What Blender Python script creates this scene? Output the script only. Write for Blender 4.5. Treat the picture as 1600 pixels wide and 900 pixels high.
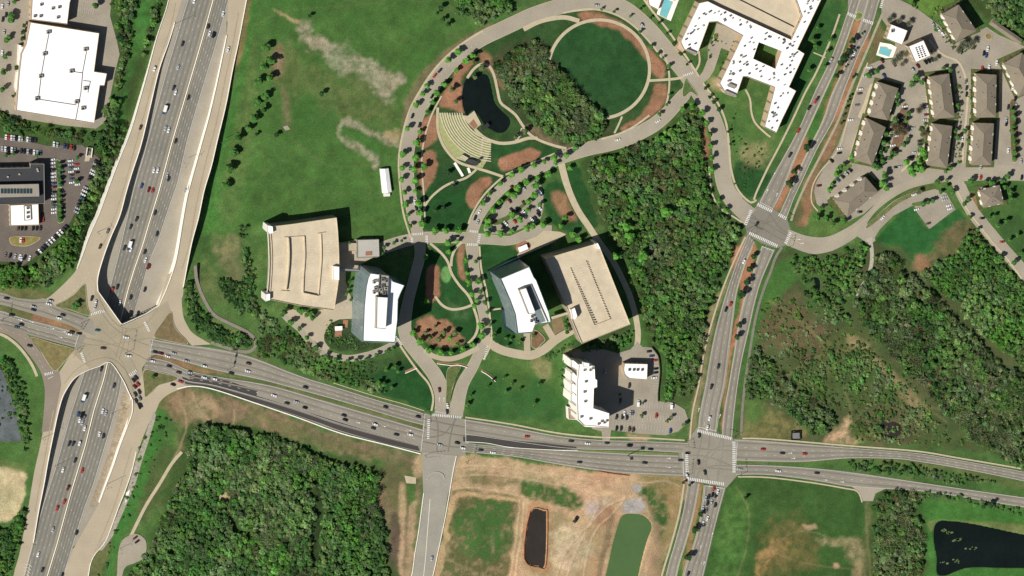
import bpy, math, random, re
import numpy as np
from mathutils import Vector, Matrix
random.seed(7); np.random.seed(7)
for o in list(bpy.data.objects): bpy.data.objects.remove(o)
scene = bpy.context.scene
COL = scene.collection
# ------------------------------------------------------------------ camera, sky, sun, exposure
D = 8000.0; MPP = 0.6
dirv = Vector((-0.25, 0.20, 1.0)).normalized()
cam = bpy.data.cameras.new('camera'); camo = bpy.data.objects.new('camera', cam); COL.objects.link(camo)
zc = dirv.copy(); xc = Vector((0, 1, 0)).cross(zc).normalized(); yc = zc.cross(xc)
CP = dirv * D
camo.matrix_world = Matrix(((xc.x, yc.x, zc.x, CP.x), (xc.y, yc.y, zc.y, CP.y), (xc.z, yc.z, zc.z, CP.z), (0, 0, 0, 1)))
cam.sensor_width = 36; cam.lens = 36 * D / (1600 * MPP)
cam.clip_start = 10; cam.clip_end = 60000
scene.camera = camo
w = bpy.data.worlds.new('World'); scene.world = w; w.use_nodes = True
nt = w.node_tree; bg = nt.nodes['Background']; sk = nt.nodes.new('ShaderNodeTexSky')
sk.sky_type = 'NISHITA'; sk.sun_disc = False
SUNV = Vector((-1.0, -0.42, 1.0)).normalized()
sk.sun_elevation = math.asin(SUNV.z); sk.sun_rotation = math.atan2(SUNV.x, SUNV.y)
nt.links.new(sk.outputs[0], bg.inputs[0]); bg.inputs[1].default_value = 0.05
sl = bpy.data.lights.new('sun', 'SUN'); sl.energy = 5.0; sl.angle = math.radians(0.5); sl.color = (1.0, 0.96, 0.90)
so = bpy.data.objects.new('sun', sl); COL.objects.link(so)
so.rotation_euler = SUNV.to_track_quat('Z', 'Y').to_euler(); so.location = (0, 0, 500)
vs = scene.view_settings; vs.view_transform = 'Standard'; vs.look = 'None'; vs.gamma = 1; vs.use_curve_mapping = False
vs.exposure = 0.08
# ------------------------------------------------------------------ mapping of plan points
def Pn(px, py, z=0.0):
    "plan point (photo grid, 1600 x 900) lying at height z -> world; px,py,z may be arrays"
    px = np.asarray(px, float); py = np.asarray(py, float); z = np.asarray(z, float)
    a = (px - 800) * MPP / D; b = (450 - py) * MPP / D
    dx = xc.x * a + yc.x * b - zc.x; dy = xc.y * a + yc.y * b - zc.y; dz = xc.z * a + yc.z * b - zc.z
    t = (z - CP.z) / dz
    return np.stack([CP.x + dx * t, CP.y + dy * t, z + 0 * t], -1)
def P(px, py, z=0.0): return Vector(Pn(px, py, z).tolist())
def pts(s):
    if not isinstance(s, str): return [tuple(p) for p in s]
    return [tuple(float(v) for v in q.split(',')) for q in s.split()]
def smooth(pl, closed=False, n=5):
    p = pts(pl); m = len(p); out = []
    if m < 3: return p
    rng = range(m) if closed else range(m - 1)
    for i in rng:
        if closed: a, b, c, d = p[i-1], p[i], p[(i+1) % m], p[(i+2) % m]
        else: a, b, c, d = p[max(i-1, 0)], p[i], p[i+1], p[min(i+2, m-1)]
        for k in range(n):
            t = k / n
            out.append(tuple(0.5*((2*b[j]) + (-a[j]+c[j])*t + (2*a[j]-5*b[j]+4*c[j]-d[j])*t*t + (-a[j]+3*b[j]-3*c[j]+d[j])*t**3) for j in (0, 1)))
    if not closed: out.append(p[-1])
    return out
def resample(pl, step):
    p = np.array(pl, float); d = np.r_[0, np.cumsum(np.hypot(*np.diff(p, axis=0).T))]
    n = max(2, int(round(d[-1] / step)) + 1); s = np.linspace(0, d[-1], n)
    return [(float(np.interp(v, d, p[:, 0])), float(np.interp(v, d, p[:, 1]))) for v in s]
def npoints(pl, n):
    p = np.array(pl, float); d = np.r_[0, np.cumsum(np.hypot(*np.diff(p, axis=0).T))]; s = np.linspace(0, d[-1], n)
    return np.stack([np.interp(s, d, p[:, 0]), np.interp(s, d, p[:, 1])], -1)
def inpoly(X, Y, poly):
    ins = np.zeros(X.shape, bool); n = len(poly); j = n - 1
    for i in range(n):
        xi, yi = poly[i]; xj, yj = poly[j]
        if yi != yj:
            ins ^= ((yi > Y) != (yj > Y)) & (X < (xj - xi) * (Y - yi) / (yj - yi) + xi)
        j = i
    return ins
def distpl(X, Y, pl, closed=False):
    d = np.full(X.shape, 1e9); n = len(pl)
    for i in range(n if closed else n - 1):
        ax, ay = pl[i]; bx, by = pl[(i+1) % n]; vx, vy = bx-ax, by-ay; L = vx*vx+vy*vy + 1e-9
        t = np.clip(((X-ax)*vx + (Y-ay)*vy) / L, 0, 1)
        d = np.minimum(d, np.hypot(X-ax-t*vx, Y-ay-t*vy))
    return d
def sstep(x): x = np.clip(x, 0, 1); return x*x*(3-2*x)
def vnoise(X, Y, sc, seed):
    r = np.random.RandomState(seed); g = r.rand(256, 256)
    x = X / sc + 50; y = Y / sc + 50; xi = np.floor(x).astype(int); yi = np.floor(y).astype(int)
    fx = sstep(x - xi); fy = sstep(y - yi); a = g[xi % 256, yi % 256]; b = g[(xi+1) % 256, yi % 256]; c = g[xi % 256, (yi+1) % 256]; d = g[(xi+1) % 256, (yi+1) % 256]
    return (a*(1-fx)+b*fx)*(1-fy) + (c*(1-fx)+d*fx)*fy
def fbm(X, Y, sc, seed, o=4):
    s = 0; t = 0; a = 1
    for k in range(o): s = s + a*vnoise(X + 17*k, Y + 31*k, sc/2**k, seed+k); t += a; a *= 0.6
    return s / t
def lin(c):
    c = np.asarray(c, float) / 255.0
    return np.where(c <= 0.04045, c/12.92, ((c+0.055)/1.055)**2.4)
# ------------------------------------------------------------------ objects
def tag(o, label, cat=None, group=None, kind=None):
    o['label'] = label
    if cat: o['category'] = cat
    if group: o['group'] = group
    if kind: o['kind'] = kind
    return o
def mk(name, verts, faces, mat, parent=None, loc=None, smoothf=False):
    me = bpy.data.meshes.new(name); me.from_pydata([tuple(v) for v in verts], [], faces); me.update()
    if mat: me.materials.append(mat)
    if smoothf:
        for p in me.polygons: p.use_smooth = True
    o = bpy.data.objects.new(name, me); COL.objects.link(o)
    if parent: o.parent = parent
    if loc is not None: o.location = loc
    return o
def empty(name, loc, rz=0.0):
    o = bpy.data.objects.new(name, None); COL.objects.link(o); o.location = loc; o.rotation_euler = (0, 0, rz)
    o.empty_display_size = 1; return o
def dup(o, parent=None):
    c = o.copy(); COL.objects.link(c)
    if parent: c.parent = parent
    for ch in KIDS.get(o.name, ()): dup(ch, c)
    return c
KIDS = {}
def reg(root):
    KIDS[root.name] = list(root.children)
    for c in root.children: reg(c)
class MB:
    def __init__(s): s.v = []; s.f = []
    def add(s, v, f):
        n = len(s.v); s.v += [tuple(p) for p in v]; s.f += [tuple(i+n for i in q) for q in f]; return s
    def box(s, x0, x1, y0, y1, z0, z1, tx=0, ty=0, M=None):
        v = [(x0,y0,z0),(x1,y0,z0),(x1,y1,z0),(x0,y1,z0),(x0+tx,y0+ty,z1),(x1-tx,y0+ty,z1),(x1-tx,y1-ty,z1),(x0+tx,y1-ty,z1)]
        if M is not None: v = [tuple(M @ Vector(p)) for p in v]
        return s.add(v, [(3,2,1,0),(4,5,6,7),(0,1,5,4),(1,2,6,5),(2,3,7,6),(3,0,4,7)])
    def tube(s, a, b, r0, r1, n=6):
        a = Vector(a); b = Vector(b); q = (b-a).to_track_quat('Z', 'Y'); v = []
        for k in range(n):
            t = 2*math.pi*k/n; e = q @ Vector((math.cos(t), math.sin(t), 0)); v += [a+e*r0, b+e*r1]
        return s.add(v, [(2*k, 2*((k+1) % n), 2*((k+1) % n)+1, 2*k+1) for k in range(n)] + [tuple(2*k+1 for k in range(n))])
    def build(s, name, mat, parent=None, loc=None, sm=False): return mk(name, s.v, s.f, mat, parent, loc, sm)
# ------------------------------------------------------------------ materials
MATS = {}
def mat(name, rgb, rough=0.9, sc=0.3, amt=0.12, sc2=3.0, amt2=0.1, metal=0, spec=0.3, attr=False, bump=0.0, brick=None):
    if name in MATS: return MATS[name]
    m = bpy.data.materials.new(name); m.use_nodes = True; n = m.node_tree.nodes; l = m.node_tree.links
    b = n['Principled BSDF']; b.inputs['Roughness'].default_value = rough; b.inputs['Metallic'].default_value = metal
    b.inputs['Specular IOR Level'].default_value = spec
    geo = n.new('ShaderNodeNewGeometry'); 
    if attr: base = n.new('ShaderNodeAttribute'); base.attribute_name = 'Col'; cs = base.outputs['Color']
    else: base = n.new('ShaderNodeRGB'); base.outputs[0].default_value = (*lin(rgb), 1); cs = base.outputs[0]
    for i, (s_, a_) in enumerate(((sc, amt), (sc2, amt2))):
        if not a_: continue
        nz = n.new('ShaderNodeTexNoise'); nz.inputs['Scale'].default_value = s_; nz.inputs['Detail'].default_value = 4
        l.new(geo.outputs['Position'], nz.inputs['Vector'])
        mr = n.new('ShaderNodeMapRange'); mr.inputs[1].default_value = 0.3; mr.inputs[2].default_value = 0.7
        mr.inputs[3].default_value = 1-a_; mr.inputs[4].default_value = 1+a_; l.new(nz.outputs['Fac'], mr.inputs[0])
        vm = n.new('ShaderNodeVectorMath'); vm.operation = 'SCALE'; l.new(cs, vm.inputs[0]); l.new(mr.outputs[0], vm.inputs['Scale']); cs = vm.outputs[0]
    l.new(cs, b.inputs['Base Color'])
    if bump:
        nz = n.new('ShaderNodeTexNoise'); nz.inputs['Scale'].default_value = 0.8; nz.inputs['Detail'].default_value = 5
        l.new(geo.outputs['Position'], nz.inputs['Vector'])
        bp = n.new('ShaderNodeBump'); bp.inputs['Distance'].default_value = bump; l.new(nz.outputs['Fac'], bp.inputs['Height']); l.new(bp.outputs[0], b.inputs['Normal'])
    MATS[name] = m; return m
M_ground = mat('ground_cover', None, 0.95, 0.06, 0.10, 0.7, 0.22, attr=True, spec=0.1, bump=0.25)
M_leaf = mat('foliage', None, 0.8, 0.15, 0.12, 1.5, 0.15, attr=True, spec=0.15)
M_hwy = mat('highway_asphalt', (131, 127, 116), 0.85, 0.03, 0.10, 0.9, 0.08)
M_road = mat('street_asphalt', (158, 149, 131), 0.85, 0.04, 0.10, 0.9, 0.10)
M_art = mat('arterial_asphalt', (140, 134, 120), 0.85, 0.03, 0.11, 0.9, 0.10)
M_newasph = mat('fresh_asphalt', (68, 64, 61), 0.85, 0.1, 0.08, 0.9, 0.08)
M_conc = mat('road_concrete', (174, 161, 137), 0.85, 0.06, 0.06, 0.8, 0.07)
M_deckc = mat('bridge_concrete', (158, 147, 124), 0.85, 0.05, 0.10, 0.7, 0.08)
M_shoulder = mat('shoulder_concrete', (156, 148, 132), 0.85, 0.06, 0.07, 0.8, 0.08)
M_lot = mat('lot_asphalt', (152, 143, 126), 0.9, 0.05, 0.13, 0.8, 0.10)
M_lotdark = mat('dark_lot_asphalt', (106, 97, 88), 0.9, 0.08, 0.12, 0.8, 0.12)
M_walk = mat('sidewalk_concrete', (184, 171, 142), 0.85, 0.2, 0.08, 1.5, 0.08)
M_kerb = mat('kerb_concrete', (178, 170, 140), 0.85, 0.2, 0.1, 1.5, 0.1)
M_white = mat('white_road_paint', (215, 213, 205), 0.7, 0.5, 0.1, 2.0, 0.12)
M_yellow = mat('yellow_road_paint', (200, 172, 110), 0.7, 0.5, 0.1, 2.0, 0.12)
M_barrier = mat('barrier_concrete', (243, 238, 224), 0.8, 0.3, 0.08, 1.5, 0.08)
M_wallc = mat('retaining_wall_concrete', (246, 240, 226), 0.85, 0.2, 0.08, 1.0, 0.07)
M_roofw = mat('white_roof_membrane', (248, 246, 241), 0.6, 0.05, 0.03, 0.5, 0.03)
M_tanw = mat('tan_wall', (186, 164, 134), 0.85, 0.2, 0.06, 1.0, 0.05)
M_whitew = mat('white_wall', (222, 216, 204), 0.8, 0.2, 0.05, 1.0, 0.05)
M_deck = mat('parking_deck_concrete', (198, 183, 156), 0.85, 0.12, 0.09, 0.9, 0.08)
M_shing = mat('brown_shingle', (130, 120, 103), 0.95, 0.12, 0.09, 1.6, 0.12)
M_darkroof = mat('dark_roof_membrane', (60, 61, 63), 0.8, 0.05, 0.08, 0.5, 0.08)
M_grayroof = mat('grey_roof_gravel', (150, 144, 130), 0.9, 0.1, 0.06, 0.8, 0.08)
M_metal = mat('grey_metal', (150, 150, 148), 0.45, 0.5, 0.08, 2, 0.08, metal=0.5, spec=0.5)
M_darkm = mat('dark_metal', (60, 60, 58), 0.5, 0.5, 0.1, 2, 0.1, metal=0.3)
M_rtu = mat('roof_unit_metal', (168, 162, 150), 0.6, 0.6, 0.08, 2, 0.08)
M_glass = mat('tinted_glass', (48, 66, 70), 0.12, 0.15, 0.15, 0.5, 0.1, spec=0.8)
M_glassl = mat('pale_curtain_glass', (112, 134, 134), 0.2, 0.12, 0.2, 0.4, 0.12, spec=0.8)
M_win = mat('window_glass', (40, 46, 52), 0.15, 0.3, 0.1, 1, 0.1, spec=0.8)
M_brick = mat('red_brick_paving', (150, 108, 84), 0.9, 0.3, 0.08, 2, 0.1)
M_water = mat('pond_water', (18, 26, 22), 0.18, 0.03, 0.25, 0.2, 0.1, spec=0.4)
M_waterg = mat('green_pond_water', (78, 104, 62), 0.35, 0.03, 0.06, 0.2, 0.04, spec=0.25)
M_waterd = mat('muddy_pit_water', (52, 47, 42), 0.4, 0.06, 0.15, 0.4, 0.1, spec=0.25)
M_pool = mat('pool_water', (116, 186, 190), 0.15, 0.2, 0.05, 1.0, 0.04, spec=0.5)
b_ = M_leaf.node_tree.nodes['Principled BSDF']; tl = M_leaf.node_tree.nodes.new('ShaderNodeBsdfTranslucent'); mx = M_leaf.node_tree.nodes.new('ShaderNodeMixShader'); mx.inputs[0].default_value = 0.42
M_leaf.node_tree.links.new(b_.inputs['Base Color'].links[0].from_socket, tl.inputs[0]); ou_ = M_leaf.node_tree.nodes['Material Output']
M_leaf.node_tree.links.new(b_.outputs[0], mx.inputs[1]); M_leaf.node_tree.links.new(tl.outputs[0], mx.inputs[2]); M_leaf.node_tree.links.new(mx.outputs[0], ou_.inputs['Surface'])
M_trunk = mat('bark', (96, 82, 68), 0.95, 1, 0.15, 4, 0.15)
M_orange = mat('orange_plastic', (166, 92, 62), 0.7)
M_rubber = mat('rubber', (30, 30, 30), 0.9)
# ------------------------------------------------------------------ highway trench geometry (plan points at street level)
TW = pts("273,35 263,67 248,110 233,173 220,227 207,267 197,300 187,337 173,370 163,397 155,423 152,440 153,455")
TV = pts("153,455 190,507 228,490 248,477")
TE = pts("354,55 347,90 338,133 327,180 316,220 305,260 294,300 288,330 283,360 279,385 274,410 266,435 257,458 248,477")
SW_ = pts("129,582 115,592 104,608 97,622 90,647 83,680 75,720 68,760 60,800 52,848")
SV = pts("129,582 140,577 155,572 172,566 191,592 201,613 207,625")
SE_ = pts("207,625 207,642 200,663 187,697 177,727 167,753 155,785")
TRN = smooth(TW) + smooth(TV, n=1)[1:] + smooth(TE)[::-1][1:] + pts('352,28 276,28')
TRS = smooth(SW_)[::-1] + TV[:0] + SV[1:] + smooth(SE_)[1:] + pts("135,822 118,850 100,864")
def depth(py):
    return np.interp(py, [-60, 38, 110, 290, 400, 440, 570, 640, 720, 785, 852, 960], [-.03, -.03, 2.8, 7.6, 9.2, 10.6, 10, 8, 5.5, 2.8, -.03, -.03])
WR = pts("263,-40 263,0 245,57 230,113 217,160 203,207 183,257 167,300 155,333 140,367 128,400 120,420")      # outer edge of the west ramp
ER = pts("393,-40 385,0 373,63 363,110 353,163 340,217 330,260 319,297 310,340 300,377 292,417 286,450")      # outer edge of the east ramp
def wd(py): return np.interp(py, [40, 170, 300, 365, 425], [0, 6, 11.5, 11.5, 0])
def ed(py): return np.interp(py, [60, 170, 290, 365, 445], [0, 4.5, 9.5, 9.5, 0])
PONDS = {
 'pond': ("726,126 735,120 748,116 758,115 764,120 769,138 774,160 784,172 796,184 798,194 790,206 778,208 766,202 757,196 741,173 730,181 723,168 721,148", 1.2, M_water, 'kidney shaped dark pond beside the amphitheatre terraces'),
 'lake': ("1459,825 1465,815 1478,813 1520,818 1600,835 1680,850 1680,884 1600,888 1520,887 1495,893 1480,899 1464,897 1463,870 1459,850", 1.5, M_water, 'large dark pond with algae in the bottom right corner'),
 'basin': ("975,803 1000,803 1014,812 1019,825 1010,850 998,900 990,960 938,960 950,880 965,820", 1.2, M_waterg, 'opaque green sediment basin on the construction site'),
 'pit': ("829,800 850,798 854,804 852,880 842,885 820,872", 1.2, M_waterd, 'narrow dark muddy pit ringed by orange fence'),
 'marsh': ("1376,660 1390,656 1405,661 1411,672 1405,682 1390,684 1378,678", 0.7, M_waterd, 'small dark marsh pool in the scrub north of the arterial road'),
 'stream_pool': ("1270,432 1280,434 1283,446 1280,458 1276,452 1272,442", 0.7, M_water, 'tiny dark pool among trees south east of the crossing'),
}
def zground(X, Y):
    X = np.asarray(X, float); Y = np.asarray(Y, float); z = np.zeros(X.shape)
    xe = np.interp(Y, [p[1] for p in WR], [p[0] for p in WR]); d = xe - X
    z = np.where((d > 0) & (Y < 425), z - wd(Y) * (1 - sstep((d - 6) / 30)), z)
    xe = np.interp(Y, [p[1] for p in ER], [p[0] for p in ER]); d = X - xe
    z = np.where((d > 0) & (Y < 445), z - ed(Y) * (1 - sstep((d - 15) / 65)), z)
    return z
def zg(px, py): return float(zground(px, py))
# ------------------------------------------------------------------ ground sheet
GR = dict(mid=(76,106,54), dark=(54,86,44), lush=(64,112,50), olive=(100,104,64), dry=(132,122,86), floor=(62,80,42), floorb=(96,86,66), mulch=(146,108,82), tan=(180,152,118), pale=(160,150,126), brown=(124,106,82), red=(160,112,84), lawn=(40,76,38), gravel=(160,158,152))
LAYERS = []
def T(s, c, wd_=1.6, op=.6, soft=1.6):
    p = np.array(smooth(s)); t = np.gradient(p, axis=0); t /= np.hypot(*t.T)[:, None]+1e-9; nn = np.stack([-t[:, 1], t[:, 0]], -1)*wd_/2
    LAYERS.append(([tuple(a) for a in p+nn] + [tuple(a) for a in (p-nn)[::-1]], GR[c] if isinstance(c, str) else c, soft, 1, op))
def L(s, c, soft=3, wob=4, op=1.0, sm=True):
    LAYERS.append((smooth(s, True, 4) if sm else pts(s), GR[c] if isinstance(c, str) else c, soft, wob, op))
# meadow and open grass
L("383,-60 700,-60 690,10 735,30 750,48 700,85 660,140 636,200 628,300 645,362 600,372 545,374 540,335 420,345 330,380 325,300 350,200 372,90", (68,101,48), 12, 6)
L("430,60 520,120 600,160 625,190 560,190 470,150 420,110", 'olive', 14, 12, .6)
L("366,60 400,60 400,180 370,330 345,330 350,220", 'olive', 8, 6, .35)
L("468,42 480,37 497,60 520,72 545,88 575,93 600,108 628,118 630,128 612,150 616,162 600,156 585,142 570,122 540,108 500,85 475,68", 'pale', 6, 8, .78)
L("490,60 540,70 560,90 520,90 490,75", 'pale', 8, 10, .4)
L("510,95 545,105 545,118 520,112", 'pale', 6, 8, .5)
L("540,120 570,120 580,145 560,140", 'olive', 6, 8, .7)
L("530,195 540,183 560,192 590,208 622,222 622,231 598,220 570,206 545,197 535,200 535,212 552,222 572,232 592,250 588,262 575,246 548,228 532,218 527,205", 'pale', 4, 5, .75)
L("540,205 575,215 600,235 580,235", 'lush', 6, 5, .5)
L("430,72 444,76 440,112 430,118", 'brown', 6, 4, .8)
L("441,140 451,150 455,192 446,196", 'brown', 6, 4, .6)
L("428,13 452,27 468,34 462,38 440,25", 'tan', 3, 3, .7)
L("604,205 622,205 622,222 604,216", 'tan', 5, 4, .6)
L("640,140 690,82 760,40 765,47 700,95 655,150 633,215 628,205", 'brown', 4, 3, .7)
# verges and swales
L("316,350 340,240 372,110 392,-40 402,-40 385,110 352,260 330,360", 'lush', 6, 4, .8)
L("398,-40 384,60 374,100 368,98 376,50 388,-40", 'mulch', 3, 2, .5)
L("305,440 322,400 350,440 400,500 420,540 360,540 310,520 293,490", 'olive', 8, 6, .4)
L("336,372 372,380 396,470 372,460 345,420", 'brown', 8, 8, .45)
L("322,495 350,505 385,530 360,545 330,520", 'tan', 8, 6, .5)
L("178,-40 265,-40 245,60 225,120 205,200 180,250 150,330 128,400 110,432 60,452 0,456 -60,440 -60,170 0,170 100,200 160,205 185,160", 'floor', 8, 6)
L("216,0 240,5 232,60 205,120 190,190 175,188 190,140 205,70 206,30", 'lush', 6, 6, .9)
L("125,405 112,435 60,462 20,463 0,452 20,448 60,446 95,430", 'mid', 4, 4)
L("-60,455 0,460 25,467 80,468 70,455 0,450", 'olive', 4, 3)
# arterial edges
L("240,528 320,532 400,560 520,598 640,642 665,648 660,640 600,620 500,588 400,552 330,530", 'olive', 4, 3, .8)
L("-60,472 0,476 33,485 67,495 125,517 123,521 80,509 33,497 0,487 -60,476", 'olive', 2, 2)
L("55,490 90,500 125,517 122,521 88,511 52,501", 'mulch', 3, 3, .8)
L("235,553 262,557 333,578 400,594 433,601 500,619 600,648 663,666 660,672 560,645 480,620 420,600 340,586 300,578 233,560", 'olive', 2, 2)
L("235,553 262,558 333,580 345,586 300,580 233,560", 'mulch', 3, 3, .7)
L("270,612 300,606 400,632 540,682 656,712 655,724 600,722 500,700 420,672 350,662 300,668 262,640", 'brown', 5, 5)
L("290,615 330,620 345,650 305,660 280,640", 'tan', 8, 6, .55)
L("400,640 520,690 640,722 560,712 430,670", 'olive', 5, 5, .7)
L("210,620 262,628 262,640 240,680 222,740 180,830 160,900 150,960 130,960 150,850 190,760 205,690", 'olive', 4, 4, .9)
L("240,640 262,650 240,720 215,790 190,850 178,900 170,900 180,820 205,740 222,690", 'lush', 5, 4, .9)
L("185,885 190,850 200,830 222,835 228,855 222,875 200,885", 'mid', 5, 4)
L("-60,520 0,520 30,535 50,555 62,580 74,620 74,660 62,720 50,780 32,850 15,960 -60,960", 'mid', 4, 4)
L("-60,726 0,728 38,737 38,770 31,795 18,812 -60,812", (192,172,134), 3, 3)
L("-60,712 0,718 40,728 38,738 0,730 -60,728", (100,114,66), 4, 3)
L("205,100 262,100 240,200 220,230 200,200", 'floor', 10, 5, .0)
# island greens of the interchange are painted on island sheets
# campus
L("305,475 400,475 440,495 500,560 560,575 640,562 682,610 690,640 668,650 560,610 460,580 400,556 330,530 300,505", 'mid', 6, 6)
L("560,575 610,560 640,560 668,590 684,620 680,635 665,640 600,617 570,605", 'lawn', 4, 3)
L("545,560 610,548 640,560 600,578 560,590", (59,84,45), 6, 5)
L("660,362 640,300 632,240 640,180 700,100 760,48 830,20 930,8 1000,45 1060,120 1055,150 1000,200 930,225 860,240 800,275 750,340 735,360", (52,77,41), 6, 4)
L("690,255 742,290 728,320 700,330 668,320 665,300", (45,73,41), 4, 3)
L("662,290 700,300 740,300 730,358 670,360 655,330", 'lawn', 4, 3)
L("655,345 690,312 735,300 728,357 680,358", 'lawn', 3, 2)
L("765,228 800,225 880,230 900,236 860,255 800,280 790,262", 'lawn', 3, 2)
L("800,235 860,240 840,262 800,280 776,290 760,275", 'lawn', 4, 3)
c_ = [(936+78*math.cos(t), 108+76*math.sin(t)) for t in np.linspace(0, 2*math.pi, 40)[:-1]]
L(c_, (43,77,41), 1.5, 0, 1, False)
L("860,20 905,15 930,18 975,38 1010,70 1040,110 1060,128 1020,140 1015,100 990,60 940,32 890,36 845,50 822,62 822,48", (55,82,45), 3, 3)
L("905,20 940,22 975,40 1005,65 1030,90 1041,112 1032,122 1020,116 1008,92 985,64 955,44 915,33", 'mulch', 3, 3)
L("1024,132 1040,131 1040,155 1028,172 1008,187 985,198 975,206 972,200 990,188 1008,172 1018,152", 'mulch', 3, 3)
L("714,108 730,92 742,100 722,120 722,150 724,178 706,172 688,166 690,148 705,128", 'mulch', 3, 3)
L("660,190 680,178 684,212 664,232 655,222", 'mulch', 3, 3)
L("655,244 678,236 684,258 676,284 660,302 654,280", 'mulch', 3, 3)
L("735,290 752,279 766,277 769,285 752,302 746,320 736,326 728,312", 'mulch', 2, 2)
L("780,250 800,240 825,232 843,235 840,246 815,258 787,268", 'mulch', 2, 2)
L("750,80 770,90 775,110 790,130 785,140 770,115 752,100", 'mulch', 4, 3, .8)
L("855,200 880,215 905,232 880,236 850,222 820,200 835,195", 'brown', 4, 4, .8)
L("770,112 790,130 800,170 835,195 880,228 945,218 952,200 935,175 895,130 865,100 858,75 830,60 780,80", (64,71,45), 6, 6)
L("880,262 905,262 915,290 935,350 918,352 905,330 893,300", 'lawn', 2, 2)
L("850,290 880,285 900,330 912,352 890,362 860,350 852,325", 'lawn', 4, 3)
L("862,302 880,300 892,325 900,345 885,345 868,325", 'mulch', 5, 4, .85)
L("690,385 735,385 740,420 760,500 750,545 700,555 640,520 650,440 655,395", 'lawn', 4, 3)
L("648,512 662,496 690,500 715,515 722,535 700,545 662,534", 'mulch', 3, 4)
L("668,420 686,416 688,440 686,462 676,472 666,470", 'mulch', 2, 2)
L("716,385 728,385 724,410 728,440 714,425", 'mulch', 2, 3)
L([(697+8*math.cos(t), 429+13*math.sin(t)) for t in np.linspace(0, 6.28, 20)[:-1]], (109,150,88), 1.5, 0, 1, False)
L("695,468 715,475 735,480 725,500 705,500", (63,92,54), 6, 5)
L("745,385 800,385 830,380 850,372 862,385 800,410 765,420 770,470 785,540 770,530 755,450", 'lawn', 4, 3)
L("800,372 825,377 828,385 812,392 796,384", (99,110,63), 6, 4, .7)
L("765,420 790,440 806,530 800,545 785,542 770,520 762,470", 'lawn', 3, 2)
L("688,575 725,572 712,595 708,625 700,610", 'lawn', 3, 2)
L("740,560 800,560 880,560 888,600 880,640 884,660 930,675 860,672 800,662 730,650 722,620", 'mid', 5, 4)
L("728,590 780,580 860,600 880,655 800,655 730,645", (52,90,45), 5, 6)
L("830,560 860,565 858,590 838,585", 'tan', 6, 4, .35)
L("780,575 820,570 830,600 800,610", (82,108,52), 8, 6, .5)
L("885,545 905,540 925,548 900,556 888,556", 'tan', 4, 3, .6)
L("955,500 985,510 940,540 905,545 890,540 905,530", (63,82,46), 5, 4)
L("500,500 550,498 560,530 600,538 560,550 520,545 503,525", (54,71,41), 3, 3)
L("960,682 1040,684 1075,655 1092,640 1088,690 1000,688", (75,103,54), 4, 4)
L("980,678 1010,680 1010,688 985,688", 'tan', 4, 3, .8)
L("915,250 985,225 1035,200 1060,178 1078,165 1104,200 1112,262 1120,305 1130,330 1164,362 1150,400 1128,440 1115,500 1100,560 1092,615 1080,628 1035,622 1033,560 1010,540 1000,480 985,440 960,390 940,350 918,300", 'floor', 6, 6)
L("1040,220 1080,225 1075,290 1040,310 1000,280", (98,84,60), 16, 10, .75)
L("1092,205 1105,205 1108,240 1098,245", 'mulch', 4, 3, .8)
L("1102,500 1135,440 1160,370 1172,368 1140,440 1118,500 1100,600 1090,640 1082,690 1075,690 1084,620", (128,122,86), 3, 3, .8)
# right of arterial, upper
L("1100,130 1130,150 1200,215 1222,205 1290,-20 1325,-20 1300,70 1220,230 1190,300 1178,318 1150,305 1140,280 1132,230 1118,185", 'mid', 4, 5)
L("1150,250 1180,262 1205,275 1185,310 1160,305 1147,280", 'lawn', 4, 3)
L("1112,120 1130,130 1125,140 1110,135", 'tan', 5, 4, .5)
L("1160,225 1200,225 1190,260 1165,255", 'tan', 10, 8, .35)
L("1285,10 1318,5 1295,80 1262,130 1225,205 1232,140 1255,90", (54,90,45), 5, 4)
L("1350,100 1374,40 1380,60 1360,110 1330,180 1290,262 1275,300 1262,350 1240,355 1255,300 1300,220", (104,98,66), 4, 4)
L("1338,30 1362,50 1338,110 1318,170 1300,195 1282,190 1300,140 1322,80", 'red', 4, 3, .9)
L("1262,195 1290,165 1275,215 1255,245", (64,103,48), 4, 3)
L("1240,240 1262,215 1258,250 1240,285 1215,330 1205,330 1222,280", 'red', 4, 3, .9)
L("1300,200 1312,196 1305,228 1290,250 1280,262 1268,300 1258,310 1255,290 1275,255", 'mulch', 4, 4, .8)
L("1250,310 1272,312 1262,350 1250,350 1258,330", 'mulch', 3, 3, .9)
L("1262,350 1275,325 1300,335 1330,345 1320,360 1290,368 1262,362", (86,110,57), 4, 4)
L("1402,-40 1478,-40 1490,5 1466,20 1450,28 1425,10", (86,117,52), 3, 3)
L("1480,-40 1640,-40 1640,60 1600,62 1560,38 1535,20 1505,0", 'floor', 4, 4)
L("1492,290 1600,285 1680,285 1680,440 1600,425 1560,375 1520,320", (70,99,50), 4, 4)
L("1515,300 1535,320 1530,330 1515,318", 'mulch', 4, 3, .8)
L("1560,340 1600,345 1600,400 1575,380", (54,80,43), 6, 5, .8)
L("1366,378 1390,350 1420,322 1431,330 1450,357 1493,328 1502,333 1509,346 1479,364 1459,385 1431,410 1411,390 1383,380", (45,90,45), 2, 1)
L("1355,355 1400,330 1440,300 1490,285 1480,276 1440,290 1400,312 1360,345 1350,360", (86,99,55), 3, 3)
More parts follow.
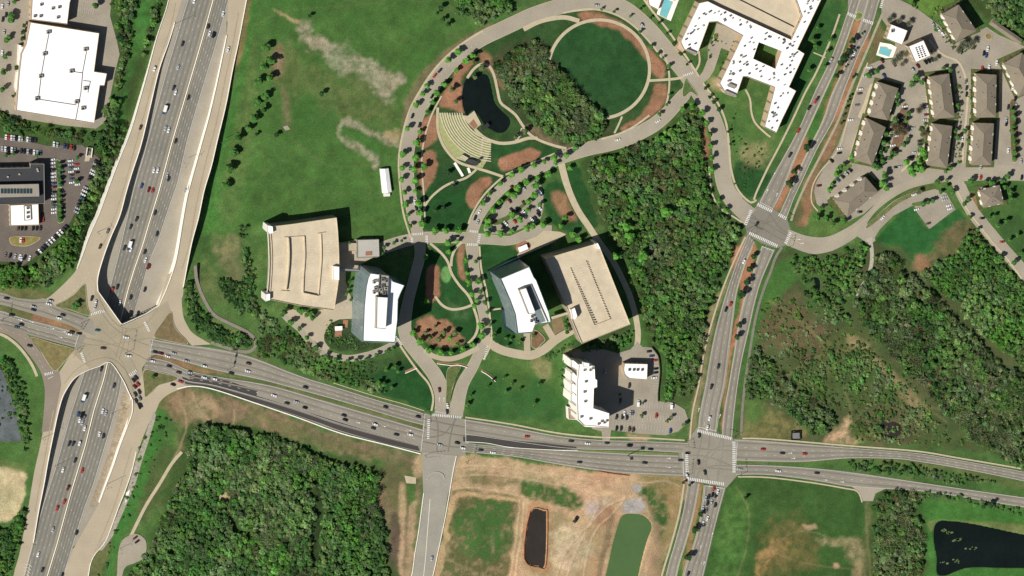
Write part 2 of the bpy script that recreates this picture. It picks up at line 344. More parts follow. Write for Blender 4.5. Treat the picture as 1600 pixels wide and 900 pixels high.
# scrub and woods right
L("1210,395 1240,390 1300,395 1350,380 1365,378 1410,390 1430,410 1460,385 1500,345 1520,352 1545,380 1600,440 1680,500 1680,730 1600,720 1480,700 1300,690 1160,688 1158,620 1175,520 1190,450", (73,80,50), 6, 6)
L("1195,430 1240,400 1260,400 1250,430 1205,480 1185,520 1165,600 1158,610 1170,520", (66,103,48), 4, 3)
L("1210,480 1250,470 1300,520 1310,550 1270,560 1230,550 1200,550 1190,520", (106,88,66), 20, 14, .7)
L("1245,410 1275,405 1320,400 1350,392 1340,440 1330,480 1310,500 1280,490 1255,450", (70,99,50), 8, 8, .8)
L("1500,345 1530,362 1520,400 1470,400 1440,420 1430,412 1460,385", (112,102,70), 8, 8, .7)
L("1430,400 1445,400 1450,420 1435,422", 'mulch', 5, 4, .7)
L("1300,520 1350,515 1370,560 1410,590 1450,640 1500,680 1480,700 1420,690 1330,640 1280,600", (77,90,50), 12, 8, .8)
L("1320,520 1345,530 1370,560 1400,590 1425,610 1440,650 1430,650 1400,610 1360,570 1330,545", 'tan', 6, 6, .4)
L("1324,650 1330,655 1328,675 1345,692 1290,692 1300,672 1312,672", 'tan', 6, 5, .9)
L("1170,630 1200,640 1250,665 1255,688 1170,688 1160,670", (118,114,70), 8, 6, .9)
L("1160,640 1180,600 1195,640 1180,660", (81,108,55), 6, 5)
L("1340,640 1400,630 1440,660 1420,695 1350,690", (82,90,54), 8, 8)
L("1346,662 1356,640 1400,640 1430,650 1430,690 1360,692", (96,84,62), 8, 6, .6)
L("1600,738 1680,752 1680,770 1600,752 1440,722 1330,716 1330,722 1150,724 1150,720 1260,722 1400,724 1500,740 1600,764", (90,103,59), 3, 3)
# bottom right field
L("1133,763 1152,742 1267,753 1330,765 1345,775 1352,800 1360,850 1365,960 1090,960 1110,860", (59,88,43), 4, 4)
L("1140,770 1165,780 1170,840 1130,960 1110,960 1115,860", (79,112,55), 12, 6, .9)
L("1200,820 1250,810 1280,880 1220,895 1190,880", (112,96,60), 14, 12, .7)
L("1280,845 1330,840 1352,862 1352,900 1335,900 1325,860 1290,850", 'tan', 6, 6, .5)
L("1254,820 1275,820 1277,828 1258,826", 'tan', 3, 4, .8)
L("1175,890 1195,850 1230,842 1230,852 1200,880 1190,905", (170,132,88), 6, 8, .6)
L("1302,880 1310,880 1312,887 1304,888", 'tan', 2, 2, .9)
L("1352,790 1362,790 1368,960 1350,960", (97,101,64), 3, 3, .8)
L("1436,790 1450,780 1500,785 1600,797 1680,805 1680,960 1440,960 1442,880 1440,820", (64,108,48), 4, 4)
L("1458,812 1600,820 1680,840 1680,848 1600,836 1520,818 1478,812 1462,816 1457,830", (120,118,76), 2, 2, .6)
L("1366,775 1440,778 1440,960 1362,960", 'floor', 5, 5)
# construction site
L("703,712 760,714 900,733 985,741 1065,744 1076,758 1062,800 1048,850 1032,900 1020,960 672,960 690,850 702,770", 'tan', 3, 4)
L("1000,745 1072,748 1064,800 1040,880 1030,960 1010,960 1025,880 1040,820 1020,780", (128,116,76), 6, 6)
L("1000,765 1030,765 1045,800 1035,845 1022,850 1022,820 1010,790", (55,84,41), 6, 5)
L("1025,815 1035,870 1018,960 1005,960 1010,900", (150,126,98), 4, 4, .8)
L("905,830 965,805 955,850 940,910 930,960 890,960 880,900 900,880", (146,116,84), 10, 8, .7)
L("706,772 720,764 770,766 812,776 816,800 806,850 800,900 796,960 676,960 692,860 702,800", (88,90,55), 6, 8)
L("715,800 780,780 800,800 792,850 770,880 740,870 720,850", (59,95,45), 12, 8, .9)
L("822,742 870,752 905,772 910,796 870,788 822,772", (64,92,45), 5, 7)
L("735,738 800,742 810,755 760,758 730,750", (86,92,54), 5, 5, .8)
L("860,800 885,800 900,815 880,828 862,815", (120,116,76), 6, 8, .6)
L("915,790 940,775 950,780 935,805 918,808", 'gravel', 6, 6, .8)
L("978,782 1002,778 1006,800 976,800", 'gravel', 3, 3, .9)
L("988,758 1000,758 1002,768 990,768", 'gravel', 2, 2, .9)
L("930,795 955,785 960,810 940,822 930,815", (150,112,84), 6, 6, .7)
L("920,740 945,740 955,760 925,760", (150,118,86), 8, 8, .6)
L("820,790 858,790 862,890 830,895 815,870", (168,132,98), 4, 4)
L("585,770 600,728 640,716 662,725 655,800 648,860 640,960 606,960 606,850 598,810", (128,104,84), 5, 5)
L("600,728 650,722 655,745 640,800 620,800 600,770", (93,95,59), 6, 6, .8)
L("635,745 652,745 650,790 640,790", (70,103,48), 4, 4, .8)
L("624,762 634,760 632,850 630,960 620,960 624,850", 'tan', 3, 3, .8)
L("640,790 652,785 646,860 640,960 632,960 636,850", 'tan', 3, 3, .6)
L("612,805 624,815 622,900 618,960 608,960 610,850", (90,78,64), 4, 3, .9)
L("650,712 662,708 666,725 655,745 645,740", 'tan', 4, 4, .9)
# bottom left woods floor
L("262,760 275,720 290,672 330,660 420,675 500,705 590,728 588,770 598,810 606,860 606,960 185,960 215,890 235,850", 'floor', 6, 6)
L("484,740 500,745 508,800 502,880 490,900 482,860 488,800", (40,52,30), 6, 5)
L("255,600 300,612 300,665 290,675 288,700 278,700 276,660 262,640", (130,112,82), 6, 5, .5)
L("333,778 352,766 356,782 340,784", 'tan', 3, 4, .9)
L("236,725 262,700 276,700 280,720 240,790 225,820 215,800", (82,90,54), 5, 5, .8)
L("1140,395 1178,380 1180,400 1166,470 1150,530 1140,600 1132,668 1126,668 1134,600 1142,530 1158,460", 'red', 2, 2, .9)
L("1142,560 1152,545 1140,620 1134,630", (63,101,45), 2, 2)
L("1085,757 1098,757 1080,860 1064,960 1055,960 1072,860", (140,116,78), 2, 2)
L("960,808 944,880 930,960 920,960 935,880 950,815", 'brown', 3, 3, .8)
L("1003,800 1022,812 1026,830 1015,860 1004,900 996,960 990,960 1003,890 1018,828", (150,132,100), 3, 3, .8)
L("700,790 712,772 730,768 820,780 822,786 725,776 708,800 690,900 680,900", (178,150,112), 2, 3, .9)
L("812,786 826,786 816,840 806,900 800,960 790,960 800,850", (176,148,112), 3, 3, .8)
L("780,745 870,742 930,752 960,775 940,790 900,770 840,752", (196,166,130), 6, 8, .7)
L("860,830 900,820 930,850 900,900 860,880", (198,176,144), 10, 10, .7)
for s_ in ("710,730 760,728 820,735 880,745 930,752 975,770 960,800 930,830 915,880 905,960", "715,745 770,742 840,752 900,765 935,780 925,810 905,850 885,900 875,960", "708,765 740,762 790,770 815,776 825,782", "812,780 808,830 800,880 792,960", "818,782 815,830 806,890 800,960", "860,960 870,900 885,860 920,820 950,790 985,775", "975,745 1000,755 1040,752 1062,760"):
    T(s_, (206,180,146), 2.2, .55); T([(x+2.2, y+1.6) for x, y in pts(s_)], 'brown', 1.4, .45)
for s_ in ("360,110 375,60 390,-20", "352,150 345,230 335,330", "450,60 456,110 462,165", "453,60 459,110 464,165", "395,40 440,20 500,12 600,5", "640,200 600,170 560,140", "440,190 470,230 520,260 590,255"):
    T(s_, 'olive', 1.6, .55)
for s_ in ("1365,960 1358,870 1352,800 1357,785", "1355,960 1347,880 1300,842 1250,830 1220,845 1190,880", "1150,760 1170,800 1165,860 1140,930", "1200,860 1260,880 1340,890"):
    T(s_, 'dry', 1.8, .55)
for s_ in ("1325,530 1360,555 1400,590 1440,630 1480,660", "1200,470 1250,500 1300,560 1330,640", "1215,600 1270,560 1330,545", "1350,690 1400,640 1470,640 1540,680"):
    T(s_, (128,122,80), 3.0, .55, 3)
for s_ in ("270,720 285,690 292,665 288,640", "300,612 310,640 330,660", "365,640 366,662"):
    T(s_, 'tan', 2.5, .6)
xs = np.arange(-200, 1801, 2.0); ys = np.arange(-160, 1061, 2.0)
# grid lines
GX, GY = np.meshgrid(xs, ys); NX, NY = len(xs), len(ys)
n1 = fbm(GX, GY, 60, 1); n2 = fbm(GX, GY, 18, 5); n3 = fbm(GX, GY, 7, 9, 3)
wx = (fbm(GX, GY, 14, 21) - .5) * 2; wy = (fbm(GX, GY, 14, 27) - .5) * 2
def mixc(A, c, m): return A + (lin(c) - A) * m[..., None]
C = np.zeros(GX.shape + (3,)) + lin(GR['mid'])
C = mixc(C, GR['dark'], sstep((n1-.42)*4)*.6); C = mixc(C, GR['olive'], sstep((n2-.52)*5)*.35)
for poly, rgb, soft, wob, op in LAYERS:
    px_ = [p[0] for p in poly]; py_ = [p[1] for p in poly]; mg = soft + wob*2 + 4
    ix = (xs > min(px_)-mg) & (xs < max(px_)+mg); iy = (ys > min(py_)-mg) & (ys < max(py_)+mg)
    if not ix.any() or not iy.any(): continue
    s = np.ix_(iy, ix); X = GX[s] + wob*wx[s]*1.6; Y = GY[s] + wob*wy[s]*1.6
    d = distpl(X, Y, poly, True); d = np.where(inpoly(X, Y, poly), d, -d)
    m = sstep(d/max(soft, .5)*.5 + .5) * op
    if wob > 4: m = m * np.clip(.55 + (n3[s]-.3)*1.6, 0, 1)
    C[s] = mixc(C[s], rgb, m)
C *= (1 + (n2[..., None]-.5)*.5) * (1 + (n3[..., None]-.5)*.5)
C = np.clip(C * (1 + (n1[..., None]-.5)*np.array([.5, .1, .3])), .004, .9)
Z = zground(GX, GY)
for nm, (s, dz, m_, lb) in PONDS.items():
    poly = smooth(s, True, 4); d = distpl(GX, GY, poly, True); Z = np.where(inpoly(GX, GY, poly), Z - dz*sstep(d/3), Z)
V = Pn(GX, GY, Z).reshape(-1, 3)
hole = inpoly(GX, GY, TRN) | inpoly(GX, GY, TRS)
idx = np.arange(NX*NY).reshape(NY, NX)
q = np.stack([idx[1:, :-1], idx[1:, 1:], idx[:-1, 1:], idx[:-1, :-1]], -1)
hq = hole[1:, :-1] | hole[1:, 1:] | hole[:-1, 1:] | hole[:-1, :-1]
q = q[~hq].reshape(-1, 4)
# skirt to the horizon
ring = [idx[0, 0], idx[0, -1], idx[-1, -1], idx[-1, 0]]
far = []
for i in ring:
    v = V[i] * np.array([60, 60, 1]); v[2] = 0; far.append(v)
def npmesh(name, V, Q, mt, col=None, parent=None):
    me = bpy.data.meshes.new(name); nq = len(Q); k = Q.shape[1]
    me.vertices.add(len(V)); me.vertices.foreach_set('co', np.ascontiguousarray(V, np.float32).ravel())
    me.loops.add(nq*k); me.loops.foreach_set('vertex_index', np.ascontiguousarray(Q, np.int32).ravel())
    me.polygons.add(nq); me.polygons.foreach_set('loop_start', np.arange(nq, dtype=np.int32)*k)
    me.update(calc_edges=True); me.materials.append(mt)
    if col is not None:
        at = me.color_attributes.new('Col', 'FLOAT_COLOR', 'POINT')
        at.data.foreach_set('color', np.concatenate([col, np.ones((len(col), 1))], 1).astype(np.float32).ravel())
    o = bpy.data.objects.new(name, me); COL.objects.link(o)
    if parent: o.parent = parent
    return o
edge = [idx[0, :], idx[:, -1], idx[-1, ::-1], idx[::-1, 0]]
V2 = np.concatenate([V, np.array(far)]); n0 = NX*NY; tri = []
extra = []
for k in range(4):
    e = edge[k]
    extra.append([n0+k, e[0], e[-1], n0+(k+1) % 4])
C2 = np.concatenate([C.reshape(-1, 3), np.tile(lin(GR['mid']), (4, 1))])
g = npmesh('ground', V2, np.concatenate([q, np.array(extra)[:, ::-1]]), M_ground, C2)
tag(g, 'grass, scrub, mulch and bare soil covering the whole district', 'ground', kind='structure')
for nm, (s, dz, m_, lb) in PONDS.items():
    poly = smooth(s, True, 4); o = mk(nm, [P(x, y, -0.3) for x, y in poly], [tuple(range(len(poly)))[::-1]], m_)
    tag(o, lb, 'water', kind='structure')
# ------------------------------------------------------------------ paving
ZL = [0.04]
def sheet(name, poly, m, label, z=None, sm=False, n=4, cat='road'):
    if z is None: ZL[0] += 0.0038; z = ZL[0]
    p = smooth(poly, True, n) if sm else pts(poly)
    w_ = [P(x, y, z) for x, y in p]
    A = sum(w_[i-1].x*w_[i].y - w_[i].x*w_[i-1].y for i in range(len(w_)))
    f = tuple(range(len(w_))) if A > 0 else tuple(range(len(w_)))[::-1]
    return tag(mk(name, w_, [f], m), label, cat, kind='structure')
def strip_mesh(A, B, z):
    n = len(A); zz = z if hasattr(z, '__len__') else [z]*n
    a = [P(A[i][0], A[i][1], zz[i]) for i in range(n)]; b = [P(B[i][0], B[i][1], zz[i]) for i in range(n)]
    return a + b, [(i, i+1, n+i+1, n+i) for i in range(n-1)]
def fixup(v, f):
    a, b, c = [Vector(v[i]) for i in f[0][:3]]
    return f if (b-a).cross(c-a).z > 0 else [t[::-1] for t in f]
def between(name, A, B, m, label, n=60, z=None, cat='road'):
    "pavement between its two edges"
    if z is None: ZL[0] += 0.0038; z = ZL[0]
    a = npoints(smooth(A), n); b = npoints(smooth(B), n); v, f = strip_mesh(a, b, z)
    return tag(mk(name, v, fixup(v, f), m), label, cat, kind='structure')
def offs(pl, d):
    p = np.array(pl, float); t = np.gradient(p, axis=0); L_ = np.hypot(t[:, 0], t[:, 1]) + 1e-9
    nn = np.stack([-t[:, 1]/L_, t[:, 0]/L_], -1); dd = np.asarray(d, float)
    return p + nn * (dd[:, None] if dd.ndim else dd)
def ribbon(name, c, wd_, m, label, z=None, cat='road', kerb=True, k0=0.03, k1=0.97, sm=True):
    pl = resample(smooth(c) if sm else pts(c), 5)
    if z is None: ZL[0] += 0.0038; z = ZL[0]
    wv = np.interp(np.linspace(0, 1, len(pl)), np.linspace(0, 1, len(wd_)), wd_) if hasattr(wd_, '__len__') else np.full(len(pl), float(wd_))
    v, f = strip_mesh(offs(pl, -wv/2), offs(pl, wv/2), z)
    o = tag(mk(name, v, fixup(v, f), m), label, cat, kind='structure')
    if kerb:
        i0 = int(len(pl)*k0); i1 = max(i0+2, int(len(pl)*k1))
        for s_ in (-1, 1): KERBS.append((offs(pl, s_*wv/2)[i0:i1], offs(pl, s_*(wv/2+.75))[i0:i1]))
    return o
KERBS = []
def island(poly, rgb, label, sm=True, kerb=True, name='traffic_island'):
    p = smooth(poly, True, 4) if sm else pts(poly)
    c = np.mean(np.array(p), 0)
    z = ZL[0] + 0.06 + 0.0022*(len(ISL) % 24); ISL.append(p)
    w_ = [P(x, y, z) for x, y in p]; A = sum(w_[i-1].x*w_[i].y - w_[i].x*w_[i-1].y for i in range(len(w_)))
    f = tuple(range(len(w_)))
    if A < 0: w_ = w_[::-1]
    n = len(w_)
    v = w_ + [Vector((q_.x, q_.y, 0.0)) for q_ in w_]
    mt = mat('island_cover_%d_%d_%d' % tuple(rgb), rgb, 0.95, 0.25, 0.22, 1.2, 0.22, spec=0.1)
    o = mk(name, v, [f] + [(i, i+n, (i+1) % n + n, (i+1) % n) for i in range(n)], mt)
    tag(o, label, 'island', kind='structure')
    if kerb:
        pc = np.array(p + p[:1]); KERBS.append((pc, offs(pc, 0.0) + (np.array([c]*len(pc)) - pc) / (np.hypot(*(pc - c).T)[:, None] + 1e-6) * 0.9, z + 0.07))
ISL = []
# highway floor
ys_ = np.arange(-150, 1051, 10.0)
ZF = 0.0
def xat(pl, y):
    p = sorted([(b, a) for a, b in pl]); return np.interp(y, [t[0] for t in p], [t[1] for t in p])
Wb = pts("300,-150 283,-40 274,20 263,67 248,110 233,173 220,227 207,267 197,300 187,337 173,370 163,397 152,440 146,500 128,582 107,608 97,622 90,647 83,680 75,720 68,760 60,800 50,850 42,900 15,1050")
Eb = pts("390,-150 375,-40 362,20 350,80 338,133 327,180 316,220 305,260 294,300 288,330 283,360 279,385 274,410 266,435 252,477 215,610 207,642 200,663 187,697 177,727 167,753 155,785 137,830 122,870 112,900 80,1050")
Wa = pts("330,-150 305,-40 288,13 262,100 240,180 224,240 208,293 195,350 186,390 176,430 160,490 145,540 130,583 110,645 85,733 67,787 52,840 36,900 0,1050")
Ea = pts("396,-150 369,-40 353,17 335,80 315,145 295,213 278,287 263,330 250,370 233,410 222,450 211,487 196,560 188,615 177,657 168,687 147,757 133,793 118,840 100,900 60,1050")
Md = pts("366,-150 343,-40 333,0 312,75 290,150 268,225 248,300 235,342 223,383 210,420 200,453 188,500 168,567 162,593 147,640 133,697 110,773 90,847 74,900 30,1050")
def hrow(xl, xr, dz, name, m, label, pad=0):
    a = [(xat(xl, y)-pad, y) for y in ys_]; b = [(xat(xr, y)+pad, y) for y in ys_]
    v, f = strip_mesh(a, b, [-float(depth(y)) + dz for y in ys_])
    return tag(mk(name, v, fixup(v, f), m), label, 'highway', kind='structure')
hrow(Wb, Eb, 0.0, 'highway_shoulder', M_shoulder, 'pale concrete shoulders of the sunken highway', 14)
hrow(Wa, Ea, 0.04, 'highway', M_hwy, 'grey multi lane highway running beneath the interchange')
def hpoly(poly, dz, name, m, label):
    p = smooth(poly, True, 3); w_ = [P(x, y, -float(depth(y))+dz) for x, y in p]
    A = sum(w_[i-1].x*w_[i].y - w_[i].x*w_[i-1].y for i in range(len(w_))); f = tuple(range(len(w_)))
    tag(mk(name, w_, [f if A > 0 else f[::-1]], m), label, 'ground', kind='structure')
M_slope = mat('bare_embankment', (152, 138, 116), 0.95, 0.2, 0.2, 0.8, 0.2)
hpoly("192,612 200,625 202,640 196,662 184,695 172,727 160,760 148,790 140,790 152,757 172,700 184,650", 0.08, 'embankment', M_slope, 'bare brown strip beside the northbound lanes')
def hline(frac, side, wpx, m, dash=None, name='lane_marking', label='', y0=-150, y1=1050):
    "line at frac of the way from the median to the pavement edge"
    E_ = Wa if side < 0 else Ea; mb = MB(); y = y0; on, off = dash or (12, 0)
    while y < y1:
        t = min(y+on, y1); a = []
        k = max(1, int((t-y)/6))
        for i in range(k):
            ya = y + (t-y)*i/k; yb = y + (t-y)*(i+1)/k; q_ = []
            for yy in (ya, yb):
                xm = float(xat(Md, yy)); xe = float(xat(E_, yy)); x_ = xm + (xe-xm)*frac; z_ = -float(depth(yy)) + 0.09
                q_ += [P(x_-wpx/2, yy, z_), P(x_+wpx/2, yy, z_)]
            mb.add(q_, [(0, 2, 3, 1)])
        y += on + off
    tag(mb.build(name, m), label, 'road marking', kind='structure')
sd = {-1: 'southbound', 1: 'northbound'}
for s_ in (-1, 1):
    hline(.10, s_, .4, M_yellow, label='yellow inner edge line of the %s highway lanes' % sd[s_])
    fr = (.28, .46, .64, .82)
    for i, f_ in enumerate(fr):
        hline(f_, s_, .3, M_white, (4, 14), y0=-150+5*i+9*s_, label='%s dashed lane line from the median on the %s highway' % (['first', 'second', 'third', 'fourth'][i], sd[s_]))
    for f_ in (.19, .37, .55, .73, .9):
        hline(f_, s_, 2.3, mat('highway_wear', (119, 115, 104), .85, .03, .12, .9, .08), label='faint dark wheel worn strip on the %s highway' % sd[s_])
    hline(.965, s_, .5, M_white, label='white outer edge line of the %s highway' % sd[s_])
def lerpwall(pl, z0f, z1f, thick, name, m, label, cat='retaining wall', parent=None, step=4):
    "wall standing on the plan line (traced at street level)"
    p = resample(pl, step); p = [P(x, y, 0.0) for x, y in p]; raw = resample(pl, step); n = len(p); v = []; f = []
    for i in range(n):
        a = p[max(i-1, 0)]; b = p[min(i+1, n-1)]; t = (b-a); t.z = 0; t.normalize(); nn = Vector((-t.y, t.x, 0))*thick/2
        z0 = z0f(raw[i]) if callable(z0f) else z0f; z1 = z1f(raw[i]) if callable(z1f) else z1f
        for s2 in (-1, 1):
            for z_ in (z0, z1): v.append((p[i].x+nn.x*s2, p[i].y+nn.y*s2, z_))
    for i in range(n-1):
        a = 4*i; b = 4*i+4
        f += [(a, b, b+1, a+1), (a+3, b+3, b+2, a+2), (a+1, b+1, b+3, a+3)]
    f += [(0, 1, 3, 2), (4*n-4, 4*n-2, 4*n-1, 4*n-3)]
    o = mk(name, v, f, m, parent)
    if not parent: tag(o, label, cat)
    return o
fl = lambda q_: -float(depth(q_[1])) - .2
rw = lambda pl, label, top=0.95: lerpwall(smooth(pl), fl, top, .5, 'retaining_wall', M_wallc, label)
rw(TW, 'west retaining wall of the sunken highway north of the interchange')
rw(TE, 'sunlit east retaining wall of the sunken highway north of the interchange')
rw(SW_, 'west retaining wall of the sunken highway south of the interchange')
rw(SE_, 'east retaining wall of the sunken highway south of the interchange')
lerpwall(TV, -1.9, 1.0, .5, 'bridge_parapet', M_wallc, 'pointed parapet of the interchange deck above the northern highway opening', 'parapet')
lerpwall(smooth(SV), -1.9, 1.0, .5, 'bridge_parapet', M_wallc, 'arched parapet of the interchange deck above the southern highway opening', 'parapet')
lerpwall(pts("248,477 236,530 215,600 207,625"), -9.4, -.3, .6, 'bridge_abutment', M_wallc, 'eastern abutment wall under the interchange deck', 'abutment')
lerpwall(pts("153,455 146,500 129,582"), -9.4, -.3, .6, 'bridge_abutment', M_wallc, 'western abutment wall under the interchange deck', 'abutment')
lerpwall(smooth(WR), lambda q_: -float(wd(q_[1]))-.6, .95, .45, 'retaining_wall', M_barrier, 'long pale retaining wall along the west side of the exit ramp')
lerpwall(smooth(ER), lambda q_: -float(ed(q_[1]))-.6, .95, .45, 'retaining_wall', M_barrier, 'retaining wall along the east side of the north eastern ramp')
# median barrier
v = []; f = []
yy = np.arange(-150, 1051, 8.0)
for i, y in enumerate(yy):
    x_ = float(xat(Md, y)); c = P(x_, y, -float(depth(y)))
    for dx_, z_ in ((-.35, 0), (-.15, .95), (.15, .95), (.35, 0)): v.append((c.x+dx_, c.y, c.z+z_))
for i in range(len(yy)-1):
    for k in range(3): a = 4*i+k; f.append((a, a+1, a+5, a+4))
tag(mk('median_barrier', v, fixup(v, f[1:2]) and f, M_barrier), 'concrete barrier dividing the two directions of the highway', 'barrier')
# interchange ramps and pad
between('exit_ramp', "263,-150 263,-40 263,0 245,57 230,113 217,160 203,207 183,257 167,300 155,333 140,367 128,400 120,420", "300,-150 292,-40 284,0 273,35 262,67 248,110 233,173 220,227 207,267 197,300 187,337 163,397 152,440", M_conc, 'pale concrete ramp west of the sunken highway')
between('exit_ramp', "357,-150 350,-40 356,0 354,55 347,90 338,133 327,180 316,220 305,260 294,300 288,330 279,385 266,435 248,477", "410,-150 393,-40 385,0 373,63 363,110 353,163 340,217 330,260 319,297 310,340 300,377 292,417 286,450", M_conc, 'pale concrete ramp east of the sunken highway')
between('turn_lane', "128,400 120,420 110,433 93,450 78,463 68,469", "152,440 140,443 130,445 117,458 100,472 84,482", M_conc, 'right turn lane curving from the west ramp to the arterial road')
between('turn_lane', "139,440 133,446 136,470 140,492 146,510", "152,438 153,455 160,470 170,485 186,505", M_conc, 'straight lanes of the west ramp entering the interchange')
between('turn_lane', "248,474 238,490 215,505 190,515", "272,470 266,487 252,505 238,528", M_conc, 'curved lane joining the interchange to the north eastern ramp')
between('turn_lane', "266,435 263,460 268,490 272,508 282,522 300,540", "286,445 284,465 286,492 292,507 302,521 330,538", M_conc, 'right turn lane from the arterial road to the north eastern ramp')
sheet('turn_lane', "262,428 290,425 286,462 277,480 268,484 258,502 240,505 246,478", M_conc, 'widening of the north eastern ramp beside the retaining wall')
sheet('deck_apron', "150,436 153,455 190,507 181,514 160,500 146,478", M_deckc, 'concrete apron beside the pointed parapet')
sheet('interchange_deck', "116,520 124,516 137,496 146,490 165,490 190,509 228,492 248,479 262,470 268,488 258,505 243,528 236,556 222,575 224,612 214,628 207,625 201,613 191,592 172,566 155,572 140,577 129,582 112,592 94,584 112,553 117,543", M_deckc, 'broad worn concrete deck of the interchange', sm=False)
between('entry_ramp', "112,551 100,570 88,590 78,625 70,660 62,700 53,740 43,800 30,867 20,905 -5,1050", "140,575 129,582 115,592 107,602 97,622 90,647 83,680 75,720 68,760 60,800 52,848 44,905 20,1050", M_conc, 'pale entry ramp descending to the southbound highway')
between('entry_ramp', "207,622 207,640 200,663 187,697 177,727 167,753 155,785 133,825 116,855 104,885 95,910 70,1050", "226,618 238,636 232,662 222,687 214,712 200,757 182,803 170,833 150,863 137,905 110,1050", M_conc, 'pale concrete ramp east of the southern highway opening')
between('turn_lane', "222,655 222,625 228,620 238,612 250,602 272,594 300,584", "238,660 240,645 250,628 262,617 282,608 305,603 330,606", M_conc, 'right turn lane curving from the arterial road to the southern ramp')
sheet('ramp_apron', "204,625 222,585 228,620 240,612 252,622 236,660 218,668 198,668", M_conc, 'concrete apron holding queued cars beside the southern opening')
sheet('gravel_strip', "240,640 244,650 232,690 222,720 212,755 190,806 176,838 160,860 152,860 172,830 198,770 212,720 224,690 232,664", mat('stony_gravel', (160, 152, 136), 0.95, 0.4, 0.2, 1.5, 0.25), 'rough stony strip along the southern ramp')
# arterial, west
between('arterial_road', "-160,440 -60,453 0,457 25,465 55,468 70,466 85,477 105,485 130,493 145,500", "-160,460 -60,470 0,476 33,485 67,495 100,505 127,517 150,525", M_art, 'westbound carriageway of the arterial road west of the interchange')
between('arterial_road', "-160,465 -60,476 0,485 33,496 83,509 123,520 135,524", "-160,505 -60,505 0,510 33,517 45,523 80,533 117,543 125,546", M_art, 'eastbound carriageway of the arterial road west of the interchange')
between('entry_ramp', "-160,496 -60,500 0,506 33,515 43,523 58,543 72,562 83,580 84,610", "-160,520 -60,512 0,519 25,532 42,550 55,567 64,582 70,610 68,650", mat('ramp_asphalt', (138, 126, 112), .9, .06, .08, .9, .1), 'ramp lanes curving from the western arterial road to the southbound highway')
sheet('ramp_apron', "84,572 92,578 96,600 88,640 82,672 65,676 70,630 70,600 76,580", mat('ramp_asphalt', (0, 0, 0)), 'asphalt apron where two ramps merge above the highway')
# arterial, east
nA = "236,529 262,534 300,540 320,542 360,549 400,560 450,580 483,592 510,600 583,623 633,637 667,647"
nB = "234,554 262,558 333,578 400,592 433,600 500,618 567,637 633,657 664,665"
between('arterial_road', nA, nB, M_art, 'westbound carriageway between the interchange and the campus junction')
sA = "230,558 262,564 300,580 350,590 423,602 500,624 600,653 664,672"
sB = "222,584 262,590 290,602 333,608 400,630 467,652 533,675 600,693 657,707"
between('arterial_road', sA, sB, M_art, 'eastbound carriageway between the interchange and the campus junction')
between('shoulder_lane', "284,588 310,597 345,604 400,618 467,640 500,650 567,671 653,697", "290,600 333,607 400,628 467,650 500,661 533,673 600,692 657,705", M_newasph, 'dark freshly paved lane along the southern edge of the arterial')
sheet('shoulder_lane', "292,581 335,588 372,600 402,610 400,629 350,613 300,598", M_newasph, 'broad patch of fresh dark asphalt east of the interchange')
sheet('road_junction', "664,646 700,652 727,655 733,690 727,710 713,716 662,712 655,706", M_art, 'asphalt junction of the campus drives and the arterial road')
between('arterial_road', "727,655 800,667 867,680 933,687 1000,689 1077,692", "727,679 800,690 867,699 905,702 943,703 1000,704 1060,707", M_art, 'westbound carriageway between the campus and the eastern crossroads')
between('shoulder_lane', "723,680 760,682 800,688 850,692 900,698", "724,690 760,693 800,699 850,701 903,702", M_newasph, 'dark freshly paved median lane east of the campus junction')
between('arterial_road', "727,692 800,699 905,704 1000,709 1060,711", "722,706 800,713 867,725 933,735 983,740 1067,744", M_art, 'eastbound carriageway between the campus and the eastern crossroads')
island("905,703 943,704 1000,706 1056,708 1058,710 1000,710 943,707 905,705", (112, 122, 74), 'thin grass median west of the eastern crossroads', kerb=False)
between('arterial_road', "1147,686 1200,689 1333,700 1433,708 1500,719 1600,737 1760,770", "1150,720 1250,722 1327,716 1400,717 1433,721 1500,732 1600,752 1760,788", M_art, 'westbound carriageway east of the crossroads')
between('arterial_road', "1150,726 1200,727 1267,731 1333,738 1433,753 1500,763 1600,777 1760,800", "1150,742 1200,742 1267,750 1333,761 1400,765 1467,771 1600,793 1760,818", M_art, 'eastbound carriageway east of the crossroads')
sheet('access_stub', "1330,760 1342,768 1347,783 1364,783 1368,771 1385,763", M_road, 'short brick marked access stub at the field corner')
# north-south arterial
W1 = ("1375,-150 1343,-40 1323,22 1300,87 1273,143 1250,197 1223,247 1206,277 1186,316", "1390,-150 1356,-40 1335,27 1310,97 1283,157 1260,207 1240,253 1222,300 1208,328")
E1 = ("1400,-150 1367,-40 1347,30 1325,93 1300,147 1287,187 1267,227 1245,274 1218,334", "1420,-150 1385,-40 1364,37 1343,83 1323,133 1303,187 1277,233 1255,280 1240,312 1229,342")
between('avenue', *W1, M_art, 'southbound side of the tree lined avenue north of the crossing')
between('avenue', *E1, M_art, 'northbound side of the tree lined avenue north of the crossing')
W2 = ("1169,366 1153,405 1137,450 1120,507 1110,553 1102,600 1093,645 1090,672", "1179,378 1162,417 1150,460 1145,500 1140,540 1133,600 1124,640 1120,676")
E2 = ("1190,384 1176,430 1163,467 1153,513 1147,553 1139,600 1132,640 1128,680", "1211,390 1190,438 1180,473 1170,517 1160,560 1153,600 1147,650 1144,686")
between('avenue', *W2, M_art, 'southbound side of the avenue between the crossings')
between('avenue', *E2, M_art, 'northbound side of the avenue between the crossings')
sheet('road_crossing', "1185,315 1207,325 1229,340 1236,360 1230,368 1226,384 1213,388 1190,380 1168,367 1164,352 1176,330", mat('crossing_asphalt', (127, 123, 110), .85, .05, .07, .9, .08), 'dark grey crossing beside the ring road and the residential street')
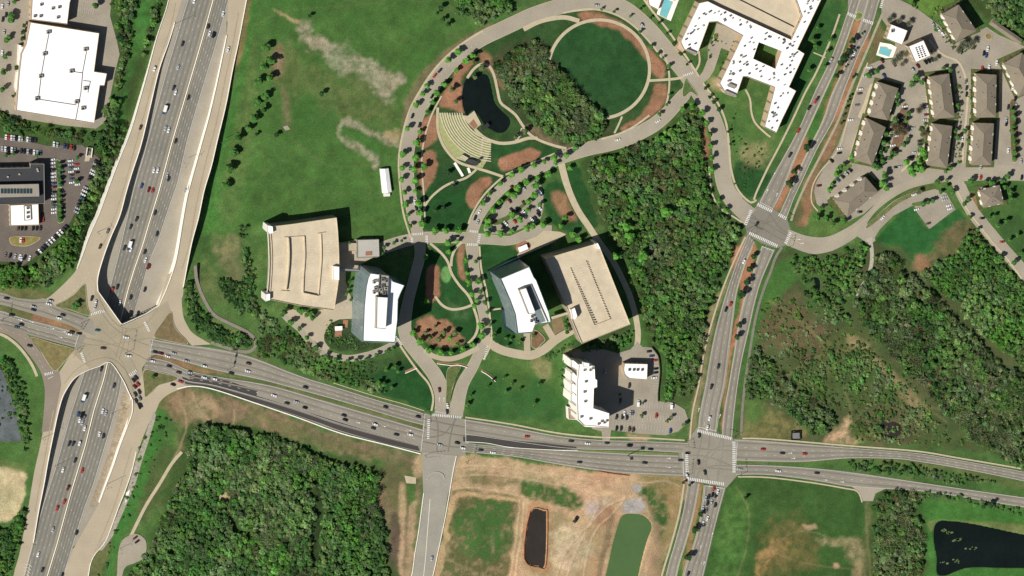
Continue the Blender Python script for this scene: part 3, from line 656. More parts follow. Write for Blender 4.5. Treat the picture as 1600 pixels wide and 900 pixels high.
sheet('road_crossing', "1089,668 1145,684 1150,700 1153,742 1135,762 1105,756 1075,750 1066,744 1060,706 1072,692", mat('crossing_asphalt_pale', (142, 136, 121), .85, .08, .1, .9, .08), 'large worn crossing of the avenue and the arterial road')
W3 = ("1075,750 1067,800 1053,853 1040,900 1010,1050", "1093,756 1083,807 1070,853 1057,900 1030,1050")
E3 = ("1100,758 1093,817 1080,863 1067,900 1040,1050", "1134,762 1120,813 1107,867 1098,905 1060,1050")
between('avenue', *W3, M_art, 'southbound side of the avenue south of the crossroads')
between('avenue', *E3, M_art, 'northbound side of the avenue south of the crossroads, full of queued cars')
ribbon('bike_path', "1388,0 1371,40 1350,90 1330,136 1310,188 1286,236 1262,282 1244,322 1236,345", 3.6, mat('path_asphalt_tan', (160, 152, 128), .9), 'pale shared path along the east side of the avenue', kerb=False, cat='path')
ribbon('bike_path', "1222,386 1212,402 1204,425 1196,445 1186,475 1178,510 1170,560 1164,600 1160,640 1158,680", 4.0, mat('path_asphalt_dark', (124, 120, 106), .9), 'dark shared path east of the avenue between the crossings', kerb=False, cat='path')
ribbon('road_junction', "1322,-60 1352,-25 1348,5 1345,28", [70, 60, 50, 40], M_art, 'asphalt junction at the top edge of the avenue', kerb=False)
island("1337,22 1342,18 1348,21 1347,28 1340,32 1335,28", (110, 128, 70), 'small round nose island of the avenue median', True)
# streets of the park and campus
ribbon('ring_road', "653,368 646,333 639,300 636,265 637,233 645,198 657,167 677,133 697,107 720,83 750,62 783,46 800,38 833,23 867,12 900,5 933,3 967,10 993,27 1017,50 1040,77 1063,103 1083,130 1100,157 1115,187 1124,217 1127,250 1131,283 1140,305 1154,322 1172,338", [19, 19, 20, 21, 22, 22, 22, 22, 22, 25, 25, 25, 25, 24, 23, 24, 24, 28], M_road, 'street looping around the park from the campus to the avenue')
ribbon('park_street', "735,375 740,356 748,338 760,320 776,302 794,286 816,274 840,264 877,247 917,233 950,225 983,215 1017,198 1040,180 1060,158 1080,135", [18, 15, 15, 16, 16, 17, 20, 22, 21, 21, 20, 18], M_road, 'tree lined street crossing the park below the lawn circle')
ribbon('campus_street', "545,402 592,389 630,377 665,371 700,371 735,372 765,374 795,376 815,370 838,362 862,362", [10, 14, 18, 17, 16, 16, 17, 14, 13, 18, 20], M_road, 'campus street linking the tower, the boulevard and the parking lot', k0=.1)
ribbon('boulevard', "737,376 738,393 743,433 750,467 757,500 758,524 750,548 738,574 724,598 717,622 713,650", [20, 15, 14, 14, 14, 14, 15, 17, 19, 21], M_road, 'shaded campus boulevard between the two office towers')
ribbon('campus_drive', "655,372 656,400 648,432 638,470 632,510 638,532 650,548 668,570 682,590 690,612 692,632 690,650", [17, 15, 15, 15, 16, 19, 20, 21, 21, 22, 22, 24], M_road, 'drive curving from the tower to the arterial road')
ribbon('campus_path', "664,546 676,556 700,561 722,556 748,543", 8, M_conc, 'concrete lane below the mulch garden', kerb=False)
ribbon('service_drive', "440,487 452,500 468,513 480,528 497,547 520,556 545,560 570,556 590,550 608,542 626,532", 9, M_road, 'tree lined service drive looping below the tower')
ribbon('entrance_loop', "528,492 512,503 503,520 503,535 512,547", 9, M_conc, 'concrete entrance loop west of the tower', kerb=False)
sheet('plaza', "440,487 447,481 475,487 492,492 500,484 520,480 552,482 552,498 530,499 512,507 505,520 500,540 485,528 470,510 455,497", M_conc, 'concrete plaza south of the curved parking garage', sm=False, cat='plaza')
sheet('plaza', "526,380 557,374 592,374 592,398 566,412 556,424 540,424 540,440 550,470 550,484 520,482 524,440", mat('plaza_paving', (172, 160, 140), .85, .2, .1, 1, .1), 'paved court between the curved garage and the tower', cat='plaza')
ribbon('campus_drive', "758,528 766,537 784,547 808,553 830,555 850,546 868,531 886,520 902,512", [16, 12, 12, 12, 12, 12, 12, 11], M_conc, 'drive below the eastern office building', k0=.12)
ribbon('driveway', "823,516 824,550", 10, M_conc, 'short driveway south of the eastern office building', kerb=False)
ribbon('driveway', "852,508 858,518 866,532", 10, M_conc, 'second short driveway beside the eastern office building', kerb=False)
ribbon('campus_path', "877,256 884,283 893,308 905,332 920,354 936,378 956,405 972,435 985,465 994,498 997,525 994,548", [11, 10, 10, 9, 9, 9, 9], M_walk, 'pale service path passing behind the eastern garage', kerb=False, cat='path')
sheet('plaza', "815,378 838,370 850,360 875,362 885,366 862,380 820,398 800,410 810,396", M_walk, 'pale drop off plaza north of the eastern office building', cat='plaza')
sheet('parking_lot', "757,362 759,348 768,334 790,315 812,298 832,284 842,282 848,300 849,325 842,345 822,354 800,363 780,366", M_lot, 'small tree shaded parking lot beside the park street', sm=True)
sheet('parking_lot', "893,552 905,546 945,546 965,552 985,546 996,534 1004,542 1018,543 1028,556 1031,580 1028,612 1028,627 1052,629 1070,640 1076,658 1060,674 1040,680 1000,678 955,672 952,694 942,694 940,674 925,670 915,600", M_lot, 'hotel parking lot east of the tall white building')
# western lots
sheet('parking_lot', "-160,-160 176,-160 174,0 172,25 183,65 187,85 180,112 173,148 165,190 150,201 100,196 25,184 0,171 -160,150", M_lot, 'asphalt yard around the white roofed warehouse')
sheet('parking_lot', "-160,208 0,215 40,220 75,228 128,226 143,238 156,248 151,268 140,288 128,308 118,332 108,350 92,368 70,388 55,401 44,409 33,417 20,409 -160,405", M_lotdark, 'dark crowded parking lot around the black roofed building')
sheet('parking_lot', "-160,560 0,570 12,600 24,640 34,690 0,690 -160,700", mat('blue_grey_lot', (92, 98, 98), .9, .12, .28, .9, .15), 'blue grey parking lot at the left edge', cat='parking lot')
# apartments
sheet('parking_lot', "1374,-60 1402,-2 1430,11 1450,26 1468,40 1492,68 1526,50 1542,42 1560,54 1600,72 1780,140 1780,262 1600,262 1577,260 1547,258 1500,262 1460,270 1420,283 1390,298 1350,334 1325,346 1303,324 1296,312 1290,322 1284,326 1276,318 1272,300 1275,285 1292,255 1310,225 1320,196 1336,144 1350,105 1372,95 1395,92 1400,60 1378,30", M_lot, 'winding parking area among the brown roofed apartments')
between('residential_street', "1232,358 1252,366 1270,370 1292,370 1316,360 1340,345 1362,325 1383,299 1416,284 1448,273 1481,264 1547,258 1600,260 1760,266", "1226,382 1244,389 1260,395 1276,397 1300,392 1320,382 1340,369 1351,354 1368,331 1394,310 1422,295 1453,287 1481,284 1507,283 1583,282 1760,290", M_road, 'residential street climbing east from the crossing')
ribbon('residential_street', "1492,272 1502,298 1520,331 1539,355 1559,379 1578,401 1600,425 1660,490", [20, 18, 18, 18, 18, 18], M_road, 'residential street with tree shadows south of the apartments', k0=.08)
sheet('maintenance_lot', "1345,366 1360,352 1386,329 1405,314 1435,302 1461,295 1479,302 1493,327 1452,358 1433,332 1428,320 1396,337 1375,358 1364,376", M_lot, 'maintenance lot beside the mown green field')
island("1352,357 1362,352 1385,333 1404,318 1432,304 1440,300 1434,298 1400,312 1380,328 1358,348", (104, 108, 68), 'narrow planted strip separating the bus lane from the street')
sheet('road_crossing', "1340,345 1352,345 1364,360 1368,376 1362,380 1352,378 1338,368", M_road, 'mouth of the maintenance lot lane')
ribbon('gravel_path', "1358,372 1362,390 1362,410 1356,432 1346,448 1338,462", [8, 6, 6, 5, 5, 4], mat('pale_gravel', (172, 164, 148), .95, .4, .15, 1.5, .2), 'pale gravel path running into the woods', kerb=False, cat='path')
# southern construction road
sheet('unfinished_road', "660,706 714,712 708,745 700,772 690,833 674,905 640,1040 600,1040 643,905 655,817 661,770 660,735", mat('unfinished_asphalt', (150, 146, 132), .9, .06, .08, .8, .08), 'wide unfinished road running south from the campus junction')
# paths
SWK = [("668,106 656,150 640,188", 0)]
def walk(s, wpx=3.2, label='', m=None): ribbon('footpath', s, wpx, m or M_walk, label, kerb=False, cat='path')
walk("642,372 630,332 625,290 623,250 629,210 640,172 656,142 676,112 700,86 728,64 755,48", 3, 'pale sidewalk outside the western curve of the ring road')
walk("664,345 662,300 659,262 660,235 666,205 676,176 690,150", 2.6, 'inner sidewalk along the western curve of the ring road')
walk([(936+79*math.cos(t), 108+77*math.sin(t)) for t in np.linspace(-2.95, 1.75, 40)], 5, 'pale path ringing the round green lawn')
walk("1014,126 1032,125 1056,123 1068,120", 4, 'straight path from the round lawn to the ring road')
walk("1034,75 1043,100 1046,125 1044,150 1040,165", 3, 'thin path beside the mulch crescent')
walk("818,46 845,33 880,27 905,33", 7, 'broad path entering the park from the ring road')
walk("880,20 920,14 955,20 985,36 1012,62 1034,90", 3, 'thin path north of the mulch crescent')
walk("1015,180 990,198 965,210 940,217", 3, 'path along the park street south of the lawn')
walk("972,182 966,196 960,208", 3, 'short link path south of the round lawn')
walk("730,122 740,108 752,100 764,103 772,118 777,140 782,160 794,170 806,180 816,195 828,210 845,220 868,228 885,232", 4.2, 'path curving around the north and east of the pond')
walk("742,202 755,214 770,221 785,224 805,222 825,216 840,216", 5, 'path skirting the south of the pond')
walk("816,200 813,210 806,220", 4, 'short fork of the pond path')
walk("684,168 684,200 692,226 708,247 722,256 742,262 762,268 786,276", 4.2, 'path around the back of the amphitheatre terraces')
walk("744,265 728,278 700,288 680,302 666,318 662,330", 3.5, 'path from the amphitheatre to the ring road')
walk("786,276 764,296 748,316 736,338 732,350", 2.8, 'sidewalk on the park side of the park street')
walk("790,273 815,262 850,247 880,234", 2.8, 'sidewalk north of the park street')
walk("672,380 690,396 700,410 706,428 718,446 732,462 739,478 746,500 746,515 740,528 728,540", 4, 'garden path meandering west of the boulevard')
walk("722,378 712,388 706,402 705,416", 4, 'garden path fork near the campus junction')
walk("739,476 722,482 704,483 690,476 680,463", 4, 'garden path leading to the terrace seats')
walk("749,385 752,420 760,455 766,500 768,530 762,550 755,562", 3, 'sidewalk on the east side of the boulevard')
walk("768,484 785,482", 2.5, 'link path from the boulevard to the eastern office building')
walk("622,535 640,562 655,582 670,600 677,622 674,642", 3.2, 'sidewalk on the west side of the campus drive')
walk("1000,-10 1020,18 1042,45 1065,78 1085,108 1102,135 1120,158 1134,190 1139,225 1142,262 1152,295 1172,316 1182,312", 3.2, 'sidewalk outside the eastern curve of the ring road')
walk("1164,350 1145,338 1125,325 1112,300 1108,260", 2.6, 'sidewalk inside the eastern curve of the ring road')
walk("1092,80 1093,98 1086,112", 3, 'short path at the tip of the long white complex')
walk("1165,140 1172,155 1174,175 1180,192 1196,208 1204,214", 3, 'garden path south of the long white complex')
walk("1312,22 1298,62 1276,112 1258,145 1238,188 1218,228 1200,262 1183,298 1178,312", 3, 'sidewalk on the west side of the avenue')
walk("1271,82 1290,90", 2, 'short path from the complex to the avenue')
walk("1165,370 1146,410 1128,455 1112,505 1100,552 1092,600 1082,645 1078,688", 2.6, 'grassy sidewalk on the west side of the avenue between the crossings')
walk("727,652 800,663 867,676 933,683 1000,684 1070,688", 2.4, 'sidewalk north of the arterial road below the hotel')
walk("520,598 583,618 633,632 663,642", 1.2, 'sidewalk north of the arterial road by the campus lawn')
walk("1153,745 1200,746 1267,754 1320,763 1340,768 1347,785", 2.2, 'sidewalk on the north edge of the bottom right field')
walk("1070,748 1062,800 1048,853 1034,900 1010,1000", 3, 'pale verge strip west of the southern avenue')
walk("1160,685 1200,686 1333,697 1433,705 1500,716 1600,733 1700,752", 2.4, 'sidewalk along the north of the eastern arterial road')
walk("1492,290 1510,325 1530,352 1552,380 1572,402 1600,440", 3, 'sidewalk on the west side of the residential street')
walk("-40,516 0,522 22,535 38,552 50,570 58,588", 4.5, 'pale kerb strip outside the south western ramp')
walk("305,415 308,440 320,470 335,492 358,505 385,518 398,530 398,543 385,550 360,545 330,535", 5, 'asphalt greenway path below the north eastern ramp', mat('greenway_asphalt', (132, 124, 112), .9))
walk("284,706 268,725 250,755 228,790 212,822 204,838 195,850", 5, 'winding pale trail beside the southern woods', M_walk)
sheet('cul_de_sac', "196,840 212,834 226,842 229,856 224,872 210,880 196,886 190,905 180,960 172,960 182,905 184,870 188,850", M_road, 'pale cul de sac at the edge of the southern woods', sm=True)
walk("1322,330 1345,316 1360,300 1385,290", 2.5, 'tan walk beside the lowest apartment building')
walk("1452,62 1466,80 1478,88 1495,95 1505,110 1512,140 1510,180 1506,220 1504,255", 3.5, 'tan sidewalk between the two columns of apartments')
walk("1448,150 1450,180 1448,215 1440,235 1425,252 1408,268", 3, 'tan walk west of the central apartments')
walk("1356,98 1345,125 1335,150 1322,196 1312,230 1300,247 1282,268 1270,290 1268,315 1278,330", 2.2, 'tan kerb walk west of the apartment lot')
sheet('terrace', "1359,132 1371,128 1372,140 1350,190 1340,182 1350,160", M_walk, 'tan patio strip beside the first western apartment', cat='terrace')
sheet('terrace', "1345,190 1354,192 1350,205 1333,248 1325,250 1335,215", M_walk, 'tan patio strip beside the second western apartment', cat='terrace')
sheet('driveway', "1120,36 1136,42 1158,52 1156,60 1146,90 1140,80 1127,75 1116,110 1108,122 1096,132 1088,125 1098,112 1106,92 1106,72 1114,60", M_road, 'driveway loop entering the courtyard of the long white complex', sm=False)
island("1116,52 1121,50 1124,55 1122,62 1117,63 1114,58", (110, 108, 70), 'oval planted island in the complex courtyard')
# islands
island("132,444 135,462 137,480 141,492 132,492 108,484 86,478 100,470 117,458", (104, 106, 68), 'triangular grass island north west of the interchange')
island("267,487 271,505 280,520 290,530 292,538 262,533 243,528 241,521 253,503", (118, 104, 76), 'triangular dry island north east of the interchange')
island("48,526 80,535 115,545 112,552 93,575 86,580 80,575 70,560 60,543", (124, 114, 76), 'triangular tan island south west of the interchange')
island("223,584 230,577 250,582 277,589 272,595 250,602 237,612 227,621 225,610", (104, 104, 68), 'triangular grass island south east of the interchange')
island("1071,123 1076,128 1086,141 1090,150 1080,144 1068,152 1066,142", (84, 104, 58), 'small grass island at the ring road fork', kerb=True)
island("700,575 720,572 712,592 706,612 700,640 697,640 697,605", (92, 104, 60), 'grass wedge between the two campus drives')
island("770,346 790,338 812,322 830,306 832,310 812,330 790,348 772,352", (84, 100, 58), 'planted island in the small parking lot')
island("828,515 840,517 852,530 846,538 838,545 830,540 830,525", (120, 96, 72), 'brown planted island beside the short driveways')
island("1306,276 1322,258 1332,256 1330,262 1318,272 1300,292 1296,298 1297,288", (90, 110, 60), 'oval planted island in the south western apartment lot')
island("1402,182 1414,160 1418,168 1420,190 1412,220 1402,236 1392,238 1396,212", (118, 94, 74), 'long planted island west of the central apartments')
island("1578,160 1588,160 1593,220 1590,250 1582,250 1578,210", (104, 90, 66), 'long planted island east of the apartments')
island("1541,52 1548,52 1550,60 1543,62 1539,57", (130, 112, 74), 'small round planted island near the upper apartment', name='traffic_island')
island("16,371 30,369 60,370 62,374 50,382 38,385 20,383 15,376", (134, 122, 72), 'oval yellowish island in the dark parking lot')
island("87,252 92,250 98,262 98,290 92,292 88,275", (70, 86, 52), 'northern hedge island in the dark parking lot')
island("88,296 98,296 101,340 96,348 90,346 88,320", (70, 86, 52), 'southern hedge island in the dark parking lot')
island("1425,318 1446,314 1450,318 1432,322", (92, 110, 62), 'grass island in the maintenance lot', kerb=False)
medW = [(W1[1], E1[0], .06, .93), (W2[1], E2[0], .03, .99), (W3[1], E3[0], .0, 1)]
for i, (a, b, t0, t1) in enumerate(medW):
    A_ = npoints(smooth(a), 40); B_ = npoints(smooth(b), 40); j0 = int(40*t0); j1 = int(40*t1)
    c0 = A_*.93 + B_*.07; c1 = A_*.07 + B_*.93
    KERBS.append((c0[j0:j1], (A_*1.0)[j0:j1])); KERBS.append((c1[j0:j1], B_[j0:j1]))
# kerbs as one raised sheet
v = []; f = []
for kb in KERBS:
    a, b = kb[0], kb[1]; zt = kb[2] if len(kb) > 2 else 0.2; n = len(a); n0 = len(v)
    for i in range(n): v += [P(a[i][0], a[i][1], 0.0), P(a[i][0], a[i][1], zt), P(b[i][0], b[i][1], zt), P(b[i][0], b[i][1], 0.0)]
    for i in range(n-1):
        p_ = n0+4*i
        for k in range(3): f.append((p_+k, p_+k+1, p_+k+5, p_+k+4))
tag(mk('kerbs', v, f, M_kerb), 'pale kerbs edging the streets and islands', 'kerb', kind='structure')
# ------------------------------------------------------------------ markings
ZM = 0.50
MZ = [0.0]
def mark(name, pls, m, label, wpx=.5, dash=None):
    mb = MB()
    for pl in pls:
        MZ[0] = (MZ[0] + 0.004) % 0.12; ZM = (0.16 if "interchange deck" in label else 0.26) + MZ[0] + (0.13 if m in (M_white, M_yellow) else 0)
        p = resample(pl, 1.5 if dash else 4)
        a = offs(p, -wpx/2); b = offs(p, wpx/2); n = len(p)
        if dash: per = int((dash[0]+dash[1])/1.5); on = int(dash[0]/1.5)
        for i in range(n-1):
            if dash and (i % per) >= on: continue
            mb.add([P(*a[i], ZM), P(*b[i], ZM), P(*b[i+1], ZM), P(*a[i+1], ZM)], [(0, 1, 2, 3)])
    if mb.v: tag(mb.build(name, m), label, 'road marking', kind='structure')
def lanes(A, B, fr, edge=(.04, .96), label='', yel=0, dash=(5, 10)):
    a = npoints(smooth(A), 80); b = npoints(smooth(B), 80); g_ = lambda t: (a*(1-t)+b*t).tolist()
    fs = [0.0] + list(fr) + [1.0]
    mark('lane_wear', [g_((u_+v_)/2) for u_, v_ in zip(fs[:-1], fs[1:])], mat('arterial_wear', (127, 121, 108), .85, .03, .14, .9, .1), 'faint dark wheel worn strips of ' + label, 2.0)
    mark('lane_marking', [g_(t) for t in fr], M_white, 'dashed lane lines of ' + label, .42, dash)
    if edge: mark('edge_marking', [g_(t) for t in edge], M_white, 'solid edge lines of ' + label, .42)
ZM = 0.23 + 0.12
lanes(nA, nB, (.36, .66), (.05, .95), 'the westbound arterial west of campus')
lanes(sA, sB, (.25, .48), (.04, .7), 'the eastbound arterial west of campus')
lanes("727,655 800,667 867,680 933,687 1000,689 1077,692", "727,679 800,690 867,699 905,702 943,703 1000,704 1060,707", (.4,), (.05, .95), 'the westbound arterial below the hotel')
lanes("727,692 800,699 905,704 1000,709 1060,711", "722,706 800,713 867,725 933,735 983,740 1067,744", (.3, .55, .8), (.05, .95), 'the eastbound arterial below the hotel')
lanes("1147,686 1200,689 1333,700 1433,708 1500,719 1600,737 1760,770", "1150,720 1250,722 1327,716 1400,717 1433,721 1500,732 1600,752 1760,788", (.36, .68), (.05, .95), 'the westbound arterial east of the crossroads')
lanes("1150,726 1200,727 1267,731 1333,738 1433,753 1500,763 1600,777 1760,800", "1150,742 1200,742 1267,750 1333,761 1400,765 1467,771 1600,793 1760,818", (.5,), (.06, .94), 'the eastbound arterial east of the crossroads')
for (A_, B_), nm, fr in ((W1, 'the southbound northern avenue', (.5,)), (E1, 'the northbound northern avenue', (.5,)), (W2, 'the southbound middle avenue', (.33, .66)), (E2, 'the northbound middle avenue', (.5,)), (W3, 'the southbound southern avenue', (.5,)), (E3, 'the northbound southern avenue', (.25, .5, .75))):
    lanes(A_, B_, fr, (.06, .94), nm)
lanes("-160,440 -60,453 0,457 25,465 55,468 70,466 85,477 105,485 130,493", "-160,460 -60,470 0,476 33,485 67,495 100,505 127,517", (.5,), None, 'the westbound arterial by the left edge')
lanes("-60,476 0,485 33,496 83,509 123,520", "-60,505 0,510 33,517 45,523 80,533 117,543", (.5, .75), (.05, .25), 'the eastbound arterial by the left edge')
mark('lane_marking', [smooth("0,512 38,527 58,555 74,590"), ], M_white, 'lane line of the south western ramp', .4, (4, 7))
mark('lane_marking', [smooth("146,440 142,455 145,480 150,492"), smooth("140,425 128,442 110,458 88,474")], M_white, 'lane lines of the west ramp approach', .4, (4, 6))
mark('stop_line', [[(123,523),(117,542)], [(239,531),(234,553)], [(81,479),(73,470)], [(147,489),(158,484)], [(664,648),(658,705)], [(727,655),(728,690)], [(1090,667),(1119,673)], [(1188,316),(1207,326)], [(1191,385),(1209,392)], [(1152,690),(1150,722)], [(1067,707),(1068,743)], [(1103,759),(1131,763)], [(1162,352),(1174,330)], [(680,643),(697,646)], [(75,592),(83,588)], [(204,588),(213,583)]], M_white, 'white stop lines at the junctions', .7)
mark('centre_line', [smooth("763,318 778,303 796,288 820,275"), smooth("684,124 700,104 722,84 752,64")], M_white, 'faint centre line of the park street', .3, (3, 6))
mark('centre_line', [smooth("1240,372 1258,381 1278,384 1306,376 1334,358 1358,337 1378,314 1404,297 1436,284")], M_yellow, 'yellow centre line of the residential street', .4)
mark('lane_marking', [smooth(s) for s in ("672,780 668,830 664,880 655,960", )], M_barrier, 'white line down the unfinished road', .6)
ZM = 0.56
def zebra(x0, y0, x1, y1, w_, label, st=2.9):
    "stripes laid across the way from one kerb to the other"
    mb = MB(); L_ = math.hypot(x1-x0, y1-y0); ux, uy = (x1-x0)/L_, (y1-y0)/L_; nx, ny = -uy, ux; t = 0
    while t < L_:
        a = (x0+ux*t, y0+uy*t); b = (x0+ux*(t+st*.55), y0+uy*(t+st*.55))
        mb.add([P(a[0]-nx*w_/2, a[1]-ny*w_/2, ZM), P(b[0]-nx*w_/2, b[1]-ny*w_/2, ZM), P(b[0]+nx*w_/2, b[1]+ny*w_/2, ZM), P(a[0]+nx*w_/2, a[1]+ny*w_/2, ZM)], [(0, 1, 2, 3)]); t += st
    tag(mb.build('crosswalk', M_white), label, 'crosswalk', kind='structure')
for a in ((1184,319,1206,330,5,'striped crosswalk over the southbound avenue, north side of the ring road crossing'), (1217,335,1228,341,5,'striped crosswalk over the northbound avenue, north side of the ring road crossing'),
 (1174,328,1165,351,5,'striped crosswalk over the ring road at the avenue'), (1171,364,1214,384,5,'long striped crosswalk south of the ring road crossing'), (1236,363,1227,381,5,'striped crosswalk over the residential street'),
 (1090,673,1142,685,5,'striped crosswalk north of the large crossroads'), (1147,690,1147,739,5,'striped crosswalk east of the large crossroads'), (1075,748,1130,756,5,'striped crosswalk south of the large crossroads'), (1073,710,1074,742,5,'faint striped crosswalk west of the large crossroads'),
 (142,491,162,486,4,'crosswalk at the foot of the west ramp'), (226,503,233,517,4,'crosswalk at the foot of the north eastern ramp'), (127,551,133,567,4,'crosswalk over the south western ramp'), (202,586,214,578,4,'crosswalk above the queue of cars'), (70,585,83,582,4,'crosswalk over the south western turning ramp'),
 (670,655,669,686,4,'crosswalk west of the campus junction'), (676,648,720,652,4,'faint crosswalk north of the campus junction'), (644,371,644,382,4,'crosswalk west of the ring road end'), (667,368,667,380,4,'crosswalk east of the ring road end'), (645,366,661,365,3.5,'crosswalk at the foot of the ring road'),
 (750,366,747,380,4,'crosswalk east of the boulevard head'), (730,382,746,382,4,'crosswalk at the boulevard head'), (734,361,748,362,3.5,'crosswalk at the foot of the park street'), (1325,21,1336,26,5,'striped crosswalk over the southbound avenue near the top edge'), (1349,31,1363,36,5,'striped crosswalk over the northbound avenue near the top edge'),
 (1376,12,1382,-8,4,'striped crosswalk over the apartment entrance'), (762,540,757,560,3,'crosswalk over the eastern campus drive'), (618,526,628,538,3,'crosswalk below the tower'), (1068,118,1084,113,3.5,'crosswalk over the ring road by the round lawn')):
    zebra(*a)
# deck joints, rails and worn lane lines of the interchange
M_joint = mat('dark_joint', (136, 126, 107), .9)
for s, lb in (("153,455 158,472 170,493 184,508 200,514 216,512 232,502 246,484", 'dark curved rail joint north of the interchange deck'), ("100,600 112,585 128,571 148,562 168,559 184,566 198,582 206,602 209,626 208,645", 'dark curved rail joint south of the interchange deck')):
    mark('deck_joint', [smooth(s)], M_joint, lb, .6)
mark('deck_joint', [pts("133,498 118,545"), pts("240,530 232,556"), pts("192,512 190,528 180,560"), pts("197,513 195,530 186,562")], M_joint, 'thin dark joints across the interchange deck', .5)
mark('lane_marking', [smooth(s) for s in ("158,488 175,510 205,530 232,540", "120,535 150,540 190,536 236,528", "126,527 160,534 200,548 228,562", "130,560 150,545 185,522 215,515", "200,590 190,565 165,540 130,527", "214,584 204,560 180,535 150,510")], mat('tyre_marks', (151, 141, 119), .9), 'faint curved tyre worn lines across the interchange deck', 1.1)
mark('lane_marking', [smooth(s) for s in ("274,5 264,50 244,105 230,160 213,220 197,280 180,335 160,385",)], mat('ramp_wear', (167, 153, 127), .9), 'faint wear lines down the west ramp', 1.3)
mark('lane_marking', [smooth(s) for s in ("372,20 362,75 350,130 338,190 322,250 306,320 296,380 284,420",)], mat('ramp_wear', (0, 0, 0)), 'faint wear line down the east ramp', 1.6)
mark('lane_marking', [smooth(s) for s in ("205,700 192,745 178,790 160,835 140,880", "84,640 74,690 64,745 54,800")], mat('ramp_wear', (0, 0, 0)), 'faint wear lines down the southern ramps', 1.4)
mw = mat('crossing_wear', (122, 117, 104), .85, .05, .12, .9, .1)
mark('tyre_marks', [smooth(s) for s in ("1150,400 1165,372 1185,352 1215,340 1240,300", "1166,398 1178,372 1196,348 1212,318", "1188,402 1202,375 1215,350 1226,336", "1172,340 1195,348 1218,362 1240,374", "1168,345 1190,356 1212,370 1232,378", "1196,322 1206,340 1220,358 1238,368", "1180,372 1184,350 1178,338 1168,335")], mw, 'dark worn wheel paths across the ring road crossing', 1.6)
mark('tyre_marks', [smooth(s) for s in ("1098,672 1093,700 1086,730 1082,756", "1110,676 1106,705 1102,735 1110,760", "1130,682 1128,710 1122,740 1118,762", "1070,698 1100,702 1150,705", "1070,712 1105,714 1152,732", "1070,735 1105,732 1150,735", "1070,728 1100,722 1118,704 1128,684", "1085,752 1096,735 1120,728 1150,730", "1150,696 1120,700 1100,716 1088,748")], mat('crossing_wear_pale', (134, 128, 113), .85, .05, .12, .9, .1), 'dark worn wheel paths across the large crossroads', 1.8)
mark('tyre_marks', [smooth(s) for s in ("664,655 695,662 727,668", "662,668 695,676 727,682", "660,690 695,697 726,700", "680,648 684,670 682,706", "712,652 705,675 700,706", "664,684 690,680 706,664 714,652")], mw, 'dark worn wheel paths across the campus junction', 1.7)
# turn arrows
def arrow(px, py, ang, label, s=1.0):
    c = P(px, py, ZM); M_ = Matrix.Translation(c) @ Matrix.Rotation(ang, 4, 'Z')
    mb = MB(); v = [(-2.2*s, -.22, 0), (.5*s, -.22, 0), (.5*s, .22, 0), (-2.2*s, .22, 0), (.5*s, -.8, 0), (2.2*s, 0, 0), (.5*s, .8, 0)]
    mb.add([M_ @ Vector(q_) for q_ in v], [(0, 1, 2, 3), (4, 5, 6)]); tag(mb.build('turn_arrow', M_white), label, 'road marking', kind='structure')
for i, (x, y, d_) in enumerate(((32,500,-17),(50,503,-17),(82,513,-17),(100,518,-17),(95,527,-17),(1210,272,64),(1199,298,64),(1214,304,64),(1240,716,0),(1235,708,0),(560,660,-17),(600,666,-17),(640,672,-17),(1110,655,75),(1125,650,75),(1092,640,75),(1113,835,75),(1095,855,75),(1100,880,75),(1290,750,-8),(1316,753,-8),(687,624,85),(694,624,85),(1248,374,0),(1253,380,0),(1045,716,-3),(1045,730,-3))):
    arrow(x, y, math.radians(d_), 'white turn arrow painted on a lane approach')
for k in range(5): mark('chevron', [[(40+k*1.5-.5*k, 884+k*4-2), (48-k, 888+k*4), (41-k, 892+k*4)]] if 0 else [[(39-k*1.2, 882+k*5), (46-k*1.2, 881+k*5), (50-k*1.2, 886+k*5)]], M_white, 'painted chevron in the gore of the southbound entry ramp, row %d' % (k+1), .6)
# parking stall lines
def stalls(x0, y0, x1, y1, n, length, label):
    mb = MB(); L_ = math.hypot(x1-x0, y1-y0); ux, uy = (x1-x0)/L_, (y1-y0)/L_; nx, ny = -uy, ux
    for i in range(n+1):
        t = L_*i/n; a = (x0+ux*t, y0+uy*t); b = (a[0]+nx*length, a[1]+ny*length)
        mb.add([P(a[0]-ux*.16, a[1]-uy*.16, ZM), P(a[0]+ux*.16, a[1]+uy*.16, ZM), P(b[0]+ux*.16, b[1]+uy*.16, ZM), P(b[0]-ux*.16, b[1]-uy*.16, ZM)], [(0, 1, 2, 3)])
    tag(mb.build('parking_lines', M_white), label, 'road marking', kind='structure')
stalls(1000,628,1052,634,13,8,'stall lines north of the hotel lot'); stalls(958,664,1040,676,18,-8,'stall lines south of the hotel lot'); stalls(1021,562,1021,612,11,-8,'stall lines on the east of the hotel lot'); stalls(122,-8,145,-4,7,8,'stall lines behind the warehouse, northern row'); stalls(122,18,145,22,7,-8,'stall lines behind the warehouse, southern row')
stalls(958,646,992,646,9,9,'stall lines in the middle of the hotel lot'); stalls(1440,150,1440,200,12,-8,'stall lines west of the central apartments'); stalls(1004,650,1062,650,14,8,'faint stall lines in the south eastern hotel lot')
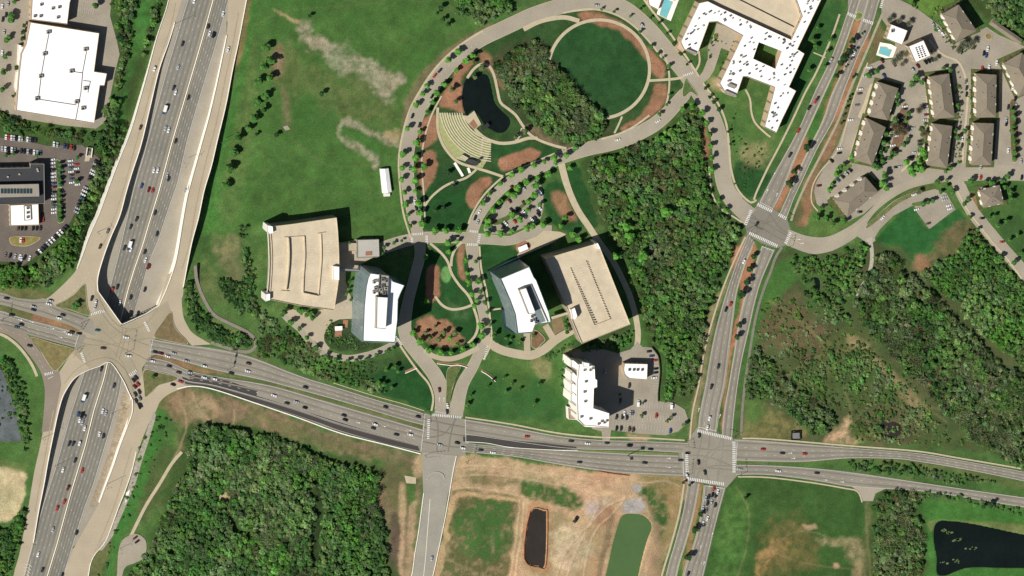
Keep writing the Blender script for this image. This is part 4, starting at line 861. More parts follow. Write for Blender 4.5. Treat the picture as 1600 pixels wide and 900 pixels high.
# ------------------------------------------------------------------ buildings
def ccw(p): 
    A = sum(p[i-1][0]*p[i][1] - p[i][0]*p[i-1][1] for i in range(len(p))); return p if A > 0 else p[::-1]
def inset(p, d):
    n = len(p); out = []
    for i in range(n):
        a = Vector(p[i-1]).to_2d(); b = Vector(p[i]).to_2d(); c = Vector(p[(i+1) % n]).to_2d()
        e1 = (b-a).normalized(); e2 = (c-b).normalized(); n1 = Vector((-e1.y, e1.x)); n2 = Vector((-e2.y, e2.x)); m = n1+n2
        k = d / max(.35, m.dot(n1)); q_ = b + m*k; out.append((q_.x, q_.y))
    return out
def roofpoly(s, z): return ccw([tuple(P(x, y, z))[:2] for x, y in pts(s)])
def wallroof(root, poly, z0, z1, wm, rm, par=.7, th=.35, wname='wall', rname='roof'):
    n = len(poly); ins = inset(poly, th); O = [(x, y, z0) for x, y in poly] + [(x, y, z1) for x, y in poly] + [(x, y, z1) for x, y in ins] + [(x, y, z1-par) for x, y in ins]
    f = []
    for i in range(n):
        j = (i+1) % n
        f += [(i, j, n+j, n+i), (n+i, n+j, 2*n+j, 2*n+i), (2*n+i, 2*n+j, 3*n+j, 3*n+i)]
    a = mk(wname, O, f, wm, root); b = mk(rname, [(x, y, z1-par+.01) for x, y in ins], [tuple(range(n))], rm, root)
    return a, b
WINM = {}
def winmesh(w_, h_):
    if (w_, h_) not in WINM:
        mb = MB(); mb.box(-w_/2, w_/2, -.06, .1, 0, h_); o = mb.build('window', M_win); WINM[(w_, h_)] = o.data; bpy.data.objects.remove(o)
    return WINM[(w_, h_)]
def windows(root, poly, z0, nf, fh, sp, w_=1.6, h_=1.5, cap=96, faces=None):
    c = 0; n = len(poly); es = []
    for i in range(n):
        a = Vector(poly[i]); b = Vector(poly[(i+1) % n]); d = b-a; nn = Vector((d.y, -d.x)).normalized(); es.append((-(nn.x*-.8 + nn.y*.6), i))
    es.sort()
    for sc, i in es:
        a = Vector(poly[i]); b = Vector(poly[(i+1) % n]); d = b-a; Ln = d.length
        if Ln < 6: continue
        k = int((Ln-2)/sp); ang = math.atan2(d.y, d.x)
        for fl_ in range(nf):
            for j in range(k):
                if c >= cap: return
                q_ = a + d*((j+.5)/k); o = bpy.data.objects.new('window', winmesh(w_, h_)); COL.objects.link(o); o.parent = root
                o.location = (q_.x, q_.y, z0+fl_*fh); o.rotation_euler = (0, 0, ang); c += 1
def bandring(root, poly, z, h_, m, name='floor_band', out=.12):
    o_ = inset(poly, -out); n = len(poly); v = [(x, y, z) for x, y in o_] + [(x, y, z+h_) for x, y in o_]+[(x, y, z) for x, y in poly] + [(x, y, z+h_) for x, y in poly]
    f = []
    for i in range(n):
        j = (i+1) % n; f += [(i, j, n+j, n+i), (n+i, n+j, 3*n+j, 3*n+i), (2*n+j, 2*n+i, i, j)]
    return mk(name, v, f, m, root)
def bld(name, label, cat='building'):
    return tag(empty(name, (0, 0, 0)), label, cat)
def rtu(root, px, py, z, sx=3.2, sy=2.6, h=1.8, name='roof_unit', m=None, rz=0):
    c = P(px, py, z); mb = MB(); M_ = Matrix.Translation((c.x, c.y, z)) @ Matrix.Rotation(rz, 4, 'Z')
    mb.box(-sx/2, sx/2, -sy/2, sy/2, 0, h, M=M_); o = mb.build(name, m or M_rtu, root)
    if name == 'roof_unit' and sx > 1.7:
        g_ = MB(); g_.tube(M_ @ Vector((0, 0, h-.02)), M_ @ Vector((0, 0, h+.3)), min(sx, sy)*.38, min(sx, sy)*.34, 10); g_.build('fan', M_darkm, o)
    return o
def pipe(root, s, z, name='roof_pipe', wd_=.35, m=None):
    p = [P(x, y, z) for x, y in pts(s)]; mb = MB()
    for a, b in zip(p[:-1], p[1:]): mb.tube(a+Vector((0, 0, .25)), b+Vector((0, 0, .25)), wd_/2, wd_/2, 5)
    return mb.build(name, m or M_rtu, root)
# warehouse
r = bld('warehouse', 'large white roofed warehouse with dark piping in the upper left')
wp = roofpoly("47,35 155,52 147,112 167,115 163,134 156,134 147,193 25,173 29,120 33,85 40,70", 10)
wallroof(r, wp, 0, 10, M_tanw, M_roofw)
windows(r, wp, 1.2, 1, 3, 8, 3, 2.4, 20)
for x, y in ((75,50),(69,84),(63,119),(133,77),(111,111),(133,138),(57,154),(119,159),(129,169)): rtu(r, x, y, 9.4, 3.6, 3.2, 2.0)
for s in ("76,53 70,84 64,119 60,152", "60,155 119,164", "135,80 129,112 126,145 118,187", "115,112 129,114", "130,126 141,127", "141,127 137,145"): pipe(r, s, 9.4, wd_=.55, m=M_darkm)
for s in ("29,70 36,72 33,112 27,112", "26,112 31,112 29,150 27,151 23,135"):
    q_ = roofpoly(s, 5); wallroof(r, q_, 0, 5, M_whitew, M_roofw, .3, .2, 'canopy_wall', 'canopy_roof')
r = bld('warehouse', 'smaller white roofed block joined north of the large warehouse')
wp = roofpoly("51,-30 118,-22 109,4 105,38 48,31", 11.5); wallroof(r, wp, 0, 11.5, M_tanw, M_roofw); windows(r, wp, 1.5, 2, 4, 6, 2, 1.8, 30)
for x, y in ((64,7),(92,11),(54,25),(63,25),(90,27),(82,13)): rtu(r, x, y, 10.9, 2.4, 2.4, 1.6)
# dark roofed building
r = bld('office_building', 'low black roofed building with a long grey penthouse in the crowded car park')
wp = roofpoly("-90,264 47,262 48,256 69,256 70,318 -90,322", 9); wallroof(r, wp, 0, 9, M_grayroof, M_darkroof); windows(r, wp, 1, 2, 4, 5, 2.4, 1.8, 50)
q_ = roofpoly("-90,290 61,287 62,308 -90,312", 13); wallroof(r, q_, 8.4, 13, M_darkm, M_grayroof, .5, .3, 'penthouse_wall', 'penthouse_roof')
for i in range(10): rtu(r, 3+5*i, 298.5, 12.5, 2.2, 4.5, .5, 'skylight_or_shaded_well', M_glass)
for x, y in ((58,264),(59,267),(30,272),(12,276)): rtu(r, x, y, 8.4, 1.5, 1.5, 1.2)
r = bld('office_building', 'square white roofed pavilion south of the black roofed building')
wp = roofpoly("15,321 60,319 61,352 16,353", 6); wallroof(r, wp, 0, 6, M_tanw, M_roofw); windows(r, wp, 1, 1, 3, 4, 2, 1.8, 24)
q_ = roofpoly("37,322 48,321 49,344 38,345", 6.8); wallroof(r, q_, 5.4, 6.8, M_grayroof, M_roofw, .5, .5, 'equipment_screen', 'equipment_deck')
for y in (325, 332, 339): rtu(r, 43, y, 6.3, 2.4, 2.4, 1.2)
# long shed in the meadow
r = bld('shed', 'long white gabled shed standing alone at the edge of the meadow', 'shed')
a = [P(594,264,3.2), P(607,263,3.2), P(612,300,3.2), P(598,302,3.2)]
m1 = (a[0]+a[1])/2 + Vector((0,0,1.6)); m2 = (a[2]+a[3])/2 + Vector((0,0,1.6))
mk('roof', [tuple(p) for p in a]+[tuple(m1), tuple(m2)], [(0,3,5,4), (1,4,5,2), (0,4,1), (2,5,3)], M_roofw, r)
mk('wall', [(p.x, p.y, z) for z in (0, 3.15) for p in a], [(0,1,5,4),(1,2,6,5),(2,3,7,6),(3,0,4,7)], M_whitew, r)
c = P(604, 304, 0); MB().box(c.x-3, c.x+3, c.y-1.6, c.y+1.6, 0, 2.2, .2, .2).build('porch', M_whitew, r)
# garages
def garage(r, s, z1, nf):
    wp = roofpoly(s, z1); 
    wallroof(r, wp, 0, z1, M_deck, M_deck, 1.0, .3)
    for k in range(nf): bandring(r, wp, 1.6+k*3.3, 1.5, M_darkm, 'opening_band', .04)
    return wp
def deckstalls(r, lines, z):
    mb = MB()
    for x0, y0, x1, y1, n, ln in lines:
        L_ = math.hypot(x1-x0, y1-y0); ux, uy = (x1-x0)/L_, (y1-y0)/L_; nx, ny = -uy, ux
        for i in range(n+1):
            t = L_*i/n; a = (x0+ux*t, y0+uy*t); b = (a[0]+nx*ln, a[1]+ny*ln); w_ = .2
            mb.add([P(a[0]-ux*w_, a[1]-uy*w_, z), P(a[0]+ux*w_, a[1]+uy*w_, z), P(b[0]+ux*w_, b[1]+uy*w_, z), P(b[0]-ux*w_, b[1]-uy*w_, z)], [(0, 1, 2, 3)])
    mb.build('stall_lines', mat('worn_paint', (214, 202, 178), .9), r)
r = bld('parking_garage', 'curved concrete parking garage beside the meadow', 'parking garage')
garage(r, smooth("422,354 450,351 485,346 526,340", n=3) + smooth("528,360 530,400 529,440 522,485", n=4) + smooth("500,482 470,478 421,468", n=3)[0:] + smooth("423,445 425,410 424,380", n=3), 16, 4)
def rwall(r, s, z, h, m=M_deck, name='ramp_wall', th=.5, sm=True):
    p = [P(x, y, z) for x, y in (smooth(s) if sm else pts(s))]; v = []; f = []; n = len(p)
    for i in range(n):
        t = p[min(i+1, n-1)] - p[max(i-1, 0)]; t.normalize(); nn = Vector((-t.y, t.x, 0))*th/2; hh = h if not isinstance(h, tuple) else h[0]+(h[1]-h[0])*i/(n-1)
        for s_ in (-1, 1):
            for zz in (0, hh): v.append(tuple(p[i]+nn*s_+Vector((0, 0, zz))))
    for i in range(n-1):
        a = 4*i; b = a+4; f += [(a, b, b+1, a+1), (a+3, b+3, b+2, a+2), (a+1, b+1, b+3, a+3)]
    f += [(0, 1, 3, 2), (4*n-4, 4*n-2, 4*n-1, 4*n-3)]
    return mk(name, v, f, m, r)
rwall(r, "450,371 451,400 449,430 446,453", 15, 2.8, th=.9); rwall(r, "475,369 476,400 474,430 473,457", 15, 1.4, th=.9); rwall(r, "501,365 502,400 500,430 497,462", 15, 1.2, th=.8)
rwall(r, "444,371 475,369", 15, .9, th=.8, sm=False); rwall(r, "473,457 497,462", 15, 2.6, th=.6, sm=False); rwall(r, "439,454 451,455", 15, 1.2, th=.6, sm=False); rwall(r, "496,365 508,363", 15, 1.2, th=.6, sm=False)
deckstalls(r, [(430,362,430,455,24,-8), (457,374,455,452,20,8), (470,374,469,452,20,-0.1), (482,372,481,455,20,-8), (508,368,505,460,22,-8), (519,350,516,470,28,8)], 15.06)
for s in ("418,352 426,354 427,364 421,366 417,362", "415,460 422,459 422,469 415,471", "521,416 530,417 530,438 521,438"):
    wallroof(r, roofpoly(s, 19), 0, 19, M_whitew, M_roofw, .4, .3, 'stair_tower_wall', 'stair_tower_roof')
for k in range(7):
    mb = MB(); z_ = 1.5+k*2.1
    rwall(r, [(x-1.6, y) for x, y in smooth("420,364 421,380 422,412 420,445 418,460")], z_, .5, M_whitew, 'facade_louver', .6, False)
r = bld('skybridge', 'narrow glazed footbridge from the curved garage to the tower', 'footbridge')
a = roofpoly("530,419 562,421 562,425 530,423", 12); wallroof(r, a, 8, 12, M_glass, M_metal, .3, .2)
r = bld('service_building', 'flat grey roofed block with a brown hatch north of the tower')
wp = roofpoly("558,375 592,374 593,402 558,403", 6); wallroof(r, wp, 0, 6, M_grayroof, mat('pale_grey_roof', (176, 172, 162), .8, .05, .05, .5, .05)); windows(r, wp, 1, 1, 3, 5, 2, 2, 12)
c = P(576, 396, 5.4); MB().box(c.x-3, c.x+3, c.y-1.8, c.y+1.8, 5.35, 5.8).build('hatch', M_brick, r)
r = bld('canopy', 'low tan roofed link between the curved garage and the grey block', 'canopy')
wallroof(r, roofpoly("529,380 557,380 557,392 529,392", 4.5), 0, 4.5, M_tanw, M_conc, .3, .3)
# tower
def towerbands(r, wp, z1, nf, m): 
    fh = z1/nf
    for k in range(nf): bandring(r, wp, fh*(k+1)-.9, .55, m, 'floor_band', .1)
    # vertical mullions as one part per facade
    n = len(wp)
    for i in range(n):
        a = Vector(wp[i]); b = Vector(wp[(i+1) % n]); d = b-a; k = int(d.length/3)
        if k < 2: continue
        mb = MB(); ang = math.atan2(d.y, d.x)
        for j in range(1, k):
            q_ = a+d*(j/k); mb.box(-.08, .08, -.16, .02, .2, z1-.2, M=Matrix.Translation((q_.x, q_.y, 0)) @ Matrix.Rotation(ang, 4, 'Z'))
        mb.build('mullions', M_metal, r)
r = bld('office_tower', 'tall glass office tower with white roof and roof machinery beside the curved garage', 'office tower')
wp = roofpoly("571,450 574,436 578,427 592,429 608,431 614,440 632,446 626,458 622,468 621,500 617,536 566,534 567,505 568,480", 46)
wallroof(r, wp, 0, 46, M_glassl, M_roofw, 1.2, .4); towerbands(r, wp, 46, 11, M_metal)
wallroof(r, roofpoly("589,464 606,465 603,514 588,513", 52), 44.8, 52, M_grayroof, M_roofw, .5, .3, 'penthouse_wall', 'penthouse_roof')
wallroof(r, roofpoly("593,429 608,431 606,464 591,463", 48.5), 44.8, 48.5, M_metal, M_grayroof, 2.2, .3, 'machinery_screen', 'machinery_deck')
for x, y in ((584,440),(586,450),(584,456),(597,436),(603,438),(597,446),(602,450),(599,457),(594,452)): rtu(r, x, y, 45, 3.2, 2.8, 3.2, m=M_metal if x % 2 else M_rtu)
pipe(r, "585,463 590,466", 45.5); rwall(r, "587,464 586,490 585,513", 44.8, 1.2, M_rtu, 'roof_kerb')
r = bld('office_tower', 'bent glass office building with white roof and long light well beside the slotted garage', 'office tower')
wp = roofpoly("781,436 827,417 834,433 838,438 858,490 861,504 836,508 832,520 808,522 804,492 796,470", 46)
wallroof(r, wp, 0, 46, M_glassl, M_roofw, 1.2, .4); towerbands(r, wp, 46, 11, M_metal)
wallroof(r, roofpoly("811,453 822,450 837,489 826,491", 51.6), 44.8, 51.6, M_grayroof, M_roofw, .5, .3, 'penthouse_wall', 'penthouse_roof')
sheet_ = [P(x, y, 44.95) for x, y in pts("823,449 829,446 853,502 840,506")]; mk("skylight_or_shaded_well", [tuple(p) for p in sheet_], [(3, 2, 1, 0)], mat("shaded_well_floor", (120, 132, 130), .3), r)  # grey band for the light well floor with the penthouse shadow in its colour
rwall(r, "809,452 829,444 855,503", 44.8, 1.4, M_rtu, 'roof_kerb', .5, False)
for x, y in ((831,494),(834,499),(837,503),(830,501)): rtu(r, x, y, 44.8, 2.6, 2.2, 2.4, m=M_metal)
r = bld('entrance_wing', 'low tinted glass wing at the north west foot of the bent office building', 'building')
wallroof(r, roofpoly("763,424 790,410 812,402 816,408 786,422 776,434 768,434", 7), 0, 7, M_glass, M_glass, .5, .3)
r = bld('entrance_wing', 'small angular glass wing west of the bent office building', 'building')
wallroof(r, roofpoly("784,483 800,490 802,520 788,512", 5), 0, 5, M_glass, M_glass, .4, .3)
r = bld('skybridge', 'short covered footbridge from the bent office building to the slotted garage', 'footbridge')
wallroof(r, roofpoly("860,495 888,487 890,491 862,500", 10), 6, 10, M_glass, M_walk, .3, .2)
r = bld('parking_garage', 'rectangular tan parking garage with two long slots in its roof', 'parking garage')
garage(r, "852,404 931,381 938,388 985,507 909,537 888,487", 19, 5)
def piers(r, x0, y0, x1, y1, n, z, sx, h0, h1):
    ang = -math.atan2(y1-y0, x1-x0)
    for i in range(n):
        t = (i+.5)/n; c = P(x0+(x1-x0)*t, y0+(y1-y0)*t, z); h = h0+(h1-h0)*t
        mb = MB(); mb.box(-sx/2, sx/2, -.35, .35, 0, h, M=Matrix.Translation((c.x, c.y, z)) @ Matrix.Rotation(ang, 4, 'Z')); mb.build('roof_pier', M_deck, r)
piers(r, 891,418,930,506,24,18,1.4,.8,2.3); piers(r, 917,408,953,498,22,18,1.3,.8,1.2)
rwall(r, "891,418 929,507", 18, (.5, 1.2), M_darkm, 'roof_slot', .5, False); rwall(r, "916,407 953,498", 18, .6, M_darkm, 'roof_slot', .4, False); rwall(r, "929,508 954,498", 18, 1.6, M_deck, 'ramp_wall', .4, False)
deckstalls(r, [(862,405,905,518,26,-8), (876,402,897,450,12,-9), (900,410,934,500,22,-9), (906,412,940,500,22,9), (928,392,972,500,26,-9), (940,392,982,498,26,8), (898,420,935,500,20,8)], 18.06)
wallroof(r, roofpoly("892,484 898,481 902,494 898,500 895,499", 24), 0, 24, M_whitew, M_roofw, .4, .3, 'stair_tower_wall', 'stair_tower_roof')
wallroof(r, roofpoly("930,381 934,380 938,388 934,390", 21.5), 0, 21.5, M_whitew, M_roofw, .4, .2, 'stair_tower_wall', 'stair_tower_roof')
r = bld('kiosk', 'small white roofed kiosk on brick paving by the drop off plaza', 'kiosk')
c = P(816, 387, 0); MB().box(-4, 4, -2, 2, 0, 3, M=Matrix.Translation(c) @ Matrix.Rotation(.35, 4, 'Z')).build('wall', M_whitew, r)
MB().box(-4.5, 4.5, -2.5, 2.5, 3, 3.3, M=Matrix.Translation(c) @ Matrix.Rotation(.35, 4, 'Z')).build('roof', M_roofw, r)
sheet('brick_paving', "806,382 820,376 830,381 828,390 812,396 806,390", M_brick, 'brick paving around the white kiosk', z=.36, cat='paving')
sheet('brick_paving', "863,494 877,494 884,515 880,524 866,524 862,505", mat('brown_court', (128, 110, 80), .9), 'brown planted court between the bent office building and the slotted garage', z=.2, cat='paving')
r = bld('garden_pavilion', 'small white roofed pavilion in the tower garden', 'pavilion')
c = P(528, 512, 0); MB().box(c.x-3, c.x+3, c.y-1.6, c.y+1.6, 0, 3.2).build('wall', M_whitew, r); MB().box(c.x-3.4, c.x+3.4, c.y-2, c.y+2, 3.2, 3.5).build('roof', M_roofw, r)
sheet('brick_paving', "523,516 534,516 534,526 523,526", M_brick, 'brick terrace south of the garden pavilion', z=.2, cat='paving')
sheet('brick_paving', "536,500 544,500 543,512 536,511", M_brick, 'brick strip west of the tower base', z=.21, cat='paving')
# hotel
r = bld('hotel', 'tall white stepped hotel with balconies north of the arterial road', 'hotel')
wp = roofpoly("905,569 929,572 930,592 933,594 933,605 928,607 927,638 952,646 951,668 912,665 903,656 902,640 901,600", 33)
wallroof(r, wp, 0, 33, M_whitew, M_roofw, .8, .35); windows(r, wp, 1.5, 9, 3.1, 5.5, 2, 1.7, 96)
for i, (y0, h) in enumerate(((563, 33), (584, 32), (601, 31), (616, 31.5))):
    q_ = roofpoly("%f,%f %f,%f 904,%f 903,%f" % (893, y0, 896, y0-2 if i else y0, y0+7, y0+17) + " %f,%f" % (892, y0+11), h-1)
    wallroof(r, q_, 0, h-1, M_whitew, M_roofw, .7, .3, 'wing_wall', 'wing_roof')
    for k in range(8): bandring(r, q_, 3+k*3.1, .3, M_whitew, 'balcony', .3)
for x, y in ((913,578),(922,578),(915,596),(913,612),(914,627),(922,654),(940,658),(944,660),(948,657),(908,651),(926,575),(935,662)): rtu(r, x, y, 32.2, 2.4, 2, 1.4)
for s in ("911,566 921,568 920,575 911,573",): wallroof(r, roofpoly(s, 36), 32, 36, M_whitew, M_roofw, .4, .3, 'stair_tower_wall', 'stair_tower_roof')
wallroof(r, roofpoly("887,636 902,641 904,656 888,655", 8), 0, 8, M_whitew, mat('brown_terrace', (152, 132, 112), .9), 1, .5, 'podium_wall', 'podium_roof')
wallroof(r, roofpoly("912,662 944,664 944,668 914,667", 5), 0, 5, M_whitew, M_roofw, .3, .2, 'porch_wall', 'porch_roof')
r = bld('office_building', 'small white roofed building with a rounded west end in the hotel lot')
wp = roofpoly(smooth("983,592 976,586 974,577 976,568", n=4) + pts("1012,569 1011,594"), 9); wallroof(r, wp, 0, 9, M_tanw, M_roofw); windows(r, wp, 1.2, 2, 3.6, 4, 1.8, 1.6, 40)
for x in (983, 990, 996, 1003): rtu(r, x, 577.5, 8.4, 2.0, 2.4, 1.2, m=M_metal)
# long white complex
r = bld('apartment_complex', 'sprawling flat white roofed apartment complex with courtyards at the top', 'apartment complex')
H = 14
outer = "1092,5 1106,2 1124,11 1236,62 1253,26 1242,-5 1236,-40 1300,-40 1283,0 1246,77 1257,84 1233,136 1244,142 1222,187 1213,208 1194,199 1210,138 1208,136 1166,120 1161,120 1150,152 1134,147 1124,131 1158,60 1160,56 1120,34 1108,35 1090,84 1086,87 1068,77 1063,66"
holep = "1186,66 1177,92 1212,108 1222,80"
o_ = ccw([tuple(P(x, y, H))[:2] for x, y in pts(outer)]); h_ = ccw([tuple(P(x, y, H))[:2] for x, y in pts(holep)])[::-1]
n = len(o_); ins = inset(o_, .4)
V_ = [(x, y, z) for z in (0, H) for x, y in o_] + [(x, y, z) for z in (H, H-.7) for x, y in ins]; F_ = []
for i in range(n): j = (i+1) % n; F_ += [(i, j, n+j, n+i), (n+i, n+j, 2*n+j, 2*n+i), (2*n+i, 2*n+j, 3*n+j, 3*n+i)]
mk('wall', V_, F_, M_tanw, r)
m_ = len(h_); mk('courtyard_wall', [(x, y, z) for z in (0, H-.68) for x, y in h_], [(i, (i+1) % m_, m_+(i+1) % m_, m_+i) for i in range(m_)], M_tanw, r)
# roof with the courtyard opening, tessellated
from mathutils.geometry import tessellate_polygon
tris = tessellate_polygon([[Vector((x, y, 0)) for x, y in ins], [Vector((x, y, 0)) for x, y in h_]])
allv = [(x, y, H-.68) for x, y in ins + h_]; tf = []
for t in tris:
    a, b, c = [Vector(allv[i]) for i in t]; tf.append(tuple(t) if (b-a).cross(c-a).z > 0 else tuple(t)[::-1])
mk('roof', allv, tf, M_roofw, r)
windows(r, o_, 1.5, 4, 3.3, 9, 2, 1.7, 96)
random.seed(3)
cl = []
while len(cl) < 125:
    x, y = random.uniform(1060, 1290), random.uniform(-20, 205)
    X = np.array([x]); Y = np.array([y])
    if inpoly(X, Y, pts(outer))[0] and distpl(X, Y, pts(outer), True)[0] > 4 and distpl(X, Y, pts(holep), True)[0] > 4 and not inpoly(X, Y, pts(holep))[0]: cl.append((x, y))
for x, y in cl:
    rtu(r, x, y, H-.7, random.uniform(1.2, 2.4), random.uniform(1.2, 2.0), random.uniform(.8, 1.3), m=M_metal if random.random() < .5 else M_rtu, rz=.45)
for s in ("1140,130 1150,134 1148,139 1137,135", "1134,141 1150,148 1149,151 1133,146", "1074,76 1088,82 1086,86 1072,80"): wallroof(r, roofpoly(s, 15.5), 13.3, 15.5, M_grayroof, M_grayroof, .3, .2, 'dormer_wall', 'dormer_roof')
for s in ("1065,58 1056,76 1066,82 1070,78", "1130,112 1118,134 1128,140 1130,130", "1150,70 1142,84 1150,90 1155,75", "1206,150 1196,172 1202,178 1209,158"):
    wallroof(r, roofpoly(s, 6), 0, 6, M_tanw, M_tanw, .5, .3, 'terrace_wall', 'terrace_deck')
r = bld('parking_garage', 'open tan parking deck enclosed by the long white complex', 'parking garage')
wallroof(r, roofpoly("1122,10 1106,1 1104,-40 1231,-40 1241,-4 1251,25 1235,60", 11), 0, 11, M_deck, M_deck, .9, .3)
rwall(r, "1148,-4 1240,42", 10.1, 1.0, M_darkm, 'ramp_wall', .5, False)
# clubhouse and pools
def poolset(s, deck, lab, z=.32):
    sheet('pool_deck', deck, M_barrier, 'white deck around ' + lab, z=z, cat='pool deck')
    p = [P(x, y, z+.03) for x, y in pts(s)]; r = tag(empty('swimming_pool', (0, 0, 0)), lab, 'swimming pool')
    p = ccw([tuple(a)[:2] for a in p]); n = len(p); o_ = inset(p, -.4)
    mk('water', [(x, y, z+.06) for x, y in p], [tuple(range(n))], M_pool, r)
    v = [(x, y, z+.14) for x, y in o_ + p] + [(x, y, z) for x, y in o_ + p]
    mk('coping', v, [(i, (i+1) % n, n+(i+1) % n, n+i) for i in range(n)] + [(2*n+i, 2*n+(i+1) % n, (i+1) % n, i) for i in range(n)], M_walk, r)
poolset("1038,-2 1051,3 1041,28 1031,23", "1036,-12 1062,-4 1048,33 1026,22", 'turquoise pool west of the long white complex')
poolset("1376,73 1386,74 1386,76 1393,78 1389,88 1373,83", "1375,66 1392,69 1401,74 1395,90 1384,91 1369,86", 'turquoise pool between the avenue and the apartments', .38)
r = bld('pool_house', 'small white roofed pool house at the top edge', 'building')
wallroof(r, roofpoly("1012,0 1020,-12 1036,-6 1028,16 1014,9", 5), 0, 5, M_tanw, M_roofw)
wallroof(r, roofpoly("1050,-12 1060,-8 1055,2 1046,-2", 4), 0, 4, M_tanw, M_roofw, .4, .3, 'annex_wall', 'annex_roof')
r = bld('clubhouse', 'square white roofed clubhouse north of the apartment pool', 'building')
wp = roofpoly("1392,38 1418,48 1409,71 1384,61", 8.5); wallroof(r, wp, 0, 8.5, M_tanw, M_roofw); windows(r, wp, 1, 2, 3.4, 4, 1.8, 1.6, 30); rtu(r, 1394, 48, 7.8, 3, 3, 1.5)
r = bld('office_building', 'white roofed building with rows of small vents east of the apartment pool')
wp = roofpoly("1419,73 1443,63 1454,87 1430,98", 12); wallroof(r, wp, 0, 12, M_tanw, M_roofw); windows(r, wp, 1, 3, 3.6, 4, 1.8, 1.6, 40)
for i in range(6):
    for j in range(3): rtu(r, 1431+j*4.5+i*1.1, 75+i*3-j*1.4, 11.3, 1.2, 1.0, .8, 'roof_vent', M_darkm)
# hip roofed apartments
def hip(s, label, eave=9.0, name='apartment_building', nbal=4, wm=M_tanw):
    r = bld(name, label, 'apartment building' if name == 'apartment_building' else 'house')
    bedp = pts(s); bc = np.mean(np.array(bedp), 0); sh_ = eave*.24/.6
    island([(x+(x-bc[0])*.18-sh_*.5+np.sign(x-bc[0])*3.2, y+(y-bc[1])*.07-sh_*.5+np.sign(y-bc[1])*3) for x, y in bedp], (84, 92, 54), 'planting bed around the ' + label, sm=False, name='planting_bed')
    q_ = [P(x, y, eave) for x, y in pts(s)]; e0 = (q_[1]-q_[0]).length; e1 = (q_[3]-q_[0]).length
    if e0 > e1: q_ = q_[1:] + q_[:1]
    a, b, c, d = q_; wd2 = ((b-a).length + (d-c).length)/4; m1 = (a+b)/2; m2 = (c+d)/2; ax = (m2-m1).normalized(); up = Vector((0, 0, wd2*.30))
    k = min(wd2*.95, (m2-m1).length*.48)
    r1 = m1+ax*k+up; r2 = m2-ax*k+up; R = [a, b, c, d, r1, r2]; u_ = Vector((0, 0, -.35))
    mk('roof', [tuple(p) for p in R] + [tuple(p+u_) for p in (a, b, c, d)], [(0, 4, 1), (1, 4, 5, 2), (2, 5, 3), (3, 5, 4, 0), (0, 1, 7, 6), (1, 2, 8, 7), (2, 3, 9, 8), (3, 0, 6, 9), (6, 7, 8, 9)], M_shing, r)
    bpy.context.view_layer
    p = ccw([tuple(v_)[:2] for v_ in (a, b, c, d)]); w_ = inset(p, .7); n = 4
    mk('wall', [(x, y, z) for z in (0, eave-.2) for x, y in w_], [(i, (i+1) % n, n+(i+1) % n, n+i) for i in range(n)], wm, r)
    nf = max(1, int(eave/3)); windows(r, w_, 1, nf, 2.9, 4.5, 1.5, 1.4, 60)
    for i in range(n):
        A_ = Vector(w_[i]); B_ = Vector(w_[(i+1) % n]); dd = B_-A_; nn = Vector((dd.y, -dd.x)).normalized(); ang = math.atan2(dd.y, dd.x)
        if dd.length < e0*.0 + max(e0, e1)*.7: continue
        west = nn.x < 0; cnt = nbal if west else 2
        for j in range(cnt):
            t = (j+.5)/cnt if west else (.3 if j == 0 else .75); c_ = A_+dd*t; mb = MB(); M_ = Matrix.Translation((c_.x, c_.y, 0)) @ Matrix.Rotation(ang, 4, 'Z')
            L_ = 2.2 if west else 1.3; dp = 1.1 if west else .7
            for k2 in range(nf): mb.box(-L_, L_, -dp, -.05, 2.7*k2, 2.7*k2+1.2, M=M_)
            if west: mb.box(-L_*.6, L_*.6, -dp-.2, -.05, eave-.3, eave+.5, .3, .3, M=M_)
            else: mb.box(-L_, L_, -dp, -.05, eave-.4, eave+.2, .2, .1, M=M_)
            mb.build('balcony', M_whitew, r)
    for k_ in range(5):
        t = random.random(); side_ = random.choice((-1, 1)); c_ = r1*(1-t)+r2*t; e_ = ((a+d)/2 if side_ < 0 else (b+c)/2); q2 = c_ + (e_-(r1+r2)/2)*random.uniform(.25, .7); q2.z = c_.z + (eave-c_.z)*.5
        vb = MB(); vb.box(q2.x-.3, q2.x+.3, q2.y-.3, q2.y+.3, q2.z-.8, q2.z+1.0); vb.build('roof_vent', M_metal, r)
    # ridge line and plumbing vents
    mb = MB(); mb.tube(r1, r2, .18, .18, 5)
    for g_ in (a, b): mb.tube(g_, r1, .14, .14, 4)
    for g_ in (c, d): mb.tube(g_, r2, .14, .14, 4)
    mb.build('ridge_cap', mat('ridge_shingle', (112, 101, 88), .95), r)
hip("1373,128 1404,138 1387,188 1358,182", 'brown hipped apartment building with a tan patio strip, nearest the apartment pool')
hip("1354,184 1384,199 1363,258 1335,250", 'slanting brown hipped apartment building closest to the avenue')
hip("1452,120 1483,115 1492,183 1460,186", 'brown hipped apartment building, upper of the central column')
hip("1458,193 1488,197 1480,263 1448,258", 'brown hipped apartment building, lower of the central column')
hip("1525,115 1557,117 1556,183 1525,184", 'brown hipped apartment building, upper of the eastern column')
hip("1522,192 1553,193 1549,258 1517,258", 'brown hipped apartment building, lower of the eastern column')
hip("1472,22 1498,7 1526,48 1494,66", 'broad brown hipped apartment building by the woods at the top', 11)
hip("1568,99 1597,82 1628,130 1592,152", 'brown hipped apartment building cut off by the right edge')
hip("1303,312 1352,276 1372,299 1324,340", 'brown hipped apartment building at the bend above the crossing')
hip("1530,297 1562,289 1569,318 1536,325", 'lone square brown hipped building south of the residential street', 7, nbal=2)
r = bld('garage_row', 'long low brown roofed garage row beside the woods at the top right', 'garage')
